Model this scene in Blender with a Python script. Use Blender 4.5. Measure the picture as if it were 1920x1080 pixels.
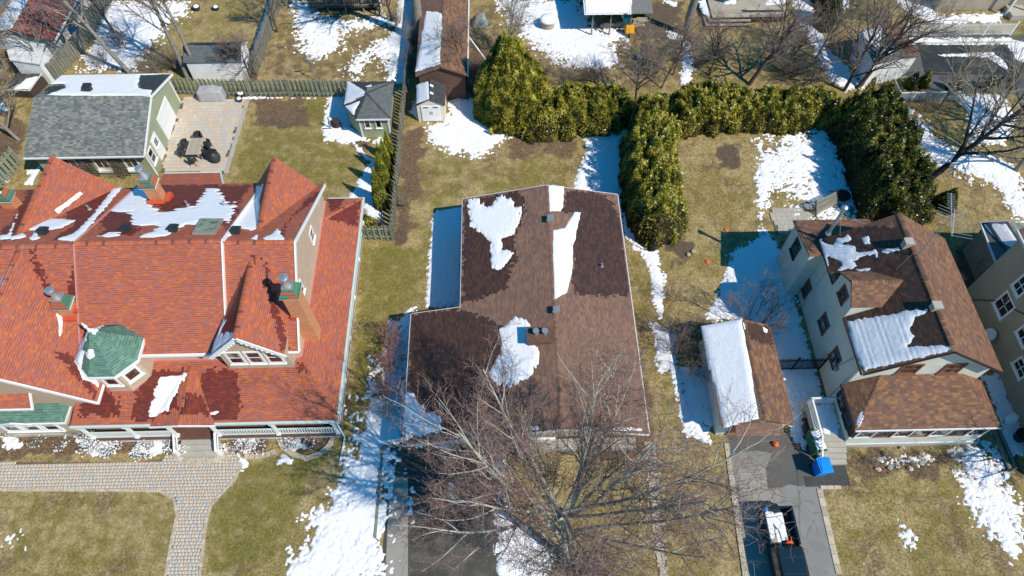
import bpy, bmesh, math, random
import numpy as np
from mathutils import Vector, Matrix
for o in list(bpy.data.objects): bpy.data.objects.remove(o)
rad = math.radians
scene = bpy.context.scene
# ---------------------------------------------------------------- camera
FPX, PITCH, YAW, CAMH = 1300.0, rad(58), rad(1.3), 42.0
cam = bpy.data.cameras.new('camera'); cam.sensor_width = 36; cam.lens = 36*FPX/1920; cam.clip_end = 1000
camo = bpy.data.objects.new('camera', cam); scene.collection.objects.link(camo)
camo.location = (0, 0, CAMH); camo.rotation_euler = (math.pi/2-PITCH, 0, -YAW); scene.camera = camo
# ---------------------------------------------------------------- sky, sun, exposure
SUN_AZ, SUN_EL = rad(-35), rad(47)
world = bpy.data.worlds.new('World'); scene.world = world; world.use_nodes = True
wn = world.node_tree; bg = wn.nodes['Background']
sky = wn.nodes.new('ShaderNodeTexSky'); sky.sky_type = 'NISHITA'; sky.sun_disc = False
sky.sun_elevation = SUN_EL; sky.sun_rotation = math.pi/2-SUN_AZ; sky.ozone_density = 6.0; sky.air_density = 1.0; sky.dust_density = 0.3
hs = wn.nodes.new('ShaderNodeHueSaturation'); hs.inputs['Saturation'].default_value = 1.6; hs.inputs['Hue'].default_value = .486; wn.links.new(sky.outputs[0], hs.inputs['Color']); wn.links.new(hs.outputs[0], bg.inputs[0]); bg.inputs[1].default_value = 0.14
sun = bpy.data.lights.new('sun', 'SUN'); sun.energy = 4.6; sun.angle = rad(0.5); sun.color = (1.0, 0.92, 0.80)
suno = bpy.data.objects.new('sun', sun); scene.collection.objects.link(suno)
sd = Vector((math.cos(SUN_AZ)*math.cos(SUN_EL), math.sin(SUN_AZ)*math.cos(SUN_EL), math.sin(SUN_EL)))
suno.rotation_euler = sd.to_track_quat('Z', 'Y').to_euler(); suno.location = (30, -30, 60)
vs = scene.view_settings; vs.view_transform = 'Standard'; vs.look = 'None'; vs.exposure = 0.12; vs.gamma = 1; vs.use_curve_mapping = False

# ---------------------------------------------------------------- helpers: measuring
cR = np.array([math.cos(YAW), -math.sin(YAW), 0]); _s, _c = math.sin(YAW), math.cos(YAW)
cF = np.array([math.cos(PITCH)*_s, math.cos(PITCH)*_c, -math.sin(PITCH)]); cD = np.array([-math.sin(PITCH)*_s, -math.sin(PITCH)*_c, -math.cos(PITCH)])
C0 = np.array([0, 0, CAMH])
def ray(x, y): return cF+cR*((x-960)/FPX)+cD*((y-540)/FPX)
def at(x, y, z=0.0): d = ray(x, y); return Vector(C0+d*((z-CAMH)/d[2]))
def atX(x, y, X): d = ray(x, y); return Vector(C0+d*(X/d[0]))
def atY(x, y, Y): d = ray(x, y); return Vector(C0+d*(Y/d[1]))
def g2(pts, z=0.0): return [tuple(at(x, y, z)[:2]) for x, y in pts]
rng = np.random.default_rng(7); random.seed(7)
def hsh(ix, iy, s): v = np.sin(ix*127.1+iy*311.7+s*74.7)*43758.5453; return v-np.floor(v)
def vnoise(x, y, s=0):
    ix, iy = np.floor(x), np.floor(y); fx, fy = x-ix, y-iy; fx = fx*fx*(3-2*fx); fy = fy*fy*(3-2*fy)
    a, b, c, d = hsh(ix, iy, s), hsh(ix+1, iy, s), hsh(ix, iy+1, s), hsh(ix+1, iy+1, s)
    return (a*(1-fx)+b*fx)*(1-fy)+(c*(1-fx)+d*fx)*fy
def fbm(x, y, s=0, o=3):
    t = 0; a = .5; n = 0
    for i in range(o): t = t+a*vnoise(x*2**i, y*2**i, s+i); n += a; a *= .5
    return t/n
def sdf(poly, X, Y):
    d = np.full(X.shape, 1e9); ins = np.zeros(X.shape, bool); n = len(poly)
    for i in range(n):
        ax, ay = poly[i]; bx, by = poly[(i+1) % n]; ex, ey = bx-ax, by-ay
        t = np.clip(((X-ax)*ex+(Y-ay)*ey)/(ex*ex+ey*ey+1e-12), 0, 1)
        d = np.minimum(d, (X-ax-t*ex)**2+(Y-ay-t*ey)**2)
        c = ((ay > Y) != (by > Y)); ins ^= c & (X < ex*(Y-ay)/(ey if abs(ey) > 1e-12 else 1e-12)+ax)
    d = np.sqrt(d); return np.where(ins, d, -d)
def sdfm(polys, X, Y):
    d = None
    for p in polys: e = sdf(p, X, Y); d = e if d is None else np.maximum(d, e)
    return d

# ---------------------------------------------------------------- helpers: objects
COL = scene.collection
def tag(o, label=None, cat=None, group=None, kind=None):
    if label: o['label'] = label
    if cat: o['category'] = cat
    if group: o['group'] = group
    if kind: o['kind'] = kind
    return o
def thing(name, label, cat, loc=(0, 0, 0), group=None, rz=0):
    o = bpy.data.objects.new(name, None); COL.objects.link(o); o.location = loc; o.rotation_euler = (0, 0, rz); o.empty_display_size = .3
    return tag(o, label, cat, group)
def link(name, me, mat=None, parent=None, world_space=True):
    o = bpy.data.objects.new(name, me); COL.objects.link(o)
    if mat is not None and not me.materials: me.materials.append(mat)
    if parent is not None:
        o.parent = parent
        if world_space:
            p = parent; M = Matrix.Identity(4)
            while p is not None: M = p.matrix_basis @ M if p.parent is None else (p.matrix_parent_inverse @ p.matrix_basis) @ M; p = p.parent
            o.matrix_parent_inverse = M.inverted()
    return o
def mesh_np(name, V, Fq, uv=None, attrs=None, smooth=False):
    me = bpy.data.meshes.new(name); V = np.asarray(V, np.float32); Fq = np.asarray(Fq, np.int32); k = Fq.shape[1]
    me.vertices.add(len(V)); me.vertices.foreach_set('co', V.ravel()); me.loops.add(Fq.size); me.loops.foreach_set('vertex_index', Fq.ravel())
    me.polygons.add(len(Fq)); me.polygons.foreach_set('loop_start', np.arange(0, Fq.size, k, dtype=np.int32)); me.polygons.foreach_set('loop_total', np.full(len(Fq), k, np.int32))
    if smooth: me.polygons.foreach_set('use_smooth', np.ones(len(Fq), bool))
    if uv is not None:
        l = me.uv_layers.new(name='UVMap'); l.data.foreach_set('uv', np.asarray(uv, np.float32)[Fq.ravel()].ravel())
    for n, a in (attrs or {}).items():
        at_ = me.attributes.new(n, 'FLOAT', 'POINT'); at_.data.foreach_set('value', np.asarray(a, np.float32))
    me.update(calc_edges=True); me.validate(); return me
class MB:
    def __init__(s): s.v = []; s.f = []; s.sm = False
    def add(s, vs, fs):
        b = len(s.v); s.v += [tuple(v) for v in vs]; s.f += [tuple(i+b for i in f) for f in fs]; return s
    def box(s, c, size, ax=None):
        X, Y, Z = ax if ax else (Vector((1, 0, 0)), Vector((0, 1, 0)), Vector((0, 0, 1))); c = Vector(c)
        X = Vector(X)*size[0]/2; Y = Vector(Y)*size[1]/2; Z = Vector(Z)*size[2]/2
        vs = [c+i*X+j*Y+k*Z for k in (-1, 1) for j in (-1, 1) for i in (-1, 1)]
        return s.add(vs, [(0, 2, 3, 1), (4, 5, 7, 6), (0, 1, 5, 4), (2, 6, 7, 3), (0, 4, 6, 2), (1, 3, 7, 5)])
    def bb(s, a, b): a, b = Vector(a), Vector(b); return s.box((a+b)/2, [abs(q) for q in (b-a)])
    def bar(s, a, b, w, h, up=(0, 0, 1)):
        a, b = Vector(a), Vector(b); d = (b-a); L = d.length; d = d.normalized(); r = d.cross(Vector(up))
        r = r.normalized() if r.length > 1e-5 else Vector((1, 0, 0)); u = r.cross(d)
        return s.box((a+b)/2, (w, L, h), (r, d, u))
    def tube(s, a, b, r0, r1=None, n=8, cap=True):
        r1 = r0 if r1 is None else r1; a, b = Vector(a), Vector(b); d = (b-a).normalized()
        x = d.orthogonal().normalized(); y = d.cross(x); vs = []
        for c, r in ((a, r0), (b, r1)):
            for i in range(n): t = 2*math.pi*i/n; vs.append(c+(x*math.cos(t)+y*math.sin(t))*r)
        fs = [(i, (i+1) % n, n+(i+1) % n, n+i) for i in range(n)]
        if cap: fs += [tuple(range(n-1, -1, -1)), tuple(range(n, 2*n))]
        return s.add(vs, fs)
    def path(s, pts, r, n=6):
        for a, b in zip(pts[:-1], pts[1:]): s.tube(a, b, r, r, n)
        return s
    def lathe(s, prof, c=(0, 0, 0), n=16, ax=None):
        c = Vector(c); X, Y, Z = ax if ax else (Vector((1, 0, 0)), Vector((0, 1, 0)), Vector((0, 0, 1))); vs = []
        for r, z in prof:
            for i in range(n): t = 2*math.pi*i/n; vs.append(c+Vector(X)*(r*math.cos(t))+Vector(Y)*(r*math.sin(t))+Vector(Z)*z)
        m = len(prof); fs = [(j*n+i, j*n+(i+1) % n, (j+1)*n+(i+1) % n, (j+1)*n+i) for j in range(m-1) for i in range(n)]
        fs += [tuple(range(n-1, -1, -1)), tuple(range((m-1)*n, m*n))]; return s.add(vs, fs)
    def prism(s, pts, vec):
        n = len(pts); vec = Vector(vec); a = [Vector(p) for p in pts]; b = [p+vec for p in a]
        return s.add(a+b, [tuple(range(n)), tuple(range(2*n-1, n-1, -1))]+[(i, n+i, n+(i+1) % n, (i+1) % n) for i in range(n)])
    def build(s, name, mat, parent=None, smooth=None, uvf=None, bevel=0):
        me = bpy.data.meshes.new(name); me.from_pydata(s.v, [], s.f)
        bm = bmesh.new(); bm.from_mesh(me); bmesh.ops.recalc_face_normals(bm, faces=bm.faces)
        if bevel: bmesh.ops.bevel(bm, geom=bm.edges[:], offset=bevel, segments=1, affect='EDGES')
        bm.to_mesh(me); bm.free()
        if uvf:
            l = me.uv_layers.new(name='UVMap')
            for lp in me.loops: l.data[lp.index].uv = uvf(me.vertices[lp.vertex_index].co)
        if smooth:
            me.polygons.foreach_set('use_smooth', np.ones(len(me.polygons), bool))
            if smooth != 'all': me.set_sharp_from_angle(angle=rad(40))
        return link(name, me, mat, parent)
def children_of(o): return [c for c in bpy.data.objects if c.parent == o]
def copy_tree(o, parent=None):
    c = o.copy(); COL.objects.link(c)
    if parent is not None: c.parent = parent
    for ch in children_of(o): copy_tree(ch, c)
    return c

# ---------------------------------------------------------------- helpers: materials
class NT:
    def __init__(s, name):
        s.m = bpy.data.materials.new(name); s.m.use_nodes = True; s.t = s.m.node_tree; s.b = s.t.nodes['Principled BSDF']; s.b.inputs['Specular IOR Level'].default_value = .3
    def n(s, typ, **kw):
        nd = s.t.nodes.new('ShaderNode'+typ)
        for k, v in kw.items(): setattr(nd, k, v)
        return nd
    def l(s, a, b): s.t.links.new(a, b)
    def setv(s, sock, v):
        if hasattr(v, 'node'): s.l(v, sock)
        else: sock.default_value = v
    def math(s, op, a, b=0.0, c=0.0):
        nd = s.n('Math', operation=op)
        for i, v in enumerate((a, b, c)): s.setv(nd.inputs[i], v)
        return nd.outputs[0]
    def mix(s, fac, a, b, bt='MIX'):
        nd = s.n('Mix', data_type='RGBA', blend_type=bt, clamp_factor=True); s.setv(nd.inputs[0], fac)
        for i, v in ((6, a), (7, b)): s.setv(nd.inputs[i], (*v, 1) if isinstance(v, tuple) and len(v) == 3 else v)
        return nd.outputs[2]
    def noise(s, scale, detail=3, vec=None, rough=.55):
        nd = s.n('TexNoise'); nd.inputs['Scale'].default_value = scale; nd.inputs['Detail'].default_value = detail; nd.inputs['Roughness'].default_value = rough
        if vec is not None: s.l(vec, nd.inputs['Vector'])
        return nd.outputs[0]
    def pos(s): return s.n('NewGeometry').outputs['Position']
    def ramp(s, fac, stops, interp='LINEAR'):
        nd = s.n('ValToRGB'); cr = nd.color_ramp; cr.interpolation = interp
        while len(cr.elements) < len(stops): cr.elements.new(.5)
        for e, (p, c) in zip(cr.elements, stops): e.position = p; e.color = (*c, 1)
        s.setv(nd.inputs[0], fac); return nd.outputs[0]
    def step(s, x, lo, hi):
        nd = s.n('MapRange', interpolation_type='SMOOTHSTEP'); s.setv(nd.inputs[0], x); nd.inputs[1].default_value = lo; nd.inputs[2].default_value = hi; return nd.outputs[0]
    def attr(s, name): return s.n('Attribute', attribute_name=name).outputs['Fac']
    def bump(s, h, st=.5, dist=.02):
        nd = s.n('Bump'); nd.inputs['Strength'].default_value = st; nd.inputs['Distance'].default_value = dist; s.l(h, nd.inputs['Height']); s.l(nd.outputs[0], s.b.inputs['Normal'])
    def out(s, col, rough=.8, metal=0):
        s.setv(s.b.inputs['Base Color'], (*col, 1) if isinstance(col, tuple) and len(col) == 3 else col); s.setv(s.b.inputs['Roughness'], rough); s.b.inputs['Metallic'].default_value = metal; return s.m
def mplain(name, col, rough=.7, var=.18, scale=3.0, metal=0, bump=.15, fine=40, spec=.3):
    m = NT(name); p = m.pos(); n = m.noise(scale, 4, p); f = m.noise(fine, 2, p)
    a = tuple(c*(1-var) for c in col); b = tuple(min(1, c*(1+var)) for c in col)
    k = m.math('ADD', m.math('MULTIPLY', n, .65), m.math('MULTIPLY', f, .35)); m.b.inputs['Specular IOR Level'].default_value = spec
    if bump: m.bump(f, bump, .01)
    return m.out(m.ramp(k, [(.3, a), (.7, b)]), rough, metal)
def mshingle(name, cols, h=.145, w=.28, line=.45, rough=.85, dash=.5, var=.2):
    m = NT(name); uv = m.n('UVMap').outputs[0]; sp = m.n('SeparateXYZ'); m.l(uv, sp.inputs[0])
    vr = m.math('DIVIDE', sp.outputs[1], h); row = m.math('FLOOR', vr); fv = m.math('FRACT', vr)
    wr = m.n('TexWhiteNoise', noise_dimensions='1D'); m.l(row, wr.inputs['W'])
    ur = m.math('ADD', m.math('DIVIDE', sp.outputs[0], w), m.math('MULTIPLY', wr.outputs[0], 7.3)); cell = m.math('FLOOR', ur); fu = m.math('FRACT', ur)
    cv = m.n('CombineXYZ'); m.l(cell, cv.inputs[0]); m.l(row, cv.inputs[1]); wn_ = m.n('TexWhiteNoise', noise_dimensions='2D'); m.l(cv.outputs[0], wn_.inputs['Vector'])
    rnd = wn_.outputs[0]; n = len(cols); base = m.ramp(rnd, [(i/n, c) for i, c in enumerate(cols)], 'CONSTANT')
    cv2 = m.n('CombineXYZ'); m.l(m.math('ADD', cell, 37.0), cv2.inputs[0]); m.l(row, cv2.inputs[1]); w2 = m.n('TexWhiteNoise', noise_dimensions='2D'); m.l(cv2.outputs[0], w2.inputs['Vector'])
    edge = m.math('LESS_THAN', fv, .26); on = m.math('LESS_THAN', w2.outputs[0], dash); dk = m.math('MULTIPLY', edge, m.math('MULTIPLY', m.math('ADD', m.math('MULTIPLY', on, .8), .2), line))  # dark course edge: shadow under each raised tab put into the colour
    slot = m.math('MULTIPLY', m.math('LESS_THAN', fu, .05), line*.5); dk = m.math('MAXIMUM', dk, slot)
    col = m.mix(dk, base, (.03, .025, .03)); p = m.pos()
    big = m.noise(.5, 4, p); fine = m.noise(60, 2, p)
    br = m.math('ADD', 1-var, m.math('MULTIPLY', m.math('ADD', m.math('MULTIPLY', big, .6), m.math('MULTIPLY', fine, .4)), 2*var))
    bc = m.n('CombineColor'); [m.l(br, bc.inputs[i]) for i in range(3)]
    col = m.mix(1.0, col, bc.outputs[0], 'MULTIPLY')
    hgt = m.math('ADD', m.math('MULTIPLY', m.math('SUBTRACT', 1.0, fv), .7), m.math('MULTIPLY', rnd, .3)); m.bump(hgt, .6, .012)
    return m.out(col, rough)
def msiding(name, col, h=.16, amt=.35, axis=2, var=.08, rough=.6):
    m = NT(name); p = m.pos(); sp = m.n('SeparateXYZ'); m.l(p, sp.inputs[0]); fv = m.math('FRACT', m.math('DIVIDE', sp.outputs[axis], h))
    dk = m.math('MULTIPLY', m.math('LESS_THAN', fv, .14), amt); n = m.noise(1.5, 4, p)
    base = m.ramp(n, [(.3, tuple(c*(1-var) for c in col)), (.7, tuple(c*(1+var) for c in col))])
    m.bump(m.math('SUBTRACT', 1.0, fv), .5, .015); return m.out(m.mix(dk, base, tuple(c*.35 for c in col)), rough)
def mbrick(name, c1, c2, mortar, sc=1.0):
    m = NT(name); p = m.pos(); sp = m.n('SeparateXYZ'); m.l(p, sp.inputs[0]); cv = m.n('CombineXYZ')
    m.l(m.math('ADD', sp.outputs[0], sp.outputs[1]), cv.inputs[0]); m.l(sp.outputs[2], cv.inputs[1])
    b = m.n('TexBrick'); m.l(cv.outputs[0], b.inputs['Vector']); b.inputs['Color1'].default_value = (*c1, 1); b.inputs['Color2'].default_value = (*c2, 1); b.inputs['Mortar'].default_value = (*mortar, 1)
    b.inputs['Scale'].default_value = sc; b.inputs['Brick Width'].default_value = .22; b.inputs['Row Height'].default_value = .08; b.inputs['Mortar Size'].default_value = .009
    m.bump(m.math('SUBTRACT', 1.0, b.outputs['Fac']), .5, .01); return m.out(b.outputs['Color'], .85)
def mrand(name, stops, rough=.8, src='obj', fine=30, bump=.3, var=.25, spec=.3):
    m = NT(name); r = m.n('ObjectInfo').outputs['Random'] if src == 'obj' else m.attr('rnd'); p = m.pos()
    c = m.ramp(r, stops); f = m.noise(fine, 3, p); g = m.ramp(f, [(.3, (1-var,)*3), (.7, (1+var*.4,)*3)]); m.b.inputs['Specular IOR Level'].default_value = spec
    if bump: m.bump(f, bump, .01)
    return m.out(m.mix(1.0, c, g, 'MULTIPLY'), rough)
# ---------------------------------------------------------------- materials
M = {}
M['red'] = mshingle('red_shingle', [(.43, .118, .062), (.38, .12, .082), (.41, .118, .07), (.49, .142, .055), (.345, .122, .095), (.42, .112, .06)], line=.62, dash=.5, var=.16, h=.125, w=.25)
M['red_wet'] = mshingle('red_shingle_wet', [(.19, .036, .021), (.15, .03, .022), (.165, .033, .023), (.22, .045, .02), (.135, .028, .023), (.175, .03, .019)], line=.7, h=.125, w=.25, dash=.6, rough=.55)
M['brown'] = mshingle('brown_shingle', [(.225, .128, .088), (.185, .11, .08), (.25, .14, .09), (.165, .102, .078), (.215, .115, .078)], line=.35, dash=.5, w=.3)
M['brown_wet'] = mshingle('brown_shingle_wet', [(.078, .040, .027), (.06, .032, .024), (.092, .045, .028), (.052, .029, .023)], line=.5, rough=.55)
M['tan'] = mshingle('tan_brown_shingle', [(.21, .105, .062), (.16, .085, .055), (.26, .135, .066), (.18, .092, .056), (.13, .075, .055)], line=.3, dash=.5)
M['tan_wet'] = mshingle('tan_brown_shingle_wet', [(.08, .042, .026), (.055, .031, .022), (.11, .052, .026), (.065, .036, .026)], line=.75, dash=.9, h=.16, rough=.6)
M['greyroof'] = mshingle('grey_green_shingle', [(.20, .215, .195), (.15, .165, .155), (.25, .265, .225), (.16, .18, .165), (.215, .225, .185), (.125, .135, .132)], line=.5, dash=.6, h=.16)
M['greyroof_wet'] = mshingle('grey_shingle_wet', [(.035, .045, .045), (.028, .034, .036), (.045, .055, .052)], line=.5, rough=.55)
M['darkroof'] = mshingle('charcoal_shingle', [(.055, .058, .062), (.045, .048, .052), (.07, .072, .075)], line=.4)
M['darkroof_dry'] = mshingle('charcoal_shingle_dry', [(.12, .13, .13), (.10, .11, .112)], line=.4)
M['greenroof'] = mshingle('green_shingle', [(.115, .225, .165), (.095, .195, .145), (.135, .25, .185), (.105, .205, .16)], line=.6, h=.16, w=.3, var=.3)
M['greenred'] = mshingle('green_red_shingle', [(.06, .17, .105), (.075, .2, .13), (.36, .12, .06)], line=.4, h=.22, w=1.6)
M['oldred'] = mshingle('faded_red_shingle', [(.27, .085, .07), (.23, .075, .062), (.30, .10, .08)], line=.3)
M['brickbrown'] = mbrick('brown_brick', (.15, .075, .05), (.10, .055, .042), (.16, .12, .1))
M['brick'] = mbrick('orange_brick', (.62, .22, .06), (.5, .15, .045), (.62, .48, .33), .75)
M['flash'] = mplain('red_flashing', (.55, .09, .04), .45, .1)
M['pinktrim'] = mplain('pink_flashing', (.50, .24, .2), .6, .1)
M['white'] = mplain('white_trim', (.78, .78, .76), .5, .05, bump=.05)
M['whitew'] = mplain('weathered_white', (.62, .63, .61), .7, .14, 2)
M['mint'] = mplain('pale_mint_trim', (.52, .62, .57), .5, .08, bump=.05)
M['beige'] = msiding('beige_siding', (.50, .40, .29), .2)
M['beige2'] = msiding('pink_beige_siding', (.47, .34, .25), .15, .5)
M['sage'] = msiding('sage_siding', (.33, .36, .235), .19)
M['sage2'] = msiding('sage_siding_shed', (.31, .36, .225), .2)
M['cream'] = mplain('cream_stucco', (.64, .62, .53), .9, .13, .9, bump=.3, fine=60)
M['taupe'] = mplain('taupe_stucco', (.36, .31, .23), .9, .12, .8, bump=.3, fine=60)
M['taupe2'] = mplain('taupe_wing', (.26, .23, .18), .85, .1, 1)
M['whitesid'] = msiding('white_siding', (.84, .84, .83), .2, .25)
M['cream_resin'] = msiding('cream_resin', (.72, .66, .54), .12, .2, 0)
M['conc'] = mplain('concrete', (.40, .37, .31), .9, .15, 1.2, bump=.3, fine=50)
M['concw'] = mplain('pale_concrete', (.52, .50, .44), .9, .15, 1.5, bump=.3)
M['porchwood'] = mplain('red_brown_porch_floor', (.13, .06, .042), .8, .2)  # red-brown wood, darkened to carry the shade inside the porch
M['deckw'] = mrand('deck_board', [(0, (.36, .31, .24)), (1, (.48, .42, .33))], .85, fine=12)
M['greywood'] = mrand('weathered_grey_wood', [(0, (.17, .165, .125)), (.5, (.22, .22, .17)), (1, (.27, .26, .2))], .9, fine=14)
M['greenwood'] = mrand('weathered_green_fence', [(0, (.20, .22, .155)), (.5, (.26, .285, .2)), (1, (.31, .33, .235))], .9, fine=14)
M['darkwood'] = mrand('dark_wood', [(0, (.045, .035, .028)), (1, (.075, .055, .042))], .85)
M['black'] = mplain('black_metal', (.018, .02, .023), .45, .2)
M['blackp'] = mplain('black_fabric', (.045, .046, .048), .8, .25)
M['slate'] = mplain('slate_vent', (.025, .033, .042), .5, .2)
M['steel'] = mplain('galvanised_steel', (.55, .55, .54), .35, .15, 3, metal=.7)
M['greymetal'] = mplain('grey_metal', (.34, .33, .31), .5, .12, metal=.3)
M['silver'] = mplain('silver_cover', (.46, .47, .48), .42, .2, 2, metal=.25, bump=.3, fine=9)
M['brownframe'] = mplain('brown_window_frame', (.22, .085, .05), .6, .1)
M['darkframe'] = mplain('dark_frame', (.045, .028, .022), .6, .15)
M['blue'] = mplain('blue_plastic', (.012, .26, .78), .4, .1, bump=.02)
M['teal'] = mplain('teal_plastic', (.05, .42, .48), .45, .1)
M['green'] = mplain('green_plastic', (.045, .15, .07), .45, .1)
M['tealw'] = mplain('faded_green_canvas', (.24, .36, .30), .8, .1)
M['yellow'] = mplain('yellow_plastic', (.75, .36, .02), .45, .1)
M['orange'] = mplain('orange_plastic', (.85, .13, .02), .5, .1)
M['orangewall'] = mplain('orange_wall', (.7, .2, .03), .7, .1)
M['terra'] = mplain('terracotta', (.45, .17, .08), .8, .15)
M['truck'] = mplain('dark_truck_paint', (.008, .02, .028), .2, .05, bump=0, spec=.7)
M['tyre'] = mplain('tyre', (.015, .015, .016), .85, .2)
M['stone'] = mrand('garden_stone', [(0, (.42, .35, .25)), (1, (.58, .50, .38))], .9, fine=8)
M['rubber'] = mplain('rubber_mat', (.055, .058, .055), .8, .3, 2)
M['pool'] = mplain('dark_pool_cover', (.03, .034, .032), .45, .5, .5, bump=.05)
def mglass(name, col=(.012, .015, .018)):
    m = NT(name); m.b.inputs['Specular IOR Level'].default_value = .7; n = m.noise(2.3, 3, m.pos()); r = m.n('ObjectInfo').outputs['Random']
    c = m.ramp(n, [(.35, tuple(c*.6 for c in col)), (.65, tuple(c*2.2 for c in col))]); return m.out(m.mix(m.math('MULTIPLY', m.step(r, .55, .95), m.step(n, .4, .62)), c, (.30, .29, .27)), .06)  # some panes get a pale patch painted in for curtains and reflections
M['glass'] = mglass('window_glass'); M['glassg'] = mglass('skylight_glass', (.12, .2, .12)); M['glassb'] = mglass('brown_glass', (.05, .02, .016))
m = NT('frosted_panel'); m.b.inputs['Transmission Weight'].default_value = .6; M['frost'] = m.out((.55, .65, .66), .3)
m = NT('asphalt'); p = m.pos(); n1 = m.noise(.8, 6, p, .65); n2 = m.noise(45, 3, p); m.bump(n2, .5, .01)
M['asphalt'] = m.out(m.mix(m.math('MULTIPLY', n2, .5), m.ramp(n1, [(.36, (.03, .028, .024)), (.5, (.06, .056, .047)), (.64, (.115, .107, .088))]), (.12, .115, .1)), .85)
def mcracked(name, col, var=.2, crack=.5, sc=.55):
    m = NT(name); p = m.pos(); n = m.noise(.7, 6, p, .65); f = m.noise(45, 3, p); w = m.noise(1.6, 4, p); ad = m.n('MixRGB'); ad.inputs[0].default_value = .12; m.l(p, ad.inputs[1]); nz = m.n('TexNoise'); nz.inputs['Scale'].default_value = 2.2; m.l(p, nz.inputs['Vector']); m.l(nz.outputs['Color'], ad.inputs[2])
    v = m.n('TexVoronoi', feature='DISTANCE_TO_EDGE'); v.inputs['Scale'].default_value = sc; m.l(ad.outputs[0], v.inputs['Vector']); cr = m.math('MULTIPLY', m.math('SUBTRACT', 1.0, m.step(v.outputs['Distance'], .004, .016)), m.math('MULTIPLY', m.step(w, .42, .6), crack))
    c = m.ramp(m.math('ADD', m.math('MULTIPLY', n, .6), m.math('MULTIPLY', f, .4)), [(.32, tuple(q*(1-var) for q in col)), (.68, tuple(q*(1+var) for q in col))]); m.bump(f, .4, .01); return m.out(m.mix(cr, c, tuple(q*.25 for q in col)), .9)
M['asphalt2'] = mcracked('worn_grey_asphalt', (.23, .228, .21)); M['asphalt3'] = mcracked('old_beige_asphalt', (.30, .28, .24))
M['asphaltw'] = mplain('wet_asphalt', (.10, .10, .092), .6, .2, .8, bump=.3, fine=50)
m = NT('snow'); p = m.pos(); n = m.noise(5, 6, p, .7); m.bump(n, .6, .06); m.b.inputs['Subsurface Weight'].default_value = 0
M['snow'] = m.out(m.ramp(n, [(.3, (.80, .80, .815)), (.7, (.88, .88, .885))]), .75)
m = NT('dirty_snow'); p = m.pos(); n = m.noise(5, 6, p, .7); b_ = m.noise(17, 4, p, .7); m.bump(n, .7, .07)
M['snowd'] = m.out(m.mix(m.math('MULTIPLY', m.step(b_, .66, .72), .75), m.ramp(n, [(.3, (.78, .78, .795)), (.7, (.88, .88, .885))]), (.3, .23, .17)), .8)
# ground: dead lawn mixed with green, leaf litter and soil by measured areas
m = NT('lawn_ground'); p = m.pos()
nA = m.noise(.22, 5, p); nB = m.noise(1.3, 5, p); nC = m.noise(7, 6, p, .8); nD = m.noise(70, 2, p)
tan = m.ramp(nC, [(.28, (.15, .105, .043)), (.5, (.43, .325, .15)), (.72, (.72, .58, .31))])
olive = m.ramp(nC, [(.28, (.10, .078, .022)), (.5, (.27, .21, .066)), (.72, (.50, .395, .155))])
grn = m.ramp(nC, [(.28, (.075, .073, .012)), (.5, (.19, .168, .033)), (.72, (.36, .30, .085))])
lit = m.ramp(nC, [(.3, (.05, .033, .021)), (.5, (.165, .108, .064)), (.7, (.36, .25, .15))])
dirt = m.ramp(nC, [(.3, (.07, .05, .034)), (.7, (.19, .14, .095))])
ga = m.attr('green'); la = m.attr('litter'); da = m.attr('dirt')
wob = m.math('MULTIPLY', m.math('SUBTRACT', m.math('ADD', m.math('MULTIPLY', nB, .6), m.math('MULTIPLY', nC, .4)), .5), 1.5)
c = m.mix(m.step(m.math('ADD', nA, m.math('MULTIPLY', m.math('SUBTRACT', nB, .5), .6)), .38, .62), tan, olive)
nE = m.noise(.55, 5, p, .65); nF = m.noise(3.2, 4, p, .6); c = m.mix(m.math('MULTIPLY', m.step(nE, .5, .6), .8), c, lit); c = m.mix(m.math('MULTIPLY', m.step(nF, .52, .64), .55), c, grn); nG = m.noise(1.1, 5, p, .7); c = m.mix(m.math('MULTIPLY', m.step(nG, .5, .62), .75), c, tan); c = m.mix(m.math('MULTIPLY', m.step(m.math('ADD', ga, m.math('MULTIPLY', wob, 1.5)), .3, .8), .85), c, grn); c = m.mix(m.step(m.math('ADD', la, wob), .35, .65), c, lit); c = m.mix(m.step(m.math('ADD', da, wob), .4, .65), c, dirt)
m.bump(m.math('ADD', nC, m.math('MULTIPLY', nD, .6)), .9, .06); M['ground'] = m.out(c, .95)
m = NT('grass_blade'); r = m.attr('rnd'); g = m.attr('green')
M['blade'] = m.out(m.mix(g, m.ramp(r, [(0, (.15, .105, .04)), (.5, (.36, .27, .12)), (1, (.66, .53, .29))]), m.ramp(r, [(0, (.08, .078, .012)), (.55, (.225, .198, .04)), (1, (.47, .39, .13))])), .8)
M['leaf'] = mrand('dead_leaf', [(0, (.06, .035, .02)), (.5, (.22, .12, .06)), (1, (.42, .27, .15))], .8, 'attr', bump=0)
def mfol(name, stops):
    m = NT(name); r = m.attr('rnd'); m.b.inputs['Subsurface Weight'].default_value = 0; return m.out(m.ramp(r, stops), .75)
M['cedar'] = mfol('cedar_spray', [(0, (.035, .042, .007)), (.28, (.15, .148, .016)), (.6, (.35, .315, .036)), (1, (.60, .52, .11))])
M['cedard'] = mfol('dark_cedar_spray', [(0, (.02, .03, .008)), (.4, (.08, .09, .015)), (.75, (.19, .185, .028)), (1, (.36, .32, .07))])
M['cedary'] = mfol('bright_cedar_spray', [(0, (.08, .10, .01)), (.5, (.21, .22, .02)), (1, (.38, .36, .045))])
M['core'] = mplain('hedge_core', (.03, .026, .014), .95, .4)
M['bark'] = mplain('grey_bark', (.25, .225, .185), .95, .4, 5, bump=.6, fine=30)
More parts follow.
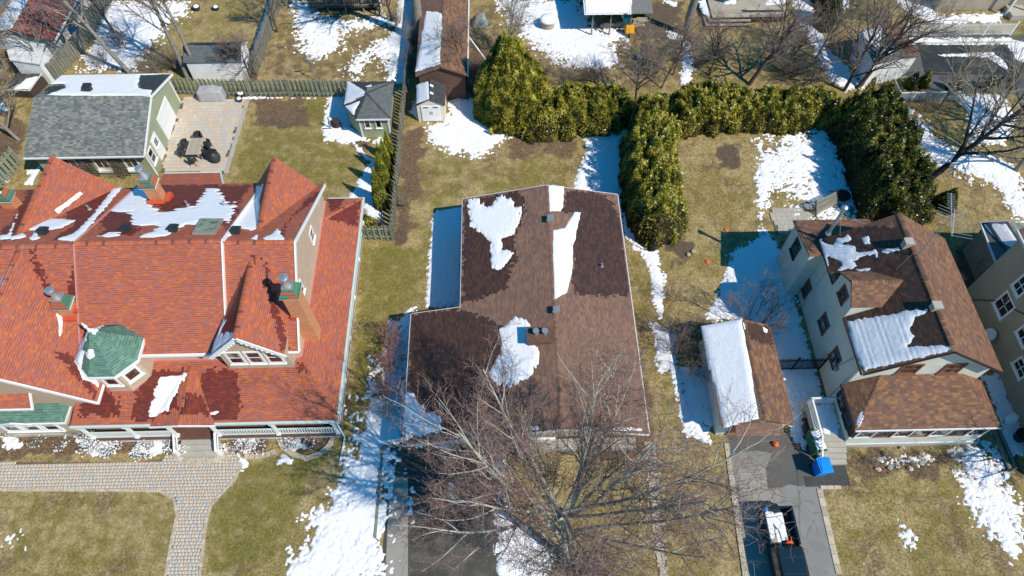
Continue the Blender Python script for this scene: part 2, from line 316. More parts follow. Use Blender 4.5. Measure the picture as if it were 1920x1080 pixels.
M['barkp'] = mplain('pale_bark', (.40, .385, .33), .95, .4, 4, bump=.5, fine=25)
M['barkd'] = mplain('dark_bark', (.085, .072, .06), .95, .4, 5, bump=.6, fine=30)
M['twig'] = mrand('twig', [(0, (.16, .11, .09)), (1, (.33, .26, .22))], .9, 'attr', bump=0)
M['twigr'] = mrand('reddish_twig', [(0, (.19, .11, .088)), (.5, (.29, .19, .155)), (1, (.43, .35, .30))], .9, 'attr', bump=0)
M['twigp'] = mrand('pale_twig', [(0, (.22, .18, .13)), (1, (.44, .38, .3))], .9, 'attr', bump=0)
M['bud'] = mrand('red_bud', [(0, (.22, .095, .075)), (1, (.40, .19, .155))], .7, 'attr', bump=0)
PAV = [(0, (.56, .46, .35)), (.25, (.60, .46, .33)), (.45, (.50, .46, .40)), (.6, (.62, .52, .40)), (.8, (.47, .45, .42)), (1, (.57, .49, .39))]
M['paver'] = mrand('paver', PAV, .9, fine=25, var=.2); M['paverj'] = mrand('walk_paver', PAV, .9, 'attr', fine=25, var=.2)
M['sand'] = mplain('joint_sand', (.13, .11, .082), .95, .3)

# ---------------------------------------------------------------- generic builders
def field(name, polys, res, hf, mp, mat, parent=None, smooth=True, low=-.03, lim=None):
    P = np.concatenate([np.array(p) for p in polys]); x0, y0 = P.min(0)-.4; x1, y1 = P.max(0)+.4
    if lim is not None: l0 = np.array(lim).min(0)-.2; l1 = np.array(lim).max(0)+.2; x0, y0 = max(x0, l0[0]), max(y0, l0[1]); x1, y1 = min(x1, l1[0]), min(y1, l1[1])
    if x1-x0 < 2*res or y1-y0 < 2*res: return None
    xs = np.arange(x0, x1, res); ys = np.arange(y0, y1, res); X, Y = np.meshgrid(xs, ys); d = sdfm(polys, X, Y); h = hf(X, Y, d)
    on = h > 0; keep = on[:-1, :-1] | on[1:, :-1] | on[:-1, 1:] | on[1:, 1:]
    if not keep.any(): return None
    hh = np.maximum(h, low); nx = len(xs); J, I = np.nonzero(keep); q = np.stack([J*nx+I, J*nx+I+1, (J+1)*nx+I+1, (J+1)*nx+I], 1)
    u, inv = np.unique(q, return_inverse=True); V = mp(X.ravel()[u], Y.ravel()[u], hh.ravel()[u])
    me = mesh_np(name, V, inv.reshape(q.shape), smooth=smooth); return link(name, me, mat, parent)
def gsnow(pxpolys, label, thick=.07, edge=.5, rag=.5, hole=0., sc=.6, z0=.012, res=.065, seed=1, mat='snowd', z=0., cat='snow'):
    polys = [g2(p, z) for p in pxpolys]
    def hf(X, Y, d):
        n = .55*fbm(X/sc, Y/sc, seed, 3)+.45*fbm(X/(sc*.33)+7, Y/(sc*.33), seed+4, 3); q = np.clip(d/edge, -2, 1)+(rag+.25)*(n-.5)*3.0-hole; q = q+np.where(q < .8, (vnoise(X/.13, Y/.13, seed+8)-.5)*.9, 0)
        return np.where(q > 0, thick*np.sqrt(np.clip(q, 0, 1))*(.45+1.1*fbm(X/1.3, Y/1.3, seed+9))+.002, np.clip(q, -1, 0)*.12)
    o = field('snow_patch', polys, res, hf, lambda x, y, h: np.stack([x, y, h+z0+z], 1), M[mat], low=-.09)
    if o: tag(o, label, cat, None, 'stuff')
    return o
class Plane:
    def __init__(s, pts):
        a, b, c = [Vector(p) for p in pts[:3]]; n = (b-a).cross(c-a).normalized()
        if n.z < 0: n = -n
        s.o = a; s.n = n; u = Vector((0, 0, 1)).cross(n); s.u = u.normalized() if u.length > 1e-4 else Vector((1, 0, 0)); s.v = s.n.cross(s.u)
    def hit(s, x, y): d = Vector(ray(x, y)); c = Vector(C0); return c+d*((s.o-c).dot(s.n)/d.dot(s.n))
    def uv(s, p): p = Vector(p); return (p.dot(s.u), p.dot(s.v))
    def px(s, pts): return [s.uv(s.hit(x, y)) for x, y in pts]
    def mp(s, u, v, h):
        k = s.o.dot(s.n); return np.outer(u, s.u)+np.outer(v, s.v)+np.outer(h+k, s.n)
def roof(name, pts, mat, parent, th=.12):
    pl = Plane(pts); b = MB(); b.prism([Vector(p) for p in pts], -pl.n*th); o = b.build(name, M[mat] if isinstance(mat, str) else mat, parent, uvf=lambda c: pl.uv(c)); pl.ob = o; pl.pts = [Vector(p) for p in pts]; return pl
def wet(pl, pxpolys, mat, rag=.35, seed=3, lift=.005):
    if len(pxpolys) > 1:
        for i, p in enumerate(pxpolys): wet(pl, [p], mat, rag, seed+i, lift+.003*i)
        return
    lim = [pl.uv(p) for p in pl.pts]; polys = [pl.px(p) for p in pxpolys]; P = np.concatenate([np.array(p) for p in polys]); x0, y0 = P.min(0)-.3; x1, y1 = P.max(0)+.3
    du, dv = .14, .145; xs = np.arange(math.floor(x0/du)*du, x1, du); ys = np.arange(math.floor(y0/dv)*dv, y1, dv); X, Y = np.meshgrid(xs+du/2, ys+dv/2)
    q = sdfm(polys, X, Y)+rag*((.5*fbm(X/.35, Y/1.6, seed, 3)+.5*fbm(X/.9, Y/.9, seed+1, 3))-.5)*2.6+(np.random.default_rng(seed).random(X.shape)-.5)*.28; ok = (q > 0) & (sdf(lim, X, Y) > .06); J, I = np.nonzero(ok)
    if not len(I): return None
    a = np.stack([xs[I], ys[J]], 1); c = np.stack([a, a+[du, 0], a+[du, dv], a+[0, dv]], 1).reshape(-1, 2); V = pl.mp(c[:, 0], c[:, 1], np.full(len(c), lift))
    me = mesh_np('wet_or_shade_patch', V, np.arange(len(c)).reshape(-1, 4), uv=c); return tag(link('wet_or_shade_patch', me, M[mat], pl.ob), kind='stuff')
def rsnow(pl, pxpolys, label, thick=.06, rag=.3, su=.9, sv=.16, seed=5, res=.07, edge=.3, mat='snow', clip=True, groove=0):
    if len(pxpolys) > 1: return [rsnow(pl, [p], label[i] if isinstance(label, list) else label, thick, rag, su, sv, seed+i, res, edge, mat, clip, groove) for i, p in enumerate(pxpolys)]
    polys = [pl.px(p) for p in pxpolys]; lim = [pl.uv(p) for p in pl.pts]
    def hf(X, Y, d):
        q = d+rag*(fbm(X/su, Y/sv, seed, 2)-.5)*2
        if clip: q = np.minimum(q, sdf(lim, X, Y)+.05)
        h = np.where(q > 0, thick*np.sqrt(np.clip(q/edge, 0, 1))*(.8+.4*fbm(X/.8, Y/.8, seed+3)), q*.25)
        if groove: h = h-thick*.35*np.clip(1-np.abs((Y/groove) % 1-.5)/.12, 0, 1)
        return h
    o = field('snow_patch', polys, res, hf, pl.mp, M[mat], low=-.02, lim=lim if clip else None)
    if o: tag(o, label, 'snow', 'snow patches on roofs')
    return o
def ridgecap(a, b, mat, parent, w=.16, sp=.16, sag=.05):
    a, b = Vector(a), Vector(b); d = (b-a); L = d.length; d.normalize(); r = d.cross(Vector((0, 0, 1))).normalized(); u = r.cross(d); m_ = MB(); n = int(L/sp)
    V = []; Fc = []; uv = []
    for i in range(n):
        c0 = a+d*(i*sp); c1 = a+d*((i+1)*sp-.012); k = len(V); lift0, lift1 = .055, .035
        for c, lf in ((c0, lift0), (c1, lift1)):
            for sgn, dz in ((-1, -sag-.03), (0, 0), (1, -sag-.03)): V.append(c+r*(w*sgn)+u*(lf+dz))
        Fc += [(k, k+1, k+4, k+3), (k+1, k+2, k+5, k+4), (k, k+3, k+3, k)] if False else [(k, k+1, k+4, k+3), (k+1, k+2, k+5, k+4)]
        uv += [(i*.28+.1+j*.02, i*.145+.06) for j in range(6)]
    me = mesh_np('ridge_cap', [tuple(v) for v in V], Fc, uv=uv); return link('ridge_cap', me, M[mat], parent)
def window(parent, c, right, up, w, h, frame='white', cols=1, rows=2, fw=.09, glass='glass', proud=.06, sill=True, name='window'):
    c = Vector(c); r = Vector(right).normalized(); u = Vector(up).normalized(); n = r.cross(u); ax = (r, u, n); b = MB()
    for s_ in (-1, 1):
        b.box(c+r*(s_*(w/2+fw/2))+n*(proud/2), (fw, h+2*fw, proud), ax); b.box(c+u*(s_*(h/2+fw/2))+n*(proud/2), (w-.002, fw, proud-.003), ax)
    for i in range(1, cols): b.box(c+r*(-w/2+w*i/cols)+n*(proud*.35), (.045, h-.004, proud*.7), ax)
    for j in range(1, rows): b.box(c+u*(-h/2+h*j/rows)+n*(proud*.33), (w-.004, .05, proud*.66), ax)
    if sill: b.box(c-u*(h/2+fw+.03)+n*(proud*.8), (w+2*fw+.1, .06, proud*1.6+.04), ax)
    f = b.build(name, M[frame], parent)
    for i in range(cols):
        for j in range(rows):
            p = MB().box(c+r*(-w/2+w*(i+.5)/cols)+u*(-h/2+h*(j+.5)/rows)+n*.012, (w/cols-.05, h/rows-.05, .012), ax).build('pane', M[glass], f)
    return f
def wall(parent, pts, th, mat, name='wall', inward=None):
    pts = [Vector(p) for p in pts]; n = (pts[1]-pts[0]).cross(pts[2]-pts[0]).normalized(); return MB().prism(pts, -n*th).build(name, M[mat] if isinstance(mat, str) else mat, parent)
def fence(a, b, h, label, mat='greenwood', bw=.15, gap=.03, alt=.05, post=2.4, name='wooden_fence', top=None, z0=0., cat='fence', group=None, th=.022):
    a, b = Vector((a[0], a[1], z0)), Vector((b[0], b[1], z0)); d = b-a; L = d.length; d.normalize(); n = Vector((-d.y, d.x, 0)); t = thing(name, label, cat, a, group)
    bm = MB().box((0, 0, h/2), (bw, th, h)).build('board', M[mat], t); me = bm.data; bpy.data.objects.remove(bm)
    k = int(L/(bw+gap)); az = math.atan2(d.y, d.x)
    for i in range(k):
        o = bpy.data.objects.new('board', me); COL.objects.link(o); o.parent = t
        o.location = d*((i+.5)*L/k)+n*(alt if i % 2 else -alt)+Vector((0, 0, .04+random.uniform(-.025, .02))); o.rotation_euler = (random.uniform(-.012, .012), random.uniform(-.012, .012), az+random.uniform(-.02, .02))
    for z in (.35, h-.3): MB().bar(a+Vector((0, 0, z)), b+Vector((0, 0, z)), max(.04, 2*alt-th-.004), .09).build('rail', M[mat], t)
    m_ = max(1, round(L/post))
    for i in range(m_+1): MB().box(a+d*(L*i/m_)+Vector((0, 0, (h+.1)/2)), (.1, .1, h+.1), (d, n, Vector((0, 0, 1)))).build('post', M[mat], t)
    return t
# ---- bare trees and shrubs
class Wood:
    def __init__(s): s.V = []; s.Q = []; s.r = []; s.tips = []; s.n = 0
    def tube(s, pts, rads, k, rnd): s.V.append((pts, rads, k, rnd))
    def build(s, name, mat, parent):
        if not s.V: return None
        gr = {}
        for t in s.V: gr.setdefault((len(t[0]), t[2]), []).append(t)
        VV, QQ, RR, base = [], [], [], 0
        for (m_, k), ts in gr.items():
            P = np.array([t[0] for t in ts]); rr = np.array([t[1] for t in ts]); T = np.gradient(P, axis=1); T /= np.linalg.norm(T, axis=2, keepdims=True)+1e-9
            ref = np.where(np.abs(T[..., 2:3]) > .9, np.array([1., 0, 0]), np.array([0, 0, 1.])); A = np.cross(T, ref); A /= np.linalg.norm(A, axis=2, keepdims=True)+1e-9; B = np.cross(T, A)
            an = np.arange(k)*2*math.pi/k; ring = P[:, :, None]+(A[:, :, None]*np.cos(an)[:, None]+B[:, :, None]*np.sin(an)[:, None])*rr[..., None, None]; n = len(ts)
            i = np.arange(m_-1)[:, None]*k; j = np.arange(k)[None]; j2 = (j+1) % k; q = np.stack([i+j, i+j2, i+k+j2, i+k+j], -1).reshape(-1, 4); QQ.append((base+np.arange(n)[:, None, None]*m_*k+q).reshape(-1, 4))
            VV.append(ring.reshape(-1, 3)); RR.append(np.repeat([t[3] for t in ts], m_*k)); base += n*m_*k
        me = mesh_np(name, np.concatenate(VV), np.concatenate(QQ), attrs={'rnd': np.concatenate(RR)}, smooth=True); return link(name, me, M[mat], parent)
def grow(R, big, small, p, d, L, r, lev, spec):
    n = max(3, int(L/spec['seg'][min(lev, len(spec['seg'])-1)])+1); pts = [np.array(p, float)]; rads = [r]; d = np.array(d, float); d /= np.linalg.norm(d); dirs = [d.copy()]
    end = spec['taper'] if lev < spec['levels'] else .35
    st = np.cumsum(R.normal(0, spec['wob'][min(lev, len(spec['wob'])-1)], (n, 3)), 0); st[:, 2] += spec['up'][min(lev, len(spec['up'])-1)]*np.arange(1, n+1); dr = st+d; dr /= np.sqrt((dr*dr).sum(1))[:, None]
    pts = np.vstack([pts[0][None], pts[0]+np.cumsum(dr, 0)*(L/n)]); dirs = np.vstack([d[None], dr]); d = dr[-1]; rads = r*(1-(1-end)*np.arange(n+1)/n)
    (big if lev <= spec['split'] else small).tube(pts, rads, 7 if r > .08 else (5 if r > .025 else 3), R.random())
    if lev >= spec['levels']: small.tips.append((pts[-1], d)); small.tips.append((pts[-2], dirs[-2])); return
    k = spec['kids'][lev]; k = max(1, int(k*R.uniform(.8, 1.2))); t0 = spec['start'][lev]
    for i in range(k):
        t = t0+(1-t0)*(i+R.random())/k; x = t*n; a = min(n-1, int(x)); q = pts[a]+(pts[a+1]-pts[a])*(x-a); dd = dirs[a]
        o = R.normal(0, 1, 3); o -= dd*o.dot(dd); o /= np.linalg.norm(o)+1e-9
        an = rad(spec['ang'][lev])*R.uniform(.7, 1.3); nd = dd*math.cos(an)+o*math.sin(an)
        if nd[2] < -.15 and not spec.get('droop'): nd[2] *= -.4
        grow(R, big, small, q, nd, L*spec['ratio'][lev]*R.uniform(.7, 1.2)*(1.15-.45*t), max(spec['rmin'], min(rads[a]*.75, r*spec['rr'][lev])), lev+1, spec)
def buds(tips, per, size, parent, mat='bud', seed=2):
    R = np.random.default_rng(seed); P = np.array([t[0] for t in tips]); P = np.repeat(P, per, 0)+R.normal(0, .05, (len(P)*per, 3)); s = size*R.uniform(.6, 1.3, (len(P), 1))
    oc = np.array([(1, 0, 0), (-1, 0, 0), (0, 1, 0), (0, -1, 0), (0, 0, 1.4), (0, 0, -1.2)]); V = (P[:, None]+oc[None]*s[:, None]).reshape(-1, 3)
    f = np.array([(0, 2, 4), (2, 1, 4), (1, 3, 4), (3, 0, 4), (2, 0, 5), (1, 2, 5), (3, 1, 5), (0, 3, 5)]); Fc = (np.arange(len(P))[:, None, None]*6+f[None]).reshape(-1, 3)
    me = mesh_np('buds', V, Fc, attrs={'rnd': np.repeat(R.random(len(P)), 6)}); return tag(link('buds', me, M[mat], parent), kind='stuff')
TREE = dict(levels=4, split=1, seg=[.8, .7, .45, .3, .2], wob=[.03, .07, .10, .13, .16], up=[.0, .05, .05, .06, .05], kids=[8, 7, 7, 5], start=[.45, .2, .2, .2], ang=[48, 42, 45, 48], ratio=[.75, .5, .45, .42], rr=[.42, .4, .42, .5], rmin=.006, taper=.3)
def tree(label, base, H, r, seed, spec=None, lean=(0, 0), bark='bark', twig='twig', name='bare_tree', group=None, cat='tree', bud=0, budsize=.03):
    sp = dict(TREE); sp.update(spec or {}); R = np.random.default_rng(seed); big, small = Wood(), Wood(); t = thing(name, label, cat, (base[0], base[1], 0), group)
    grow(R, big, small, (base[0], base[1], -.05), (lean[0], lean[1], 1), H, r, 0, sp)
    big.build('trunk', bark, t); c = small.build('crown', twig, t)
    if bud and c: buds(small.tips, bud, budsize, c, seed=seed)
    return t
SHR = dict(levels=2, split=-1, seg=[.25, .2, .15], wob=[.10, .14, .18], up=[.04, .04, .03], kids=[6, 4], start=[.2, .2], ang=[38, 42], ratio=[.5, .5], rr=[.55, .6], rmin=.006, taper=.4)
def shrub(label, base, H, rad_, stems, seed, twig='twig', name='bare_shrub', group=None, spec=None, snow=0, bud=0, r=.016, cat='shrub'):
    sp = dict(SHR); sp.update(spec or {}); R = np.random.default_rng(seed); w = Wood(); t = thing(name, label, cat, (base[0], base[1], 0), group)
    for i in range(stems):
        a = R.uniform(0, 6.28); k = R.uniform(.1, 1)**.5; d = (math.cos(a)*k*rad_/H, math.sin(a)*k*rad_/H, 1)
        grow(R, w, w, (base[0]+math.cos(a)*k*rad_*.25, base[1]+math.sin(a)*k*rad_*.25, -.03), d, H*R.uniform(.7, 1.1), r*R.uniform(.7, 1.2), 0, sp)
    c = w.build('stems', twig, t)
    if bud: buds(w.tips, bud, .03, c, seed=seed)
    if snow:
        P = np.array([q for q, _ in w.tips])[R.random(len(w.tips)) < snow]
        if len(P):
            oc = np.array([(1, 0, 0), (.3, .9, 0), (-.8, .6, 0), (-.8, -.6, 0), (.3, -.9, 0), (0, 0, .6)]); s = R.uniform(.02, .06, (len(P), 1, 1)); V = (P[:, None]+oc[None]*s).reshape(-1, 3)
            f = np.array([(0, 1, 5), (1, 2, 5), (2, 3, 5), (3, 4, 5), (4, 0, 5)]); me = mesh_np('snow_dusting', V, (np.arange(len(P))[:, None, None]*6+f).reshape(-1, 3), smooth=True); tag(link('snow_dusting', me, M['snow'], t), kind='stuff')
    return t
# ---- evergreen hedges: sprays spread through a lumpy volume over a dark core
def hedge(name, label, poly, hfun, dens, seed, mat='cedar', size=.2, cat='hedge', group=None, snow=0, edge=.8, rough=.75, core=.7, z0=0., lump=.8):
    R = np.random.default_rng(seed); P = np.array(poly); x0, y0 = P.min(0)-.3; x1, y1 = P.max(0)+.3; c = P.mean(0); t = thing(name, label, cat, (c[0], c[1], z0), group)
    def top(X, Y):
        d = sdf(poly, X, Y)+rough*(fbm(X/lump, Y/lump, seed, 3)-.5)*2; return d, hfun(X, Y, d)*np.clip(np.clip(d, 0, edge)/edge, 0, 1)**.45*(1+.5*rough*(fbm(X/(lump*.55), Y/(lump*.55), seed+5, 3)-.5)*2.6)
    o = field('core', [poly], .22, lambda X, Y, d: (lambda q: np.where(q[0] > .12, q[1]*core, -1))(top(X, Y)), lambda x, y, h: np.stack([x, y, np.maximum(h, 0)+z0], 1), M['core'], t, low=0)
    n = int(dens*2.6*(x1-x0)*(y1-y0)); X = R.uniform(x0, x1, n); Y = R.uniform(y0, y1, n); d, h = top(X, Y); k = (d > 0) & (h > .1); X, Y, d, h = X[k], Y[k], d[k], h[k]; n = len(X)
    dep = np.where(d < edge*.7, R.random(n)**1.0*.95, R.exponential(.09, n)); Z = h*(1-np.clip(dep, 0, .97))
    e = .12; gx = (top(X+e, Y)[1]-h)/e; gy = (top(X, Y+e)[1]-h)/e; N = np.stack([-gx, -gy, np.ones(n)], 1); N /= np.linalg.norm(N, axis=1)[:, None]
    D = N*.8+R.normal(0, .55, (n, 3))+np.array([0, 0, .35]); D /= np.linalg.norm(D, axis=1)[:, None]; S = np.cross(D, R.normal(0, 1, (n, 3))); S /= np.linalg.norm(S, axis=1)[:, None]+1e-9
    L = size*R.uniform(.4, 1.25, (n, 1)); B = np.stack([X, Y, Z+z0], 1); U = np.cross(S, D)
    V = np.stack([B-D*L*.35, B+S*L*.22+U*L*.1, B+D*L*.85, B-S*L*.22+U*L*.1], 1).reshape(-1, 3)
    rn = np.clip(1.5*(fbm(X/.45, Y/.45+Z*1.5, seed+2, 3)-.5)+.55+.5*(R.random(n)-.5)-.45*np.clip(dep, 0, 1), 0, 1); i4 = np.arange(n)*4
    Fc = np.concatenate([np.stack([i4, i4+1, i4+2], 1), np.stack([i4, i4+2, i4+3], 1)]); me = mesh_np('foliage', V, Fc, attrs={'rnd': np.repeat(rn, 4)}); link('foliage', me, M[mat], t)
    if snow:
        s = (R.random(n) < snow) & (dep < .12); Q = B[s]+np.array([0, 0, .05]); m_ = len(Q)
        if m_:
            oc = np.array([(1, 0, 0), (.3, .9, 0), (-.8, .6, 0), (-.8, -.6, 0), (.3, -.9, 0), (0, 0, .6)]); sz = R.uniform(.03, .08, (m_, 1, 1)); W = (Q[:, None]+oc*sz).reshape(-1, 3); f = np.array([(0, 1, 5), (1, 2, 5), (2, 3, 5), (3, 4, 5), (4, 0, 5)])
            tag(link('snow_dusting', mesh_np('snow_dusting', W, (np.arange(m_)[:, None, None]*6+f).reshape(-1, 3), smooth=True), M['snow'], t), kind='stuff')
    return t
def circ(c, r, n=14, sy=1.0): return [(c[0]+r*math.cos(6.2832*i/n), c[1]+sy*r*math.sin(6.2832*i/n)) for i in range(n)]
def conifer(label, c, r, H, seed, mat='cedary', name='cedar_tree', group=None, dens=260, snow=0, size=.17, power=.75, cat='tree', lump=.6):
    def hf(X, Y, d): rr = np.sqrt((X-c[0])**2+(Y-c[1])**2)/r; return H*np.clip(1-rr, 0.02, 1)**power+.15
    return hedge(name, label, circ(c, r*1.02), hf, dens, seed, mat, size, cat, group, snow, edge=.15, rough=.28, core=.8, lump=lump)
# ================================================================ GROUND
xs = np.concatenate([[-400, -180, -90], np.arange(-60, 60.1, .3), [90, 180, 400]]); ys = np.concatenate([[-400, -150, -40, -10], np.arange(2, 68, .3), [90, 180, 400]])
GX, GY = np.meshgrid(xs, ys)
def soft(polys, w, seed, amp=.8):
    a = np.zeros(GX.shape)
    for pl, val in polys: a = np.maximum(a, val*np.clip(sdf(g2(pl), GX, GY)/w+.5+(fbm(GX/1.1, GY/1.1, seed)-.5)*amp, 0, 1))
    return a
GREEN = [([(432, 325), (462, 205), (600, 235), (640, 275), (700, 300), (690, 345), (600, 365), (420, 335)], .62), ([(462, 205), (560, 175), (650, 185), (640, 240), (590, 235)], .7),
 ([(680, 460), (740, 455), (800, 470), (790, 560), (735, 610), (720, 680), (640, 850), (590, 900), (540, 1000), (500, 1080), (380, 1080), (395, 950), (450, 870), (620, 840), (650, 750)], .72),
 ([(800, 230), (815, 290), (930, 300), (1070, 300), (1070, 360), (870, 360), (860, 420), (800, 500), (765, 470), (790, 380)], .5), ([(0, 920), (300, 920), (330, 950), (310, 1080), (0, 1080)], .45),
 ([(40, 150), (90, 145), (70, 210), (55, 240)], 1.0), ([(1180, 470), (1225, 520), (1230, 590), (1200, 640)], .6), ([(1230, 640), (1280, 660), (1290, 820), (1240, 840)], .55), ([(1570, 900), (1900, 880), (1915, 1080), (1600, 1080)], .33), ([(1040, 880), (1200, 880), (1230, 1080), (1080, 1080)], .35), ([(1280, 560), (1340, 560), (1330, 620), (1290, 610)], .4), ([(270, 0), (495, 0), (440, 85), (330, 120)], .2)]
LIT = [([(440, 0), (600, 0), (790, 30), (770, 160), (480, 160)], .42), ([(870, 0), (1300, 0), (1320, 170), (880, 175)], .42), ([(1300, 40), (1560, 30), (1570, 165), (1310, 165)], .38), ([(1560, 0), (1760, 0), (1700, 120), (1600, 110)], .35), ([(1300, 250), (1420, 250), (1450, 430), (1330, 560), (1260, 520)], .3), ([(1050, 860), (1220, 860), (1250, 1080), (1060, 1080)], .3), ([(1230, 560), (1370, 600), (1370, 1080), (1260, 1080)], .4), ([(1600, 880), (1880, 900), (1900, 1080), (1620, 1080)], .3),([(752, 235), (795, 240), (788, 330), (772, 400), (765, 455), (735, 450), (750, 330)], .95), ([(465, 180), (570, 180), (578, 235), (480, 235)], .8), ([(495, 60), (520, 60), (620, 110), (750, 120), (735, 150), (600, 145), (480, 145)], .5),
 ([(0, 190), (45, 240), (40, 300), (0, 330)], 1.0), ([(880, 60), (925, 100), (905, 210), (880, 200)], .85), ([(0, 795), (140, 800), (330, 820), (310, 855), (0, 865)], .85), ([(1575, 845), (1800, 850), (1740, 900), (1575, 895)], .9), ([(430, 815), (500, 815), (500, 850), (450, 850)], .8), ([(520, 815), (625, 815), (600, 860), (540, 855)], .8),
 ([(325, 175), (470, 178), (465, 190), (330, 190)], .9), ([(945, 245), (1095, 238), (1085, 302), (940, 302)], .62), ([(640, 650), (665, 720), (650, 820), (630, 840)], .7), ([(1030, 110), (1200, 130), (1190, 165), (1040, 160)], .45), ([(1310, 150), (1500, 100), (1560, 160), (1330, 165)], .45), ([(200, 60), (300, 80), (310, 140), (150, 135)], .8), ([(1590, 0), (1720, 0), (1690, 90), (1600, 90)], .3), ([(1880, 300), (1920, 290), (1920, 420), (1760, 400)], .4), ([(660, 245), (700, 262), (690, 290), (660, 275)], .9), ([(1190, 620), (1210, 620), (1225, 830), (1205, 830)], .8), ([(1000, 800), (1210, 810), (1210, 850), (1000, 850)], .8)]
DIRT = [([(470, 195), (490, 220), (560, 232), (575, 195), (560, 230), (540, 238), (480, 235)], .9), ([(1335, 270), (1385, 265), (1395, 310), (1345, 320)], .75), ([(1250, 450), (1300, 455), (1310, 500), (1255, 500)], .8), ([(1190, 70), (1200, 0), (1285, 0), (1280, 60), (1240, 75)], .7), ([(750, 415), (768, 415), (765, 455), (738, 450)], .9), ([(1420, 280), (1470, 280), (1490, 330), (1430, 320)], .7), ([(1800, 440), (1850, 480), (1830, 560), (1800, 540)], .9), ([(1690, 880), (1740, 870), (1730, 900)], .6), ([(1740, 560), (1760, 850), (1800, 850)], .1), ([(1890, 740), (1920, 800), (1920, 900), (1880, 870)], .8), ([(720, 600), (760, 600), (750, 800), (715, 800)], .5), ([(870, 825), (1000, 825), (1000, 850), (870, 850)], .8), ([(60, 855), (110, 800), (330, 840)], .3), ([(0, 120), (40, 120), (40, 140), (0, 145)], .9)]
ga = soft(GREEN, 1.2, 3); la = soft(LIT, 1.2, 7, 1.6); da = soft(DIRT, 1.1, 11, 1.8); GZ = np.where((np.abs(GX) < 60) & (GY > 2) & (GY < 68), .05*(fbm(GX/3, GY/3, 5)-.5)-.03, -.03)
ny, nx = GX.shape; I = np.arange(nx-1)[None]+np.arange(ny-1)[:, None]*nx; q = np.stack([I, I+1, I+1+nx, I+nx], -1).reshape(-1, 4)
ground = link('ground', mesh_np('ground', np.stack([GX, GY, GZ], -1).reshape(-1, 3), q, attrs={'green': ga.ravel(), 'litter': la.ravel(), 'dirt': da.ravel()}, smooth=True), M['ground']); tag(ground, kind='structure')
def gsample(A, x, y): i = np.clip(np.searchsorted(xs, x), 0, nx-1); j = np.clip(np.searchsorted(ys, y), 0, ny-1); return A[j, i]
# paved and soil areas where no grass grows
PATIO = [(301, 323), (333, 208), (345, 182), (462, 186), (420, 327)]
WALK = [(-60, 867), (250, 867), (300, 862), (338, 835), (425, 834), (448, 850), (451, 875), (440, 900), (415, 925), (395, 948), (386, 980), (374, 1090), (309, 1090), (322, 1010), (332, 965), (326, 935), (300, 921), (-60, 918)]
DRIVE1 = [(728, 838), (742, 828), (930, 838), (938, 1090), (716, 1090)]
DRIVE2 = [(1362, 812), (1505, 812), (1530, 860), (1536, 915), (1572, 1090), (1392, 1090)]
NOGRASS = [g2(p) for p in (PATIO, WALK, DRIVE1, DRIVE2, [(1205, 830), (1232, 830), (1255, 1090), (1235, 1090)])]
def grass_blades(n, seed):
    R = np.random.default_rng(seed); X = R.uniform(-48, 50, n); Y = R.uniform(6, 61, n)
    k = np.abs(X) < 27+(Y-6)*.46; X, Y = X[k], Y[k]; l = gsample(la, X, Y); d = gsample(da, X, Y); g = gsample(ga, X, Y)
    k = (R.random(len(X)) > np.maximum(l, d)*.9) & (sdfm(NOGRASS, X, Y) < 0); X, Y, g = X[k], Y[k], g[k]; n = len(X)
    a = R.uniform(0, 6.28, n); ln = R.uniform(.05, .11, n); w = R.uniform(.008, .02, n); lean = R.uniform(.3, 1.1, n); B = np.stack([X, Y, np.full(n, -.03)], 1)
    S = np.stack([-np.sin(a), np.cos(a), 0*a], 1)*w[:, None]; T = np.stack([np.cos(a)*lean, np.sin(a)*lean, np.ones(n)], 1)*ln[:, None]
    V = np.stack([B-S, B+S, B+T], 1).reshape(-1, 3); gg = np.clip(g*.9+.28*fbm(X/2.5, Y/2.5, 21)+R.normal(0, .14, n), 0, 1); rn = np.clip(.5*R.random(n)+.5*fbm(X/.5, Y/.5, 4), 0, 1)
    me = mesh_np('grass', V, np.arange(3*n).reshape(-1, 3), attrs={'rnd': np.repeat(rn, 3), 'green': np.repeat(gg, 3)}); tag(link('grass', me, M['blade']), 'short dormant tan and olive grass covering the yards', 'grass', None, 'stuff')
grass_blades(420000, 31)
def leaves(n, seed):
    R = np.random.default_rng(seed); X = R.uniform(-48, 50, n*14); Y = R.uniform(6, 61, n*14); k = R.random(len(X)) < np.clip(gsample(la, X, Y)-.25, 0, 1)**1.5*1.2+.008; X, Y = X[k][:n], Y[k][:n]; m_ = len(X)
    k = sdfm(NOGRASS, X, Y) < 0; X, Y = X[k], Y[k]; m_ = len(X)
    a = R.uniform(0, 6.28, m_); s = R.uniform(.02, .055, m_); U = np.stack([np.cos(a), np.sin(a), R.uniform(-.5, .5, m_)], 1)*s[:, None]; W = np.stack([-np.sin(a), np.cos(a), R.uniform(-.5, .5, m_)], 1)*(s*.7)[:, None]; B = np.stack([X, Y, R.uniform(.01, .06, m_)], 1)
    V = np.stack([B-U, B-W, B+U, B+W], 1).reshape(-1, 3); tag(link('fallen_leaves', mesh_np('fallen_leaves', V, np.arange(4*m_).reshape(-1, 4), attrs={'rnd': np.repeat(R.random(m_), 4)}), M['leaf']), 'dry brown leaves lying on the garden beds', 'leaves', None, 'stuff')
leaves(26000, 8)
def sheet(name, poly, z, mat, th=.03, px=True, parent=None, kind='structure'):
    P = g2(poly) if px else poly; o = MB().prism([(x, y, z) for x, y in P], (0, 0, -th)).build(name, M[mat], parent)
    return tag(o, kind=kind) if parent is None else o
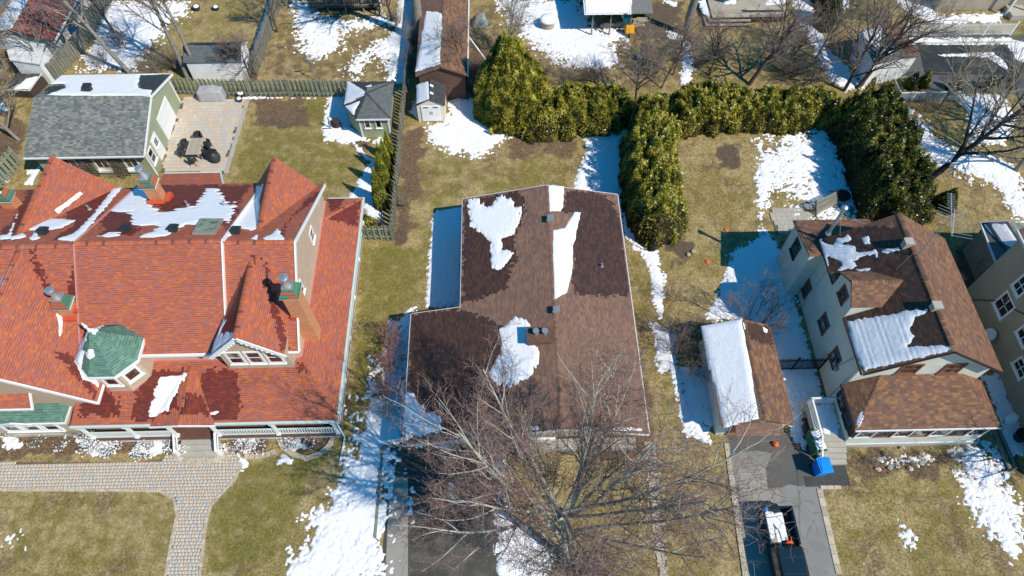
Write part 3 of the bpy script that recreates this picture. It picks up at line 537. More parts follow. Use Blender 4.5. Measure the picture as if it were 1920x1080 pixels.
# ---- front paver walk: small pavers, one piece of setting with joined pavers
walk = sheet('walkway', WALK, .006, 'sand', .05)
def pave(poly, rot, rows, wmin, wmax, z, seed, gap=.012, inset=.0, keepout=None):
    R = np.random.default_rng(seed); P = np.array(poly); c, s = math.cos(rot), math.sin(rot); Q = P @ np.array([[c, -s], [s, c]]); x0, y0 = Q.min(0); x1, y1 = Q.max(0); out = []
    y = y0
    while y < y1:
        x = x0-R.random()*wmax; h = rows*(1 if R.random() < .8 else 1.0)
        while x < x1:
            w = R.choice([wmin, (wmin+wmax)/2, wmax]); out.append((x+w/2, y+h/2, w-gap, h-gap)); x += w
        y += h
    A = np.array(out); ctr = A[:, :2] @ np.array([[c, s], [-s, c]]); d = sdf(poly, ctr[:, 0], ctr[:, 1]); k = d > np.minimum(A[:, 2], A[:, 3])*.2+inset
    if keepout: k &= sdfm(keepout, ctr[:, 0], ctr[:, 1]) < 0
    return ctr[k], A[k, 2:]
ctr, sz = pave(g2(WALK), 0, .2, .15, .25, 0, 3, .008); R = np.random.default_rng(4); V = []; rn = []
oc = np.array([(-1, -1, 0), (1, -1, 0), (1, 1, 0), (-1, 1, 0), (-.9, -.9, 1), (.9, -.9, 1), (.9, .9, 1), (-.9, .9, 1)]); n = len(ctr)
zz = R.uniform(.012, .02, n); V = np.stack([ctr[:, None, 0]+oc[None, :, 0]*sz[:, None, 0]/2, ctr[:, None, 1]+oc[None, :, 1]*sz[:, None, 1]/2, np.where(oc[None, :, 2] > 0, zz[:, None], .0)], -1).reshape(-1, 3)
fq = np.array([(4, 5, 6, 7), (0, 1, 5, 4), (1, 2, 6, 5), (2, 3, 7, 6), (3, 0, 4, 7)]); tag(link('pavers', mesh_np('pavers', V, (np.arange(n)[:, None, None]*8+fq).reshape(-1, 4), attrs={'rnd': np.repeat(R.random(n), 8)}), M['paverj'], walk), kind='stuff')
def unit_block(name, mat, bev=.012, s=(1, 1, 1)):
    o = MB().box((0, 0, 0), s).build(name, M[mat], None, bevel=bev); me = o.data; bpy.data.objects.remove(o); return me
def pieces(parent, name, items, mat, h=.06):
    """items: (x, y, z, w, d, rz): alike pieces sharing one mesh"""
    me = unit_block(name, mat, .03)
    for x, y, z, w, d, rz in items:
        o = bpy.data.objects.new(name, me); COL.objects.link(o); o.parent = parent; o.location = (x, y, z); o.scale = (w, d, h); o.rotation_euler = (random.uniform(-.01, .01), random.uniform(-.01, .01), rz)
        if parent.parent is None: o.location = (x-parent.location.x, y-parent.location.y, z-parent.location.z)
def along(pxs, step, z=0, px=True):
    P = [Vector((*p, 0)) for p in (g2(pxs, z) if px else pxs)]; out = []; acc = step/2
    for a, b in zip(P[:-1], P[1:]):
        L = (b-a).length; d = (b-a)/L
        while acc < L: out.append((a+d*acc, math.atan2(d.y, d.x))); acc += step
        acc -= L
    return out
st = tag(bpy.data.objects.new('walk_edging', None), kind='structure'); COL.objects.link(st); pieces(st, 'edging_stone', [(p.x, p.y, .0, .3, .16, a) for p, a in along([(448, 850), (451, 875), (440, 900), (415, 925), (395, 948), (386, 980), (374, 1085)], .31)], 'stone')
pieces(st, 'edging_stone', [(p.x, p.y, .0, .3, .16, a) for p, a in along([(309, 1085), (322, 1010), (332, 965), (326, 935), (300, 921), (200, 919), (100, 919), (0, 919)], .31)], 'stone')
# half-round doorstep paving rings
c0 = at(380, 838); ring = tag(bpy.data.objects.new('entrance_paving_ring', None), kind='structure'); COL.objects.link(ring)
pieces(ring, 'ring_paver', [(c0.x+1.75*math.cos(t), c0.y+1.0*math.sin(t), .012, .3, .3, t+1.57) for t in np.linspace(math.pi*1.03, math.pi*1.97, 17)], 'stone')
# ---- back patio slabs
patio = sheet('patio', PATIO, .006, 'sand', .05); ctr, sz = pave(g2(PATIO), 0, .37, .28, .56, 0, 9, .016); print('patio slabs', len(ctr))
pieces(patio, 'patio_slab', [(c[0], c[1], .008, s[0], s[1], 0) for c, s in zip(ctr[:300], sz[:300])], 'paver', .05)
pieces(patio, 'border_slab', [(p.x+.12, p.y, .014, .42, .34, a) for p, a in along([(462, 186), (420, 327)], .42)], 'conc', .06)
# ---- driveways
dr1 = sheet('driveway', DRIVE1, .0, 'asphalt', .06); sheet('driveway_strip', [(731, 895), (765, 895), (765, 1090), (722, 1090)], .008, 'asphalt3', .03)
dr2 = sheet('driveway', DRIVE2, .0, 'asphalt2', .06); sheet('driveway_lane', [(1384, 880), (1448, 870), (1470, 960), (1495, 1090), (1395, 1090)], .006, 'asphalt3', .03)
sheet('wet_pavement', [(1364, 815), (1505, 815), (1528, 860), (1530, 905), (1500, 912), (1480, 908), (1468, 913), (1440, 917), (1436, 880), (1448, 850), (1420, 845), (1368, 850)], .012, 'asphaltw', .02)
ed = tag(bpy.data.objects.new('driveway_edging', None), kind='structure'); COL.objects.link(ed); pieces(ed, 'edging_stone', [(p.x, p.y, .015, .52, .34, a) for p, a in along([(1536, 916), (1575, 1085)], .54)], 'stone')
pieces(ed, 'edging_stone', [(p.x, p.y, .015, .4, .22, a) for p, a in along([(1538, 914), (1583, 914)], .42)]+[(p.x, p.y, .012, .45, .3, a) for p, a in along([(1362, 830), (1398, 1085)], .47)], 'stone')
cw = sheet('cobble_path', [(1205, 828), (1230, 828), (1254, 1090), (1236, 1090)], .004, 'sand', .05); ctr, sz = pave(g2([(1205, 828), (1230, 828), (1254, 1090), (1236, 1090)]), 0, .19, .17, .3, 0, 5); pieces(cw, 'cobble', [(c[0], c[1], .006, s[0], s[1], 0) for c, s in zip(ctr, sz)], 'stone', .05)
mt = tag(MB().bb((*at(1538, 912)[:2], .005), (*(at(1583, 868)[:2]), .03)).build('doormat', M['rubber']), 'large dark rubber mat on the paving at the foot of the porch steps', 'mat')
tag(MB().bb((*at(1512, 913)[:2], .012), (*(at(1542, 893)[:2]), .034)).build('doormat', M['rubber']), 'small square dark rubber mat in front of the blue bin', 'mat')
pt = sheet('back_patio', [(1443, 392), (1492, 390), (1530, 395), (1530, 430), (1455, 438)], .004, 'sand', .05); ctr, sz = pave(g2([(1443, 392), (1492, 390), (1530, 395), (1530, 430), (1455, 438)]), 0, .4, .4, .4, 0, 6); pieces(pt, 'patio_slab', [(c[0], c[1], .01, s[0], s[1], 0) for c, s in zip(ctr, sz)], 'conc', .05)
# side path slabs in the shade beside the long brick outbuilding
sh = sheet('shaded_walk', [(748, 0), (778, 0), (772, 60), (765, 155), (742, 155), (752, 90), (740, 55)], .0, 'conc', .04)
# pool and its deck
pool_deck = sheet('pool_deck', [(1690, 66), (1925, 66), (1940, 200), (1900, 175), (1725, 175), (1700, 140)], .0, 'asphaltw', .04); pool = sheet('pool_water', [(1722, 84), (1900, 84), (1912, 140), (1735, 140)], .03, 'pool', .02)
MB().bb((*at(1722, 84)[:2], .0), (*at(1905, 78)[:2], .12)).build('coping', M['concw'], pool_deck)
# ================================================================ RED VICTORIAN HOUSE
house = thing('victorian_house', 'large beige house with red shingle roofs, green turret and wraparound porch', 'house', (-18, 24, 0))
e, r_, Yr, Yf, Yb, XE, XL = 5.1, 8.9, 24.2, 18.95, 31.8, -12.25, -44.0
Xa, Xb = at(145, 450, 9).x, at(416, 452, 9).x
RP = {}
RP['front'] = roof('roof', [(XL, Yf, e), (XE, Yf, e), (XE, Yr, r_), (XL, Yr, r_)], 'red', house)
RP['back'] = roof('roof', [(XE, Yb, e), (XL, Yb, e), (XL, Yr, r_), (XE, Yr, r_)], 'red', house)
dz = .2
RP['cfront'] = roof('roof', [(Xa, Yf-.1, e+dz-.07), (Xb, Yf-.1, e+dz-.07), (Xb, Yr, r_+dz), (Xa, Yr, r_+dz)], 'red', house)
RP['cback'] = roof('roof', [(Xb, Yb+.1, e+dz-.05), (Xa, Yb+.1, e+dz-.05), (Xa, Yr, r_+dz), (Xb, Yr, r_+dz)], 'red', house)
for X, mt_ in ((Xa-.04, 'pinktrim'), (Xb+.05, 'white')):
    MB().bar((X, Yf-.12, e+dz-.13), (X, Yr, r_+dz-.06), .08, .26).build('rake_trim', M[mt_], house); MB().bar((X, Yb+.12, e+dz-.12), (X, Yr+.001, r_+dz-.061), .08, .26).build('rake_trim', M[mt_], house)
ridgecap((Xa, Yr, r_+dz), (Xb, Yr, r_+dz), 'red', house); ridgecap((Xb+.2, Yr, r_), (XE, Yr, r_), 'red', house); ridgecap((XL+8, Yr, r_), (Xa-.2, Yr, r_), 'red', house)
MB().bar((XE+.03, Yf-.02, e-.06), (XE+.03, Yr, r_-.06), .08, .24).bar((XE+.03, Yb, e-.06), (XE+.03, Yr, r_-.061), .081, .24).build('rake_trim', M['white'], house)
# walls
MB().bb((XL, Yf+.35, 0), (XE-.3, Yb-.35, e-.08)).build('wall', M['beige'], house)
wall(house, [(XE-.3, Yf+.35, e-.08), (XE-.3, Yb-.35, e-.08), (XE-.3, Yr, r_-.35)], .2, 'beige', 'gable_wall')
MB().bb((XE-.33, Yf+.3, 3.5), (XE-.2, Yb-.3, 3.72)).bb((XL, Yf+.2, 3.5), (XE-.34, Yf+.36, 3.75)).build('roof_flashing', M['pinktrim'], house)
MB().bb((Xa+.1, Yf-.2, e-.13), (Xb-.05, Yf-.02, e+.03)).bb((-13.0, Yf-.12, e-.15), (XE, Yf-.01, e-.03)).build('gutter', M['white'], house)
window(house, (XE-.3, 22.9, 5.6), (0, 1, 0), (0, 0, 1), .75, 1.0, 'white', 1, 2)
window(house, (XE-.3, 27.4, 5.2), (0, 1, 0), (0, 0, 1), .6, .9, 'white', 1, 2)
def xgable(X, hw, zt, ze, Y0, Y1, name='roof', mat='red', endY=None, key=''):
    RP[key+'W'] = roof(name, [(X-hw, Y0, ze), (X, Y0, zt), (X, Y1, zt), (X-hw, Y1, ze)], mat, house); RP[key+'E'] = roof(name, [(X+hw, Y1, ze), (X, Y1, zt), (X, Y0, zt), (X+hw, Y0, ze)], mat, house); ridgecap((X, min(Y0, Y1), zt), (X, max(Y0, Y1), zt), mat, house)
xgable(-14.8, 2.1, 8.3, 6.1, 18.15, 23.6, key='fg'); xgable(-14.8, 2.25, 8.2, 5.1, 24.6, 31.55, key='bg')
XW = -28.37; xgable(XW, 4.6, 8.8, 4.3, 16.3, 24.2, key='wing'); xbg = at(20, 448, 8.6).x; xgable(xbg, 2.9, 8.3, 4.9, 24.6, 31.9, key='wbg')
# front gable wall, bargeboard and triple window
wall(house, [(-16.75, 18.6, 3.6), (-12.85, 18.6, 3.6), (-12.85, 18.6, 6.1), (-14.8, 18.6, 8.1), (-16.75, 18.6, 6.1)], 1.6, 'beige', 'gable_wall')
b = MB()
for s_ in (-1, 1): b.bar((-14.8+s_*2.16, 18.1, 6.0), (-14.8, 18.1, 8.24), .07, .28, (0, 0, 1))
b.build('bargeboard', M['white'], house)
br = MB()
for s_ in (-1, 1):
    for i in range(7): t = .3+.1*i; br.lathe([(.02, -.05), (.1, 0), (.02, .05)], (-14.8+s_*2.16*(1-t), 18.08, 6.0+2.24*t-.22), 6, (Vector((1, 0, 0)), Vector((0, 0, 1)), Vector((0, 1, 0))))
br.build('gable_fretwork', M['white'], house)
for k, x in enumerate((-15.95, -14.8, -13.65)): window(house, (x, 18.6, 5.05), (1, 0, 0), (0, 0, 1), .75, 1.3, 'white', 1, 2, .12, 'glassb')
# oval window under the main eave
b = MB(); ox = at(348, 673, 4.5).x
for i in range(20):
    a0, a1 = 6.2832*i/20, 6.2832*(i+1)/20; b.bar((ox+.72*math.cos(a0), Yf+.31, 4.45+.33*math.sin(a0)), (ox+.72*math.cos(a1), Yf+.31, 4.45+.33*math.sin(a1)), .12, .1, (0, 1, 0))
ov = b.build('oval_window', M['white'], house); MB().lathe([(.66, 0), (.66, .02)], (ox, Yf+.34, 4.45), 20, (Vector((1, 0, 0)), Vector((0, 0, .44)), Vector((0, -1, 0)))).build('pane', M['glass'], ov)
# porch roof: south strip, east strip, hips and entrance gable
pz, pt_ = 2.95, 3.62; Xp, Yp, XpL, Yn = -10.08, 15.4, -25.75, 32.3; Xw, Yw = XE-.28, Yf+.34
RP['pS'] = roof('porch_roof', [(XpL, Yp, pz), (Xp, Yp, pz), (Xw, Yw, pt_), (XpL, Yw, pt_)], 'red', house); RP['pE'] = roof('porch_roof', [(Xp, Yp, pz), (Xp, Yn, pz), (Xw, Yn-2.4, pt_), (Xw, Yw, pt_)], 'red', house); RP['pN'] = roof('porch_roof', [(Xp, Yn, pz), (Xw-.5, Yn, pz), (Xw-.5, Yn-2.4, pt_), (Xw, Yn-2.4, pt_)], 'red', house)
ridgecap((Xp+.05, Yp-.05, pz-.02), (Xw, Yw, pt_), 'red', house, .17); ridgecap((Xp, Yn, pz-.02), (Xw, Yn-2.4, pt_), 'red', house, .17)
MB().bb((XpL-.05, Yp-.14, pz-.2), (Xp+.12, Yp-.005, pz-.02)).bb((Xp+.005, Yp, pz-.2), (Xp+.14, Yn+.1, pz-.02)).bb((Xw, Yn+.005, pz-.2), (Xp, Yn+.1, pz-.02)).build('gutter', M['mint'], house)
gx = at(338, 776, 3.5).x
RP['eW'] = roof('porch_roof', [(gx-1.9, Yp-.12, pz+.01), (gx, Yp-.3, 3.4), (gx, Yw-.4, 3.63), (gx-.1, Yw-.4, 3.58)], 'red', house, .1); RP['eE'] = roof('porch_roof', [(gx+1.9, Yp-.12, pz+.01), (gx+.1, Yw-.4, 3.58), (gx, Yw-.4, 3.63), (gx, Yp-.3, 3.4)], 'red', house, .1); ridgecap((gx, Yp-.3, 3.4), (gx, Yw-.4, 3.63), 'red', house, .15)
b = MB()
for s_ in (-1, 1): b.bar((gx+s_*1.95, Yp-.2, pz-.08), (gx, Yp-.33, 3.32), .06, .16)
b.build('entrance_fascia', M['white'], house); wall(house, [(gx-1.7, Yp-.1, pz-.1), (gx+1.7, Yp-.1, pz-.1), (gx, Yp-.1, 3.28)], .1, 'beige', 'entrance_gable')
# porch floor, steps, beams, columns, railings
MB().bb((XpL+.2, 15.3, .55), (-10.35, Yf+.3, .7)).bb((-12.5, Yf+.3, .55), (-10.35, 31.9, .699)).build('porch_floor', M['porchwood'], house); MB().bb((XpL+.25, 15.4, 0), (-10.45, 15.6, .55)).bb((-10.65, 16.1, 0), (-10.45, 31.9, .55)).build('porch_skirt', M['whitew'], house)
for i in range(3): MB().bb((-20.2, 15.29-.32*(i+1), 0), (-17.9, 15.295-.32*i, .55-.17*i-.1)).build('step', M['conc'], house)
MB().bb((XpL+.2, 15.46, 2.6), (-10.3, 15.62, 2.78)).bb((-10.5, 15.93, 2.6), (-10.3, 31.9, 2.78)).build('porch_beam', M['mint'], house)
cols_ = [(-25.5, 15.45), (-22.8, 15.45), (-20.35, 15.45), (-17.75, 15.45), (-14.1, 15.45), (-10.42, 15.45)]+[(-10.42, y) for y in (18.9, 22, 25.2, 28.4, 31.7)]
for x, y in cols_: MB().box((x, y, 1.65), (.16, .16, 1.9)).box((x, y, 2.5), (.26, .26, .14)).box((x, y, .8), (.24, .24, .22)).build('column', M['white'], house)
bal = unit_block('baluster', 'white', .0, (.05, .05, .72))
def railing(parent, a, b, z, mat, step=.16, h=.78, top=.07, me=bal):
    a, b = Vector(a), Vector(b); L = (b-a).length; n = int(L/step)
    MB().bar(a+Vector((0, 0, z+h+.04)), b+Vector((0, 0, z+h+.04)), .1, top).bar(a+Vector((0, 0, z+.08)), b+Vector((0, 0, z+.08)), .07, .06).build('rail', M[mat], parent)
    for i in range(n):
        p = a+(b-a)*((i+.5)/n); o = bpy.data.objects.new('baluster', me); COL.objects.link(o); o.parent = parent; o.location = Vector((p.x, p.y, z+.42))-(parent.location if parent.parent is None else Vector())
for k, (a, c) in enumerate((((-25.4, 15.45), (-22.9, 15.45)), ((-22.7, 15.45), (-20.45, 15.45)), ((-17.65, 15.45), (-14.2, 15.45)), ((-14.0, 15.45), (-10.5, 15.45)))): railing(house, (*a, 0), (*c, 0), .7, 'mint')
for x in (-20.3, -17.8): MB().bar((x, 15.35, 1.45), (x, 14.4, .75), .12, .1).box((x, 14.45, .4), (.16, .16, .8)).bar((x, 15.3, .95), (x, 14.5, .35), .06, .06).build('stair_rail', M['white'], house)
MB().bb((-10.44, 16.0, .7), (-10.36, 31.6, 1.45)).build('side_rail_panel', M['whitew'], house)
MB().tube((-10.1, 15.3, pz-.25), (-10.15, 15.35, .12), .05).bar((-10.15, 15.3, .1), (-10.28, 13.75, .06), .1, .08).build('downspout', M['white'], house)
# back low porch roof
bz = 2.9; RP['lb'] = roof('back_porch_roof', [(-20.9, 35.0, bz), (-25.0, 35.0, bz), (-25.0, 31.9, 3.8), (-19.6, 31.9, 3.8)], 'red', house); MB().bb((-24.8, 31.7, 0), (-20.8, 34.7, bz-.05)).build('back_porch_wall', M['beige'], house)
MB().bar((-20.85, 35.05, bz-.05), (-19.5, 31.9, 3.75), .12, .16).bar((-25, 35.06, bz-.06), (-20.85, 35.06, bz-.06), .1, .14).build('gutter', M['mint'], house)
# turret
tc = Vector((-23.05, 18.95, 0)); tR, tE, tz, ta = 1.68, 1.95, 5.75, 8.15
TP = []
wp = [(tc.x+tR*math.cos(rad(22.5+45*i)), tc.y+tR*math.sin(rad(22.5+45*i))) for i in range(8)]; ep = [(tc.x+tE*math.cos(rad(22.5+45*i)), tc.y+tE*math.sin(rad(22.5+45*i))) for i in range(8)]
tur = MB().prism([(x, y, 3.0) for x, y in wp], (0, 0, tz-3.05)).build('turret', M['beige'], house)
for i in range(8):
    a, c = ep[i], ep[(i+1) % 8]; mid = ((a[0]*.56+tc.x*.44), (a[1]*.56+tc.y*.44)); mid2 = ((c[0]*.56+tc.x*.44), (c[1]*.56+tc.y*.44)); zm = tz+.95
    pa = Plane([(*a, tz), (*c, tz), (*mid, zm)]); MB().prism([(*a, tz), (*c, tz), (*mid2, zm), (*mid, zm)], (0, 0, -.06)).build('turret_roof', M['greenroof'], tur, uvf=pa.uv); pa.pts = [Vector((*a, tz)), Vector((*c, tz)), Vector((*mid2, zm)), Vector((*mid, zm))]; TP.append(pa)
    pb = Plane([(*mid, zm), (*mid2, zm), (tc.x, tc.y, ta)]); MB().prism([(*mid, zm), (*mid2, zm), (tc.x, tc.y, ta)], (0, 0, -.06)).build('turret_roof', M['greenroof'], tur, uvf=pb.uv); pb.pts = [Vector((*mid, zm)), Vector((*mid2, zm)), Vector((tc.x, tc.y, ta))]; TP.append(pb)
    n_ = Vector((math.cos(rad(45*(i+1))), math.sin(rad(45*(i+1))), 0)); MB().bar((*a, tz-.07), (*c, tz-.07), .08, .2).build('turret_gutter', M['white'], tur)
    if i in (4, 5, 6):
        rt = Vector((-n_.y, n_.x, 0)); wc = tc+n_*(tR*math.cos(rad(22.5)))+Vector((0, 0, 4.7)); wdw = window(tur, wc, rt, (0, 0, 1), .68, .8, 'white', 1, 1, .13, 'glassb', sill=True)
        MB().lathe([(.34, 0), (.34, .03)], wc+Vector((0, 0, .62))+n_*.01, 14, (rt, Vector((0, 0, 1)), n_)).build('pane', M['glass'], wdw)
MB().prism([(x*1.0, y, 3.02) for x, y in [(tc.x+(tR+.05)*math.cos(rad(22.5+45*i)), tc.y+(tR+.05)*math.sin(rad(22.5+45*i))) for i in range(8)]], (0, 0, .4)).build('turret_flashing', M['pinktrim'], tur)
MB().lathe([(.12, 0), (.05, .3), (.1, .45), (.02, .9)], (tc.x, tc.y, ta-.1), 8).build('finial', M['white'], tur)
# chimneys
def chimney(x0, x1, y0, y1, z0, z1, flue=True, parent=house):
    ch = MB().bb((x0, y0, z0), (x1, y1, z1)).build('chimney', M['brick'], parent); cx, cy = (x0+x1)/2, (y0+y1)/2; hx, hy = (x1-x0)/2+.12, (y1-y0)/2+.12
    MB().bb((cx-hx, cy-hy, z1), (cx+hx, cy+hy, z1+.1)).build('chimney_trim', M['white'], ch); rr_ = .28
    for pts in ([(-hx, -hy), (hx, -hy)], [(hx, -hy), (hx, hy)], [(hx, hy), (-hx, hy)], [(-hx, hy), (-hx, -hy)]):
        (ax_, ay_), (bx_, by_) = pts; tp = [(bx_*rr_/hx*.9, by_*rr_/hy*.9), (ax_*rr_/hx*.9, ay_*rr_/hy*.9)]; P = [(cx+ax_, cy+ay_, z1+.1), (cx+bx_, cy+by_, z1+.1), (cx+tp[0][0], cy+tp[0][1], z1+.7), (cx+tp[1][0], cy+tp[1][1], z1+.7)]
        pl = Plane(P); MB().prism(P, (0, 0, -.05)).build('chimney_hood', M['greenred'], ch, uvf=pl.uv)
    if flue: MB().box((cx, cy, z1+.72), (.6, .6, .12)).lathe([(.27, .75), (.2, .95), (.17, 1.0), (.17, 1.3)], (cx, cy, z1), 16).lathe([(.24, 1.3), (.26, 1.34), (.26, 1.52), (.2, 1.56)], (cx, cy, z1), 16).build('flue', M['steel'], ch, smooth=True)
    return ch
chimney(XE-.28, XE+.62, 20.5, 21.35, 3.3, 8.55); chimney(-26.02, -25.22, 20.85, 21.55, 5.6, 7.3); chimney(-22.95, -22.15, 29.35, 30.05, 5.6, 7.9); chimney(-32.4, -31.6, 29.0, 29.7, 5, 7.2, False)
MB().bb((-26.25, 20.55, 6.3), (-25.0, 20.84, 6.48)).bb((-25.19, 20.84, 6.3), (-24.95, 21.7, 6.95)).build('chimney_flashing', M['flash'], house); MB().bb((-23.1, 28.98, 6.25), (-21.95, 29.29, 6.75)).bb((-22.04, 29.29, 6.1), (-21.75, 30.1, 6.6)).build('chimney_flashing', M['flash'], house); MB().bb((XE-.35, 20.42, 6.0), (XE-.03, 20.499, 6.5)).build('chimney_flashing', M['flash'], house)
# roof vents, pipes and skylight on the back slope
def onroof(pl, x, y): return pl.hit(x, y)
def boxvent(pl, x, y, parent, w=.55, mat='slate', name='roof_vent'):
    p = pl.hit(x, y); b = MB(); b.box(p+pl.n*.12, (w*.8, w*.8, .24), (pl.u, pl.v, pl.n)); b.prism([p+pl.u*i*w/2+pl.v*j*w/2+pl.n*.24 for i, j in ((-1, -1), (1, -1), (1, 1), (-1, 1))], pl.n*.1); b.box(p+pl.n*.37, (w*.7, w*.7, .06), (pl.u, pl.v, pl.n)); return b.build(name, M[mat], parent)
for x, y, k in ((82, 438, 'back'), (237, 432, 'cback'), (326, 433, 'cback'), (443, 437, 'back')): boxvent(RP[k], x, y, house)
def pipe(pl, x, y, parent, h=.45, r=.07): p = pl.hit(x, y); return MB().tube(p, p+Vector((0, 0, h)), r, r, 10).lathe([(r*2.2, 0), (r*1.1, .12)], p, 10).build('vent_pipe', M['steel'], parent)
for x, y, k in ((168, 393, 'back'), (352, 385, 'cback'), (422, 386, 'cback')): pipe(RP[k], x, y, house)
pl = RP['cback']; P = [pl.hit(x, y)+pl.n*.1 for x, y in ((361, 440), (404, 440), (420, 413), (376, 413))]
sk = MB().prism([p-pl.n*.2 for p in P], pl.n*.24).build('skylight', M['greymetal'], house); cs = sum(P, Vector())/4; MB().prism([cs+(p-cs)*.84+pl.n*.045 for p in P], pl.n*.012).build('pane', M['glassg'], sk)
# left front wing: gable wall, pent strip, green roofed bay
wall(house, [(-33, 16.75, 0), (-24.3, 16.75, 0), (-24.3, 16.75, 4.4), (XW, 16.75, 8.3), (-33, 16.75, 4.0)], 2.4, 'beige2', 'wing_wall'); MB().bar((XW, 16.22, 8.76), (-23.74, 16.22, 4.22), .08, .24).bar((-23.74, 16.2, 4.2), (-23.74, 17.4, 4.2), .08, .2).build('rake_trim', M['white'], house)
pl = roof('pent_roof', [(-33, 16.1, 4.05), (-27.6, 16.1, 4.05), (-27.6, 16.8, 4.75), (-33, 16.8, 4.75)], 'red', house, .08); MB().bb((-33, 16.0, 3.92), (-27.55, 16.08, 4.07)).bar((-27.56, 16.02, 4.0), (-27.56, 16.78, 4.73), .06, .16).build('rake_trim', M['white'], house)
for x in (-31.0, -29.85, -28.7): window(house, (x, 16.72, 3.65), (1, 0, 0), (0, 0, 1), .75, .9, 'white', 1, 2, .12, 'glassb')
MB().bb((-33, 15.95, .3), (-26.6, 16.74, 2.6)).build('bay', M['beige'], house); pl = roof('bay_roof', [(-33, 15.75, 2.62), (-26.4, 15.75, 2.62), (-26.75, 16.74, 3.2), (-33, 16.74, 3.2)], 'greenroof', house, .06)
pl2 = roof('bay_roof', [(-26.4, 15.75, 2.62), (-26.4, 17.3, 2.62), (-26.75, 17.3, 3.2), (-26.75, 16.74, 3.2)], 'greenroof', house, .06); MB().bb((-33, 15.66, 2.5), (-26.34, 15.74, 2.64)).bb((-26.38, 15.75, 2.5), (-26.32, 17.3, 2.64)).build('gutter', M['white'], house)
b = MB(); [b.bar((-29.3+s_*1.0, 15.64, 2.6), (-29.3, 15.6, 2.98), .08, .14) for s_ in (-1, 1)]; b.build('bay_pediment', M['white'], house)
for x in (-30.3, -29.1, -27.9): window(house, (x, 15.95, 1.65), (1, 0, 0), (0, 0, 1), .8, 1.3, 'white', 1, 2, .14, 'glass')
MB().bb((-33, 15.85, 0), (-26.5, 16.7, .3)).build('foundation', M['conc'], house)
# ---- wet shingles around the melting snow
wet(RP['back'], [[(20, 420), (60, 340), (70, 345), (30, 450), (0, 450), (0, 430)], [(90, 400), (170, 355), (222, 355), (145, 450), (95, 450), (140, 420), (120, 400)]], 'red_wet')
wet(RP['cback'], [[(300, 347), (465, 347), (430, 440), (415, 420), (380, 400), (350, 395), (305, 400), (285, 370)], [(190, 440), (215, 405), (245, 405), (260, 430), (250, 440)], [(225, 350), (300, 347), (290, 400), (200, 430), (190, 425)], [(300, 400), (410, 350), (300, 347)]], 'red_wet')
wet(RP['bgW'], [[(475, 347), (520, 310), (512, 350), (492, 440), (480, 450), (470, 430), (480, 380)]], 'red_wet'); wet(RP['bgE'], [[(590, 352), (600, 365), (540, 412), (520, 440), (500, 450), (540, 405), (560, 385)]], 'red_wet', .2); wet(RP['back'], [[(590, 357), (606, 362), (545, 410), (525, 450), (512, 448)]], 'red_wet', .2)
wet(RP['front'], [[(52, 468), (62, 468), (98, 545), (85, 560), (70, 520)], [(127, 545), (138, 500), (146, 545), (142, 600), (125, 600)], [(470, 500), (478, 480), (470, 560), (440, 620), (404, 660), (416, 560), (420, 580)], [(488, 480), (497, 490), (540, 655), (525, 655)]], 'red_wet', .15)
wet(RP['fgW'], [[(482, 478), (476, 520), (447, 632), (400, 662), (415, 620), (450, 540)]], 'red_wet', .2); wet(RP['fgE'], [[(488, 475), (500, 500), (545, 655), (527, 655), (505, 570)]], 'red_wet', .15)
wet(RP['wingE'], [[(60, 470), (98, 540), (85, 545)], [(105, 660), (125, 665), (185, 735), (180, 748)]], 'red_wet', .15)
wet(RP['pS'], [[(145, 780), (155, 740), (190, 720), (220, 745), (225, 780)], [(245, 785), (262, 700), (360, 692), (340, 775), (300, 788)], [(375, 700), (430, 690), (445, 700), (455, 770), (440, 788), (350, 785), (345, 735), (375, 740)], [(560, 680), (595, 680), (598, 698), (560, 697)]], 'red_wet'); wet(RP['eW'], [[(300, 770), (330, 720), (335, 770)]], 'red_wet'); wet(RP['eE'], [[(345, 775), (350, 735), (385, 745), (400, 780)]], 'red_wet')
wet(RP['pE'], [[(615, 372), (680, 372), (672, 425), (620, 410)]], 'red_wet'); wet(RP['pN'], [[(612, 371), (650, 371), (625, 398)]], 'red_wet')
# ---- snow on the red roofs
rsnow(RP['cback'], [[(237, 343), (260, 343), (283, 362), (280, 380), (300, 400), (320, 395), (352, 388), (368, 388), (385, 353), (405, 353), (432, 385), (442, 378), (430, 418), (420, 413), (378, 413), (365, 420), (350, 420), (340, 425), (308, 443), (268, 443), (300, 425), (290, 420), (262, 424), (246, 420), (245, 400), (205, 395), (195, 390), (222, 360)], [(182, 441), (205, 436), (226, 437), (224, 443)]], ['broad jagged snow patch on the back slope of the red house between chimney and skylight', 'thin snow bar beside the second roof vent of the red house'], rag=.35)
rsnow(RP['back'], [[(229, 351), (212, 354), (184, 390), (158, 418), (134, 440), (104, 448), (146, 452)], [(42, 432), (70, 412), (100, 410), (142, 413), (115, 428), (75, 433)], [(56, 445), (70, 430), (74, 446), (62, 451)], [(0, 440), (15, 440), (34, 398), (18, 448), (0, 450)], [(16, 446), (46, 435), (46, 444), (24, 450)]], ['long diagonal snow strip along the left side of the raised red middle roof', 'snow patch just above the leftmost roof vent of the red house', 'small snow lobe left of the leftmost roof vent', 'snow wedge at the left edge of the red ridge', 'small snow patch on the ridge between the left edge and the leftmost vent'], rag=.12)
rsnow(RP['back'], [[(474, 345), (485, 360), (488, 400), (482, 430), (470, 432), (440, 425), (432, 442), (424, 444), (440, 410)], [(470, 448), (482, 440), (482, 449)], [(492, 448), (515, 435), (520, 425), (530, 445), (533, 450), (510, 451)]], ['snow on the red back slope right of the white roof rib', 'tiny snow triangle left of the rear gable ridge foot', 'snow toe on the red ridge right of the rear gable'], rag=.1)
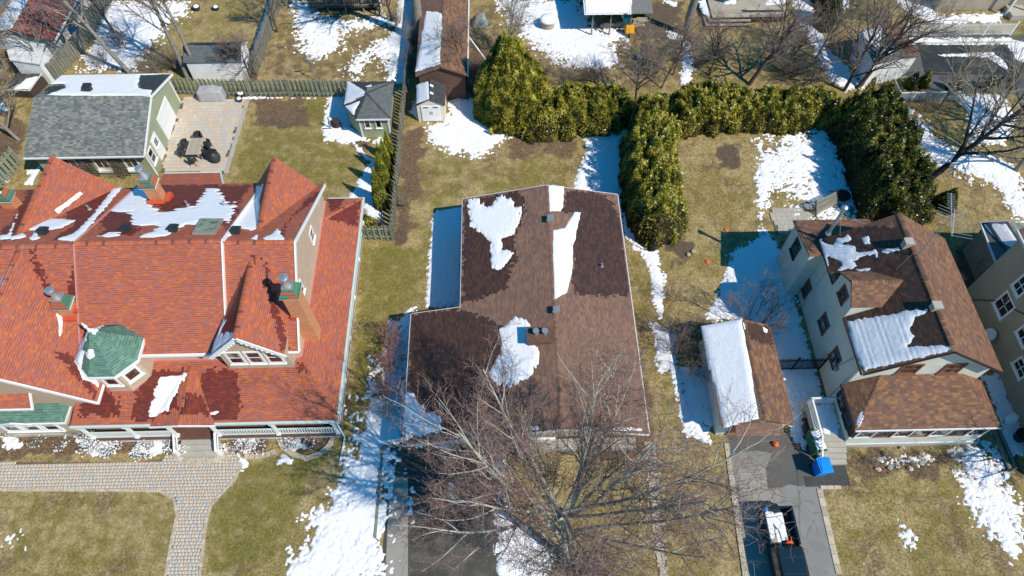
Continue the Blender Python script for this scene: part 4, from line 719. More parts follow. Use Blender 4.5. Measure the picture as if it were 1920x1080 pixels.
rsnow(RP['bgW'], [[(475, 345), (486, 350), (494, 346), (487, 375), (484, 420), (480, 433), (468, 430), (474, 380)]], 'snow filling the valley beside the rear red gable', rag=.15); rsnow(RP['bgE'], [[(558, 388), (548, 392), (522, 412), (513, 430), (500, 445), (525, 448), (528, 425), (540, 408)]], 'snow strip on the right slope of the rear red gable', rag=.1)
rsnow(RP['wbgE'], [[(103, 394), (150, 360), (155, 363), (109, 400)]], 'thin snow line on the right slope of the left rear gable', rag=.05); rsnow(RP['wbgW'], [[(25, 352), (45, 350), (67, 325), (62, 345), (46, 368), (26, 370), (30, 360)], [(30, 400), (34, 400), (16, 446), (0, 446), (14, 438)]], ['snow on the far left slope of the left rear gable', 'narrow snow tongue at the foot of the left rear gable'], rag=.05)
rsnow(RP['fgW'], [[(393, 664), (420, 598), (425, 600), (413, 625), (440, 625), (437, 633), (396, 665)]], 'frayed snow on the left slope of the front red gable', rag=.2); rsnow(RP['pS'], [[(280, 782), (283, 760), (290, 735), (302, 707), (330, 706), (350, 700), (335, 735), (322, 770)], [(385, 772), (405, 774), (405, 779), (385, 777)], [(432, 777), (448, 777), (448, 781), (432, 781)]], ['ragged white snow slab on the porch roof left of the entrance gable', 'little snow dash on the porch roof just right of the entrance gable', 'little snow dash farther right along the porch eave'], rag=.25)
rsnow(RP['eW'], [[(283, 778), (300, 740), (312, 705), (335, 700), (348, 702), (325, 745), (318, 768), (300, 777)]], 'snow on the left slope of the small entrance gable', rag=.2)
rsnow(RP['wingE'], [[(106, 588), (119, 597), (117, 615), (112, 630), (110, 600)], [(143, 685), (160, 690), (186, 718), (184, 727), (172, 715), (155, 712)]], ['snow lodged in the valley under the left front chimney', 'snow heaped in the valley at the left foot of the turret'], .1, rag=.08); rsnow(RP['wingW'], [[(0, 530), (28, 483), (30, 486), (2, 545)]], 'thin snow strip along the left wing ridge', rag=.05)
CMP = ['north-east', 'north', 'north-west', 'west', 'south-west', 'south', 'south-east', 'east']
for k_, pl in enumerate(TP):
    if pl.n.dot(Vector(C0)-pl.o) < 0: continue
    for j_, pg in enumerate(([(139, 668), (144, 632), (163, 616), (160, 640), (150, 655), (158, 660), (152, 690), (142, 680)], [(150, 600), (172, 592), (196, 612), (182, 614), (178, 628), (166, 612)], [(160, 660), (172, 655), (175, 668), (164, 675)])):
        o = rsnow(pl, [pg], '%s snow scrap on the %s facet of the green turret roof%s' % (['edge', 'tip', 'middle'][j_], CMP[k_//2], ' near its top' if k_ % 2 else ''), .09, rag=.12, seed=k_, su=.4, sv=.3)
        if o and len(o.data.polygons) < 18: bpy.data.objects.remove(o)
# ================================================================ SAGE GARAGE (back left)
gar = thing('garage', 'sage green garage with grey shingle gable roof and white doors beside the patio', 'garage', (-31.6, 41.5, 0))
ge, gr, gx0, gx1, gy0, gy1, gyr = 2.8, 4.3, -36.1, -27.05, 36.95, 46.0, 41.7
gF = roof('roof', [(gx0, gy0, ge), (gx1, gy0, ge), (gx1, gyr, gr), (gx0, gyr, gr)], 'greyroof', gar); gB = roof('roof', [(gx1, gy1, ge), (gx0, gy1, ge), (gx0, gyr, gr), (gx1, gyr, gr)], 'greyroof', gar); ridgecap((gx0, gyr, gr), (gx1, gyr, gr), 'greyroof', gar)
MB().bb((gx0+.3, gy0+.5, 0), (gx1-.3, gy1-.4, ge-.12)).build('wall', M['sage'], gar); wx = gx1-.3; wall(gar, [(wx, gy0+.5, ge-.12), (wx, gy1-.4, ge-.12), (wx, gyr, gr-.2)], .15, 'sage', 'gable_wall')
MB().bar((gx1+.03, gy0, ge-.06), (gx1+.03, gyr, gr-.05), .06, .2).bar((gx1+.03, gy1, ge-.06), (gx1+.03, gyr, gr-.051), .061, .2).bb((gx0, gy0-.1, ge-.15), (gx1, gy0-.003, ge-.02)).bb((wx-.02, gy0+.46, 0), (wx+.04, gy0+.6, 2.6)).bb((wx-.02, gy1-.5, 0), (wx+.04, gy1-.36, 2.6)).build('trim', M['white'], gar)
dd = MB().bb((wx, 41.2, .05), (wx+.05, 43.9, 2.35)).build('garage_door', M['white'], gar)
for j in range(3): MB().bb((wx+.045, 41.3, .15+.75*j), (wx+.058, 43.8, .8+.75*j)).build('door_panel', M['white'], dd)
MB().bb((wx, 38.95, .05), (wx+.05, 40.1, 2.2)).build('door', M['white'], gar); window(gar, (wx+.05, 39.5, 1.6), (0, 1, 0), (0, 0, 1), .5, .7, 'white', 2, 1, .06); window(gar, (wx, 38.2, 1.45), (0, 1, 0), (0, 0, 1), .7, 1.1, 'white', 1, 2, .12)
for x in (-33.4, -31.0, -28.7):
    window(gar, (x, gy0+.5, 1.5), (1, 0, 0), (0, 0, 1), .9, 1.0, 'white', 2, 1, .1)
    if x > -32: MB().bb((x-.55, gy0+.28, .62), (x+.55, gy0+.49, .82)).build('flower_box', M['white'], gar)
for x in (-32.3, -29.9):
    b = MB(); [b.bb((x-.5+i*.2, gy0+.40, .1), (x-.47+i*.2, gy0+.43, 2.3)) for i in range(6)]; [b.bb((x-.5, gy0+.38, .2+.3*j), (x+.53, gy0+.40, .23+.3*j)) for j in range(8)]; b.build('trellis', M['darkwood'], gar)
    shrub('leafless brown vine on the trellis %s the middle garage window' % ('left of' if x < -31 else 'right of'), (x, gy0+.25), 2.2, .5, 14, int(x*-10), 'twig', 'climbing_vine', None, dict(wob=[.05, .2, .2]), cat='vine')
b = MB(); p = gB.hit(168, 171); b.box(p+Vector((0, 0, .2)), (.45, .45, .4)).box(p+Vector((0, 0, .48)), (.62, .62, .2)).build('roof_vent', M['slate'], gar)
wet(gB, [[(88, 165), (112, 158), (128, 163), (110, 172), (88, 176)], [(262, 140), (322, 141), (283, 180), (258, 165)]], 'greyroof_wet')
rsnow(gB, [[(117, 136), (325, 138), (262, 141), (258, 165), (285, 170), (281, 181), (200, 180), (88, 178), (125, 165), (120, 157), (90, 158)]], 'thick snow over the back slope of the grey garage roof', .09, rag=.15)
# ================================================================ BROWN BUNGALOW
bun = thing('bungalow', 'low bungalow with wide brown shingle roof in the middle of the row', 'house', (2, 23, 0))
br_, sl, xr = 4.55, .225, 3.15
def bz_(x): return br_-sl*abs(x-xr)
W1, W2, E1, S1, Nn, Ym = at(866, 470, 3.2).x, at(764, 700, 2.5).x, at(1175, 500, 3.3).x, 13.95, 31.85, 22.85
bW = roof('roof', [(W1, Nn, bz_(W1)), (W1, Ym, bz_(W1)), (W2, Ym, bz_(W2)), (W2, S1, bz_(W2)), (xr, S1, br_), (xr, Nn, br_)], 'brown', bun, .14); bE = roof('roof', [(E1, S1, bz_(E1)), (E1, Nn, bz_(E1)), (xr, Nn, br_), (xr, S1, br_)], 'brown', bun, .14); ridgecap((xr, S1, br_), (xr, Nn, br_), 'brown', bun, .15, .2)
MB().bb((W1+.45, Ym, 0), (E1-.45, Nn-.4, 2.95)).bb((W2+.45, S1+.9, 0), (E1-.45, Ym-.3, 2.25)).build('wall', M['brickbrown'], bun)
wall(bun, [(W2+.5, S1+.89, 2.25), (E1-.5, S1+.89, 2.25), (E1-.5, S1+.89, 3.1), (xr, S1+.89, 4.35), (W2+.5, S1+.89, 2.3)], .2, 'taupe', 'gable_wall')
for a_, b_ in (((W1-.06, Ym+.02, bz_(W1)-.17), (W1-.006, Nn, bz_(W1)-.03)), ((W2-.06, S1, bz_(W2)-.17), (W2-.006, Ym, bz_(W2)-.03)), ((E1+.006, S1, bz_(E1)-.17), (E1+.06, Nn, bz_(E1)-.03))): MB().bb(a_, b_).build('gutter', M['whitew'], bun)
for a_, b_ in (((W2, S1-.04, bz_(W2)-.1), (xr, S1-.04, br_-.1)), ((E1, S1-.04, bz_(E1)-.1), (xr, S1-.041, br_-.1)), ((W1, Nn+.04, bz_(W1)-.1), (xr, Nn+.04, br_-.1)), ((E1, Nn+.04, bz_(E1)-.1), (xr, Nn+.041, br_-.1)), ((W1, Ym+.03, bz_(W1)-.1), (W2, Ym+.03, bz_(W2)-.1))): MB().bar(a_, b_, .05, .16).build('fascia', M['whitew'], bun)
MB().bb((-1.5, S1+.2, 0), (8.0, S1+.88, .45)).build('front_stoop', M['conc'], bun); MB().bb((-2.2, S1+.4, 2.2), (7.0, S1+.6, 2.5)).build('porch_beam', M['deckw'], bun)
for x in (-.5, 2.2, 5.5): window(bun, (x, S1+.87, 1.4), (1, 0, 0), (0, 0, 1), 1.4, 1.1, 'white', 2, 1)
gd = MB().bb((W2+.8, S1+.85, .05), (-2.6, S1+.9, 2.1)).build('garage_door', M['whitew'], bun); boxvent(bW, 1033, 413, bun, .5, 'greymetal'); boxvent(bW, 1044, 584, bun, .45, 'greymetal'); pipe(bE, 1128, 499, bun, .3, .06)
p = at(1018, 632, 4.4); MB().bb((p.x-.9, p.y-.5, 3.7), (p.x+.5, p.y+.4, 4.75)).bb((p.x-1.0, p.y-.6, 4.75), (p.x+.6, p.y+.5, 4.85)).build('chimney', M['brickbrown'], bun)
for dx in (-.45, .1): MB().lathe([(.14, 0), (.14, .3), (.2, .32), (.2, .4)], (p.x+dx, p.y, 4.85), 10).build('flue', M['steel'], bun)
wet(bW, [[(880, 372), (960, 360), (985, 370), (983, 405), (970, 430), (970, 470), (945, 540), (895, 560), (868, 565), (868, 380)], [(770, 590), (850, 575), (900, 590), (935, 600), (950, 640), (930, 700), (960, 750), (860, 815), (800, 790), (765, 720)]], 'brown_wet', .3); wet(bE, [[(1058, 357), (1130, 362), (1160, 395), (1172, 460), (1185, 555), (1075, 556), (1075, 400), (1056, 400)]], 'brown_wet', .3)
rsnow(bW, [[(878, 375), (900, 373), (905, 388), (920, 388), (938, 366), (962, 375), (965, 388), (982, 385), (962, 440), (940, 445), (940, 470), (966, 472), (950, 492), (930, 510), (918, 490), (920, 460), (908, 440), (882, 425)]], 'heart-shaped snow patch with a tail on the bungalow roof', .08, rag=.22, su=.35, sv=.12)
rsnow(bE, [[(1030, 348), (1056, 349), (1056, 388), (1050, 395), (1031, 396)]], 'small rectangular snow patch at the north end of the bungalow ridge', .09, rag=.06); rsnow(bE, [[(1037, 433), (1060, 428), (1078, 398), (1089, 398), (1084, 420), (1075, 460), (1072, 510), (1062, 548), (1040, 560)]], 'long tapering snow strip along the bungalow ridge', .09, rag=.06)
rsnow(bW, [[(966, 598), (986, 598), (1000, 640), (1012, 660), (1000, 700), (960, 722), (930, 720), (915, 705), (940, 660), (940, 615)]], 'snow patch under the maple branches beside the bungalow chimney', .08, rag=.25); rsnow(bW, [[(758, 735), (775, 740), (795, 765), (830, 785), (825, 808), (756, 826)]], 'triangular snow patch in the front left corner of the bungalow roof', .08, rag=.3, su=.3, sv=.14)
rsnow(bW, [[(930, 800), (1010, 800), (1010, 806), (930, 806)]], 'thin snow line on the front edge of the bungalow roof', rag=.1); rsnow(bE, [[(1155, 800), (1205, 803), (1205, 808), (1150, 806)]], 'narrow snow bar at the front right of the bungalow roof', rag=.05)
# ================================================================ CREAM HOUSE
dy, dzt = 21.65, 7.35
cr = thing('cream_house', 'tall cream stucco house with brown shingle roof, west dormer and glazed porch', 'house', (25, 21, 0))
ce, crz, cx0, cx1, cS, cN, cxr = 5.25, 8.0, 20.75, 29.0, 16.6, 26.2, 24.65
cW = roof('roof', [(cx0, cS, ce), (cxr, cS, crz), (cxr, cN, crz), (cx0, cN, ce)], 'tan', cr); cE = roof('roof', [(cx1, cN, ce-.1), (cxr, cN, crz), (cxr, cS, crz), (cx1, cS, ce-.1)], 'tan', cr); ridgecap((cxr, cS, crz), (cxr, cN, crz), 'tan', cr, .16, .2)
wx0 = cx0+.12; MB().bb((wx0, cS+.45, 0), (cx1-.3, cN-.3, ce-.06)).build('wall', M['cream'], cr)
wall(cr, [(wx0+.02, cS+.45, ce-.08), (cx1-.32, cS+.45, ce-.08), (cxr, cS+.45, crz-.25)], .2, 'cream', 'gable_wall'); wall(cr, [(cx1-.32, cN-.3, ce-.08), (wx0+.02, cN-.3, ce-.08), (cxr, cN-.3, crz-.25)], .2, 'cream', 'gable_wall')
MB().bar((cx0, cS-.03, ce-.07), (cxr, cS-.03, crz-.07), .05, .15).bar((cx1, cS-.03, ce-.17), (cxr, cS-.031, crz-.07), .05, .15).build('rake_trim', M['darkframe'], cr); MB().bb((cx0-.1, cS, ce-.16), (cx0-.006, dy-1.25, ce-.03)).build('gutter', M['darkframe'], cr); MB().bb((cx0-.1, dy+1.2, ce-.16), (cx0-.006, cN, ce-.03)).build('gutter', M['darkframe'], cr)
# rear addition with a roof falling to the north
q1 = roof('rear_roof', [(19.8, 25.1, 5.15), (25.0, 25.1, 5.15), (25.0, 28.5, 4.4), (19.8, 28.5, 4.4)], 'tan', cr)
wall(cr, [(19.97, 28.3, 0), (19.97, 25.2, 0), (19.97, 25.2, 5.0), (19.97, 28.3, 4.32)], 4.8, 'cream', 'rear_wall'); window(cr, (19.97, 26.9, 3.35), (0, -1, 0), (0, 0, 1), .75, 1.25, 'darkframe', 1, 3, .1)
# wall dormer
d1 = roof('dormer_roof', [(cx0-.12, dy-1.3, 6.45), (cx0+1.75, dy-1.3, 6.45), (cx0+3.0, dy, dzt), (cx0-.12, dy, dzt)], 'tan', cr, .1); d2 = roof('dormer_roof', [(cx0+1.75, dy+1.25, 6.5), (cx0-.12, dy+1.25, 6.5), (cx0-.12, dy, dzt), (cx0+3.0, dy, dzt)], 'tan', cr, .1); ridgecap((cx0-.12, dy, dzt), (cx0+3.0, dy, dzt), 'tan', cr, .14, .2)
wall(cr, [(cx0-.03, dy+1.15, 4.7), (cx0-.03, dy-1.2, 4.7), (cx0-.03, dy-1.2, 6.42), (cx0-.03, dy, dzt-.12), (cx0-.03, dy+1.15, 6.46)], 1.9, 'cream', 'dormer_wall'); window(cr, (cx0-.03, dy-.05, 5.95), (0, -1, 0), (0, 0, 1), .75, .85, 'brownframe', 2, 1, .09)
for x, y, z, w, h in ((1512, 535, 3.3, 1.15, 1.15), (1546, 606, 3.3, .9, 1.0), (1567, 670, 3.3, .85, 1.1), (1537, 730, 1.0, .8, .9)):
    p = atX(x, y, wx0); window(cr, (wx0, p.y, p.z), (0, -1, 0), (0, 0, 1), w, h, 'brownframe' if z > 2 else 'white', 1, 2, .1)
for x, y in ((1706, 691), (1786, 690)): p = atY(x, y, cS+.45); window(cr, (p.x, cS+.45, p.z), (1, 0, 0), (0, 0, 1), .95, 1.05, 'brownframe', 2, 2, .12)
MB().path([(wx0-.06, 24.2, .3), (wx0-.06, 24.2, 5.0)], .045).path([(wx0-.06, 17.3, .3), (wx0-.06, 17.3, 4.9)], .045).build('downspout', M['whitew'], cr)
b = MB(); [b.box((wx0-.08, 18.3+.35*i, 2.4), (.14, .22, .3)) for i in range(2)]; b.path([(wx0-.05, 18.4, 2.6), (wx0-.05, 17.9, 4.9)], .025).build('electric_meter', M['greymetal'], cr)
# chimneys, flue pipe, antenna
for x, y in ((1703, 455), (1756, 574)): p = at(x, y, 8.1); MB().bb((p.x-.22, p.y-.2, 6.8), (p.x+.22, p.y+.2, 8.2)).bb((p.x-.27, p.y-.25, 8.2), (p.x+.27, p.y+.25, 8.28)).build('chimney', M['conc'], cr)
p0 = cW.hit(1553, 438); MB().tube(p0-Vector((0, 0, .2)), p0+Vector((0, 0, 2.6)), .11, .11, 12).lathe([(.2, 0), (.13, .15)], p0, 12).lathe([(.18, 2.6), (.18, 2.75), (.05, 2.85)], p0, 12).build('flue_pipe', M['steel'], cr, smooth=True)
MB().path([p0+Vector((0, 0, 2)), cW.hit(1575, 442)], .015, 4).path([p0+Vector((0, 0, 2)), cW.hit(1622, 420)], .015, 4).build('stay_rod', M['steel'], cr)
ab = Vector((cxr, at(1717, 480, 8).y, crz)); tip = ab+Vector((.35, .35, 3.4)); an = thing('tv_antenna', 'large spiky rooftop television antenna on the cream house ridge', 'antenna', ab)
MB().tube(ab, tip, .03, .03, 8).build('mast', M['greymetal'], an); bd = Vector((.25, .95, .15)).normalized(); bs = bd.cross(Vector((0, 0, 1))).normalized(); b = MB(); b.bar(tip-bd*1.3, tip+bd*1.5, .04, .04); b.bar(tip-bd*1.2+Vector((0, 0, .1)), tip+bd*.2+Vector((0, 0, .35)), .025, .025); b.build('boom', M['steel'], an)
el = MB()
for i in range(9): c = tip-bd*(1.25-.2*i); el.bar(c, c+bs*(1.1-.03*i), .02, .02)
for i in range(5): c = tip-bd*(.4-.2*i); el.bar(c, c-bs*(1.0-.05*i)+Vector((0, 0, .25)), .015, .015)
for i in range(9): c = tip+bd*(.5+.12*i); el.bar(c-bs*.22, c+bs*.22, .018, .018)
el.build('elements', M['steel'], an); MB().path([tip-Vector((0, 0, 1)), cE.hit(1738, 500)], .01, 4).path([tip-Vector((0, 0, 1)), cW.hit(1680, 505)], .01, 4).build('guy_wire', M['greymetal'], an)
# porch: hip roof, glazing, base
pz0, pz1, px0, px1, py0, py1 = 3.0, 4.15, 20.55, 29.2, 14.05, 17.0
pS = roof('porch_roof', [(px0, py0, pz0), (px1, py0, pz0), (px1-1.9, py1, pz1), (px0+1.9, py1, pz1)], 'tan', cr, .1); pW = roof('porch_roof', [(px0, py1, pz0), (px0, py0, pz0), (px0+1.9, py1, pz1)], 'tan', cr, .1); pE_ = roof('porch_roof', [(px1, py0, pz0), (px1, py1, pz0), (px1-1.9, py1, pz1)], 'tan', cr, .1)
ridgecap((px0, py0, pz0-.02), (px0+1.9, py1, pz1), 'tan', cr, .1, .2); ridgecap((px1, py0, pz0-.02), (px1-1.9, py1, pz1), 'tan', cr, .1, .2)
MB().bb((px0-.02, py0-.07, pz0-.16), (px1, py0-.005, pz0-.03)).build('gutter', M['white'], cr); MB().bb((px0-.09, py0-.06, pz0-.16), (px0-.025, py1, pz0-.03)).build('gutter', M['black'], cr)
MB().bb((px0+.2, py0+.02, 0), (px1-.3, py1, 1.5)).build('porch_wall', M['cream'], cr); MB().bb((px0+.24, py0+.1, 1.5), (px1-.4, py1, 2.85)).build('porch_core', M['darkframe'], cr)
for i in range(7): x = px0+.42+1.13*(i+.0)+.56; window(cr, (x, py0+.08, 2.15), (1, 0, 0), (0, 0, 1), .92, 1.1, 'brownframe' if i % 2 else 'white', 1, 1, .08, sill=False)
for y in (15.1, 16.3): window(cr, (px0+.2, y, 2.15), (0, -1, 0), (0, 0, 1), .8, 1.1, 'darkframe', 1, 1, .1, sill=False)
lat = MB()
for i in range(66):
    x = px0+.5+i*.12; lat.bar((x, py0-.02, .08), (x+.35, py0-.02, .5), .01, .03, (0, 1, 0)); lat.bar((x+.35, py0-.035, .08), (x, py0-.035, .5), .01, .03, (0, 1, 0))
lat.bb((px0+.2, py0-.05, .5), (px1-.3, py0+.01, .6)).build('lattice', M['whitew'], cr)
wet(cW, [[(1530, 430), (1640, 425), (1690, 425), (1790, 655), (1615, 690), (1570, 520), (1545, 500)]], 'tan_wet', .12); wet(q1, [[(1512, 440), (1545, 432), (1548, 446), (1520, 462)]], 'tan_wet', .1)  # the rear roof patch paints in the main house's shadow as darker shingles
rsnow(cW, [[(1529, 447), (1537, 447), (1548, 458), (1562, 460), (1570, 447), (1590, 441), (1598, 448), (1580, 458), (1600, 460), (1605, 475), (1640, 468), (1645, 475), (1610, 485), (1600, 490), (1605, 498), (1592, 505), (1570, 508), (1580, 495), (1575, 490), (1550, 480), (1555, 512), (1548, 512)], [(1616, 446), (1630, 443), (1630, 456), (1620, 456)], [(1648, 472), (1685, 462), (1688, 470), (1660, 476)], [(1605, 505), (1632, 503), (1632, 506), (1608, 509)], [(1640, 476), (1643, 476), (1643, 483), (1640, 482)]], ['largest ragged snow patch near the flue pipe on the cream house roof', 'round snow scrap right of the flue pipe on the cream roof', 'blue shaded snow strip beside the upper chimney', 'thin snow line above the dormer on the cream roof', 'tiny snow dot below the upper chimney'], .05, rag=.12, su=.3, sv=.2)
rsnow(cW, [[(1588, 605), (1610, 598), (1660, 592), (1700, 582), (1740, 580), (1735, 590), (1715, 595), (1705, 620), (1716, 630), (1702, 650), (1790, 648), (1786, 656), (1620, 694), (1610, 680)]], 'large ribbed snow sheet on the lower west slope of the cream house roof', .07, rag=.1, su=.5, sv=.2, groove=.3)
rsnow(pW, [[(1606, 790), (1612, 775), (1618, 770), (1618, 785), (1608, 802)]], 'little snow scrap on the left slope of the cream porch roof', .05, rag=.02)
# ================================================================ SMALL BROWN-ROOF GARAGE
sg = thing('small_garage', 'small detached garage with brown roof half covered in snow', 'garage', (15.2, 18.3, 0)); s0, s1, sS, sN, sx, sze, szr = 12.9, 17.4, 14.75, 21.6, 15.4, 2.2, 3.1
sW = roof('roof', [(s0, sS, sze), (sx, sS, szr), (sx, sN, szr), (s0, sN, sze)], 'brown', sg); sE = roof('roof', [(s1, sN, sze), (sx, sN, szr), (sx, sS, szr), (s1, sS, sze)], 'tan', sg); ridgecap((sx, sS, szr), (sx, sN, szr), 'tan', sg, .14, .2)
MB().bb((s0+.25, sS+.3, 0), (s1-.25, sN-.3, sze-.1)).build('wall', M['whitew'], sg); wall(sg, [(s0+.25, sS+.3, sze-.1), (s1-.25, sS+.3, sze-.1), (sx, sS+.3, szr-.18)], .15, 'whitew', 'gable_wall'); dd = MB().bb((s0+.9, sS+.22, .05), (s1-.9, sS+.29, 2.0)).build('garage_door', M['terra'], sg)
for j in range(4): MB().bb((s0+1.0, sS+.19, .1+.48*j), (s1-1.0, sS+.218, .52+.48*j)).build('door_panel', M['terra'], dd)
fr = roof('front_awning', [(s0+.9, sS-.55, 1.95), (s1-.75, sS-.55, 1.95), (s1-.75, sS+.2, 2.2), (s0+.9, sS+.2, 2.2)], 'brown', sg, .06)
wet(sE, [[(1392, 602), (1445, 612), (1450, 650), (1400, 630)]], 'brown_wet', .2); rsnow(sW, [[(1312, 610), (1390, 598), (1402, 660), (1422, 785), (1358, 800)]], 'smooth white snow slab covering the left slope of the small garage', .1, rag=.05, groove=.0)
rsnow(sE, [[(1394, 605), (1400, 606), (1398, 618)], [(1430, 612), (1440, 618), (1438, 625), (1432, 622)]], ['tiny snow scrap near the ridge of the small garage', 'tiny snow scrap on the right edge of the small garage roof'], .04, rag=.02)
# ================================================================ SHEDS
gz = thing('garden_shed', 'sage green garden shed with charcoal hip roof beside the back fence', 'shed', (-10.6, 43, 0)); he, hr = 2.35, 3.5; HX0, HX1, HY0, HY1 = -12.7, -8.75, 40.9, 45.2; hc0, hc1 = (-10.6, 42.6), (-10.6, 43.3)
h1 = roof('roof', [(HX0+1.2, HY0, he), (HX1, HY0, he), (*hc0, hr)], 'darkroof_dry', gz, .08); h2 = roof('roof', [(HX1, HY0, he), (HX1, HY1, he), (*hc1, hr), (*hc0, hr)], 'darkroof_dry', gz, .08); h3 = roof('roof', [(HX1, HY1, he), (HX0, HY1, he), (*hc1, hr)], 'darkroof', gz, .08); h4 = roof('roof', [(HX0, HY1, he), (HX0, HY0+1.5, he), (*hc0, hr), (*hc1, hr)], 'darkroof', gz, .08); h5 = roof('roof', [(HX0, HY0+1.5, he), (HX0+1.2, HY0, he), (*hc0, hr)], 'darkroof', gz, .08)
for a in ((HX0+1.2, HY0), (HX1, HY0), (HX1, HY1), (HX0, HY1), (HX0, HY0+1.5)): ridgecap((*a, he-.02), (*hc0, hr), 'darkroof', gz, .1, .16)
P = [(HX0+1.35, HY0+.25), (HX1-.25, HY0+.25), (HX1-.25, HY1-.25), (HX0+.25, HY1-.25), (HX0+.25, HY0+1.6)]; MB().prism([(x, y, 0) for x, y in P], (0, 0, he-.07)).build('wall', M['sage2'], gz)
MB().bb((HX0+1.2, HY0-.06, he-.15), (HX1, HY0-.004, he-.01)).bb((HX1-.36, HY0+.2, 0), (HX1-.21, HY0+.32, he-.15)).bb((HX0+1.3, HY0+.2, 0), (HX0+1.42, HY0+.3, he-.15)).build('trim', M['white'], gz)
for x in (-10.75, -9.85): window(gz, (x, HY0+.25, 1.55), (1, 0, 0), (0, 0, 1), .36, .75, 'white', 1, 1, .07)
rsnow(h4, [[(651, 151), (686, 172), (680, 182), (645, 196)]], 'white triangle of snow on the left slope of the sage shed roof', .08, rag=.04); rsnow(h5, [[(648, 199), (676, 189), (668, 202), (663, 216)]], 'small snow triangle on the front left facet of the sage shed roof', .07, rag=.05); rsnow(h3, [[(685, 162), (696, 158), (697, 162), (688, 164)]], 'tiny snow scrap on the back of the sage shed roof', .05, rag=.01)
rs = thing('resin_shed', 'small cream resin shed with double doors and half snowy dark roof', 'shed', (-5.7, 44, 0)); a0, a1, b0, b1 = -6.95, -4.5, 42.8, 45.2; MB().bb((a0+.1, b0+.1, 0), (a1-.1, b1-.1, 1.85)).build('wall', M['cream_resin'], rs)
rsW = roof('roof', [(a0, b0, 1.85), (-5.72, b0, 2.55), (-5.72, b1, 2.55), (a0, b1, 1.85)], 'darkroof', rs, .07); rsE = roof('roof', [(a1, b1, 1.85), (-5.72, b1, 2.55), (-5.72, b0, 2.55), (a1, b0, 1.85)], 'darkroof', rs, .07); wall(rs, [(a0+.1, b0+.1, 1.84), (a1-.1, b0+.1, 1.84), (-5.72, b0+.1, 2.42)], .1, 'cream_resin', 'gable_wall')
for s_ in (-1, 1):
    dd = MB().bb((-5.72, b0+.03, .1), (-5.72+s_*.78, b0+.09, 1.75)).build('door', M['whitesid'], rs); MB().bb((-5.72+s_*.06, b0, .85), (-5.72+s_*.1, b0+.03, 1.15)).build('handle', M['black'], dd); MB().bb((-5.72+s_*.2, b0, 1.58), (-5.72+s_*.6, b0+.028, 1.66)).build('door_vent', M['black'], dd)
for y in (43.3, 44.2): p = rsE.hit(809, 175 if y > 44 else 161); MB().box(p+rsE.n*.02, (.22, .3, .05), (rsE.u, rsE.v, rsE.n)).build('roof_light', M['white'], rs)
rsnow(rsW, [[(781, 159), (803, 152), (804, 186), (781, 194)]], 'clean snow on the left slope of the cream resin shed', .07, rag=.04)
# long brown brick outbuilding
ob = thing('outbuilding', 'long brown brick outbuilding with brown shingle roof and snowy left slope', 'building', (-3.5, 52, 0)); ox0, oxr, ox1 = at(779, 135, 2.9).x, at(826, 122, 3.8).x, at(876, 140, 2.7).x; oS = at(800, 135, 3.2).y; oN = 66
oW = roof('roof', [(ox0, oS, 2.8), (oxr, oS, 3.7), (oxr, oN, 3.7), (ox0, oN, 2.8)], 'brown', ob); oE = roof('roof', [(ox1, oN, 2.8), (oxr, oN, 3.7), (oxr, oS, 3.7), (ox1, oS, 2.8)], 'tan', ob); MB().bb((ox0+.25, oS+.25, 0), (ox1-.2, oN, 2.7)).build('wall', M['brickbrown'], ob)
wall(ob, [(ox0+.25, oS+.25, 2.7), (ox1-.2, oS+.25, 2.7), (oxr, oS+.25, 3.55)], .2, 'brickbrown', 'gable_wall'); MB().bb((ox1+.004, oS, 2.66), (ox1+.1, oN, 2.79)).build('gutter', M['white'], ob); ridgecap((oxr, oS, 3.7), (oxr, oN, 3.7), 'brown', ob, .14, .2)
MB().bar((ox1, 50.5, 2.6), (ox1+2.4, 48.3, .2), .09, .09).build('downspout', M['white'], ob); rsnow(oW, [[(779, 134), (826, 120), (830, 30), (822, 22), (798, 22), (792, 60)]], 'long snow strip on the left slope of the brick outbuilding', .09, rag=.12)
# white garden shed behind the fence
ws = thing('white_shed', 'white sided garden shed with charcoal roof behind the back fence', 'shed', (-26, 49, 0)); w0, w1, v0, v1 = at(345, 112, 2.2).x, at(456, 114, 2.2).x, at(400, 117, 2.2).y, at(400, 79, 2.2).y; vr = (v0+v1)/2
wS = roof('roof', [(w0, v0, 2.2), (w1-.1, v0, 2.2), (w1-.1, vr, 3.0), (w0, vr, 3.0)], 'darkroof_dry', ws, .08); wN = roof('roof', [(w1-.1, v1, 2.2), (w0, v1, 2.2), (w0, vr, 3.0), (w1-.1, vr, 3.0)], 'darkroof', ws, .08); MB().bb((w0+.15, v0+.15, 0), (w1-.25, v1-.15, 2.1)).build('wall', M['whitesid'], ws); wall(ws, [(w1-.25, v0+.15, 2.1), (w1-.25, v1-.15, 2.1), (w1-.25, vr, 2.9)], .1, 'whitesid', 'gable_wall')
MB().bar((w1-.08, v0, 2.16), (w1-.08, vr, 2.96), .05, .12).bar((w1-.08, v1, 2.16), (w1-.08, vr, 2.961), .051, .12).build('trim', M['white'], ws); MB().bb((w0+1.0, vr-.06, 2.98), (w1-1.0, vr+.06, 3.06)).build('ridge_vent', M['slate'], ws)
wet(wS, [[(385, 110), (440, 95), (448, 100), (448, 115), (380, 115)]], 'darkroof', .15)
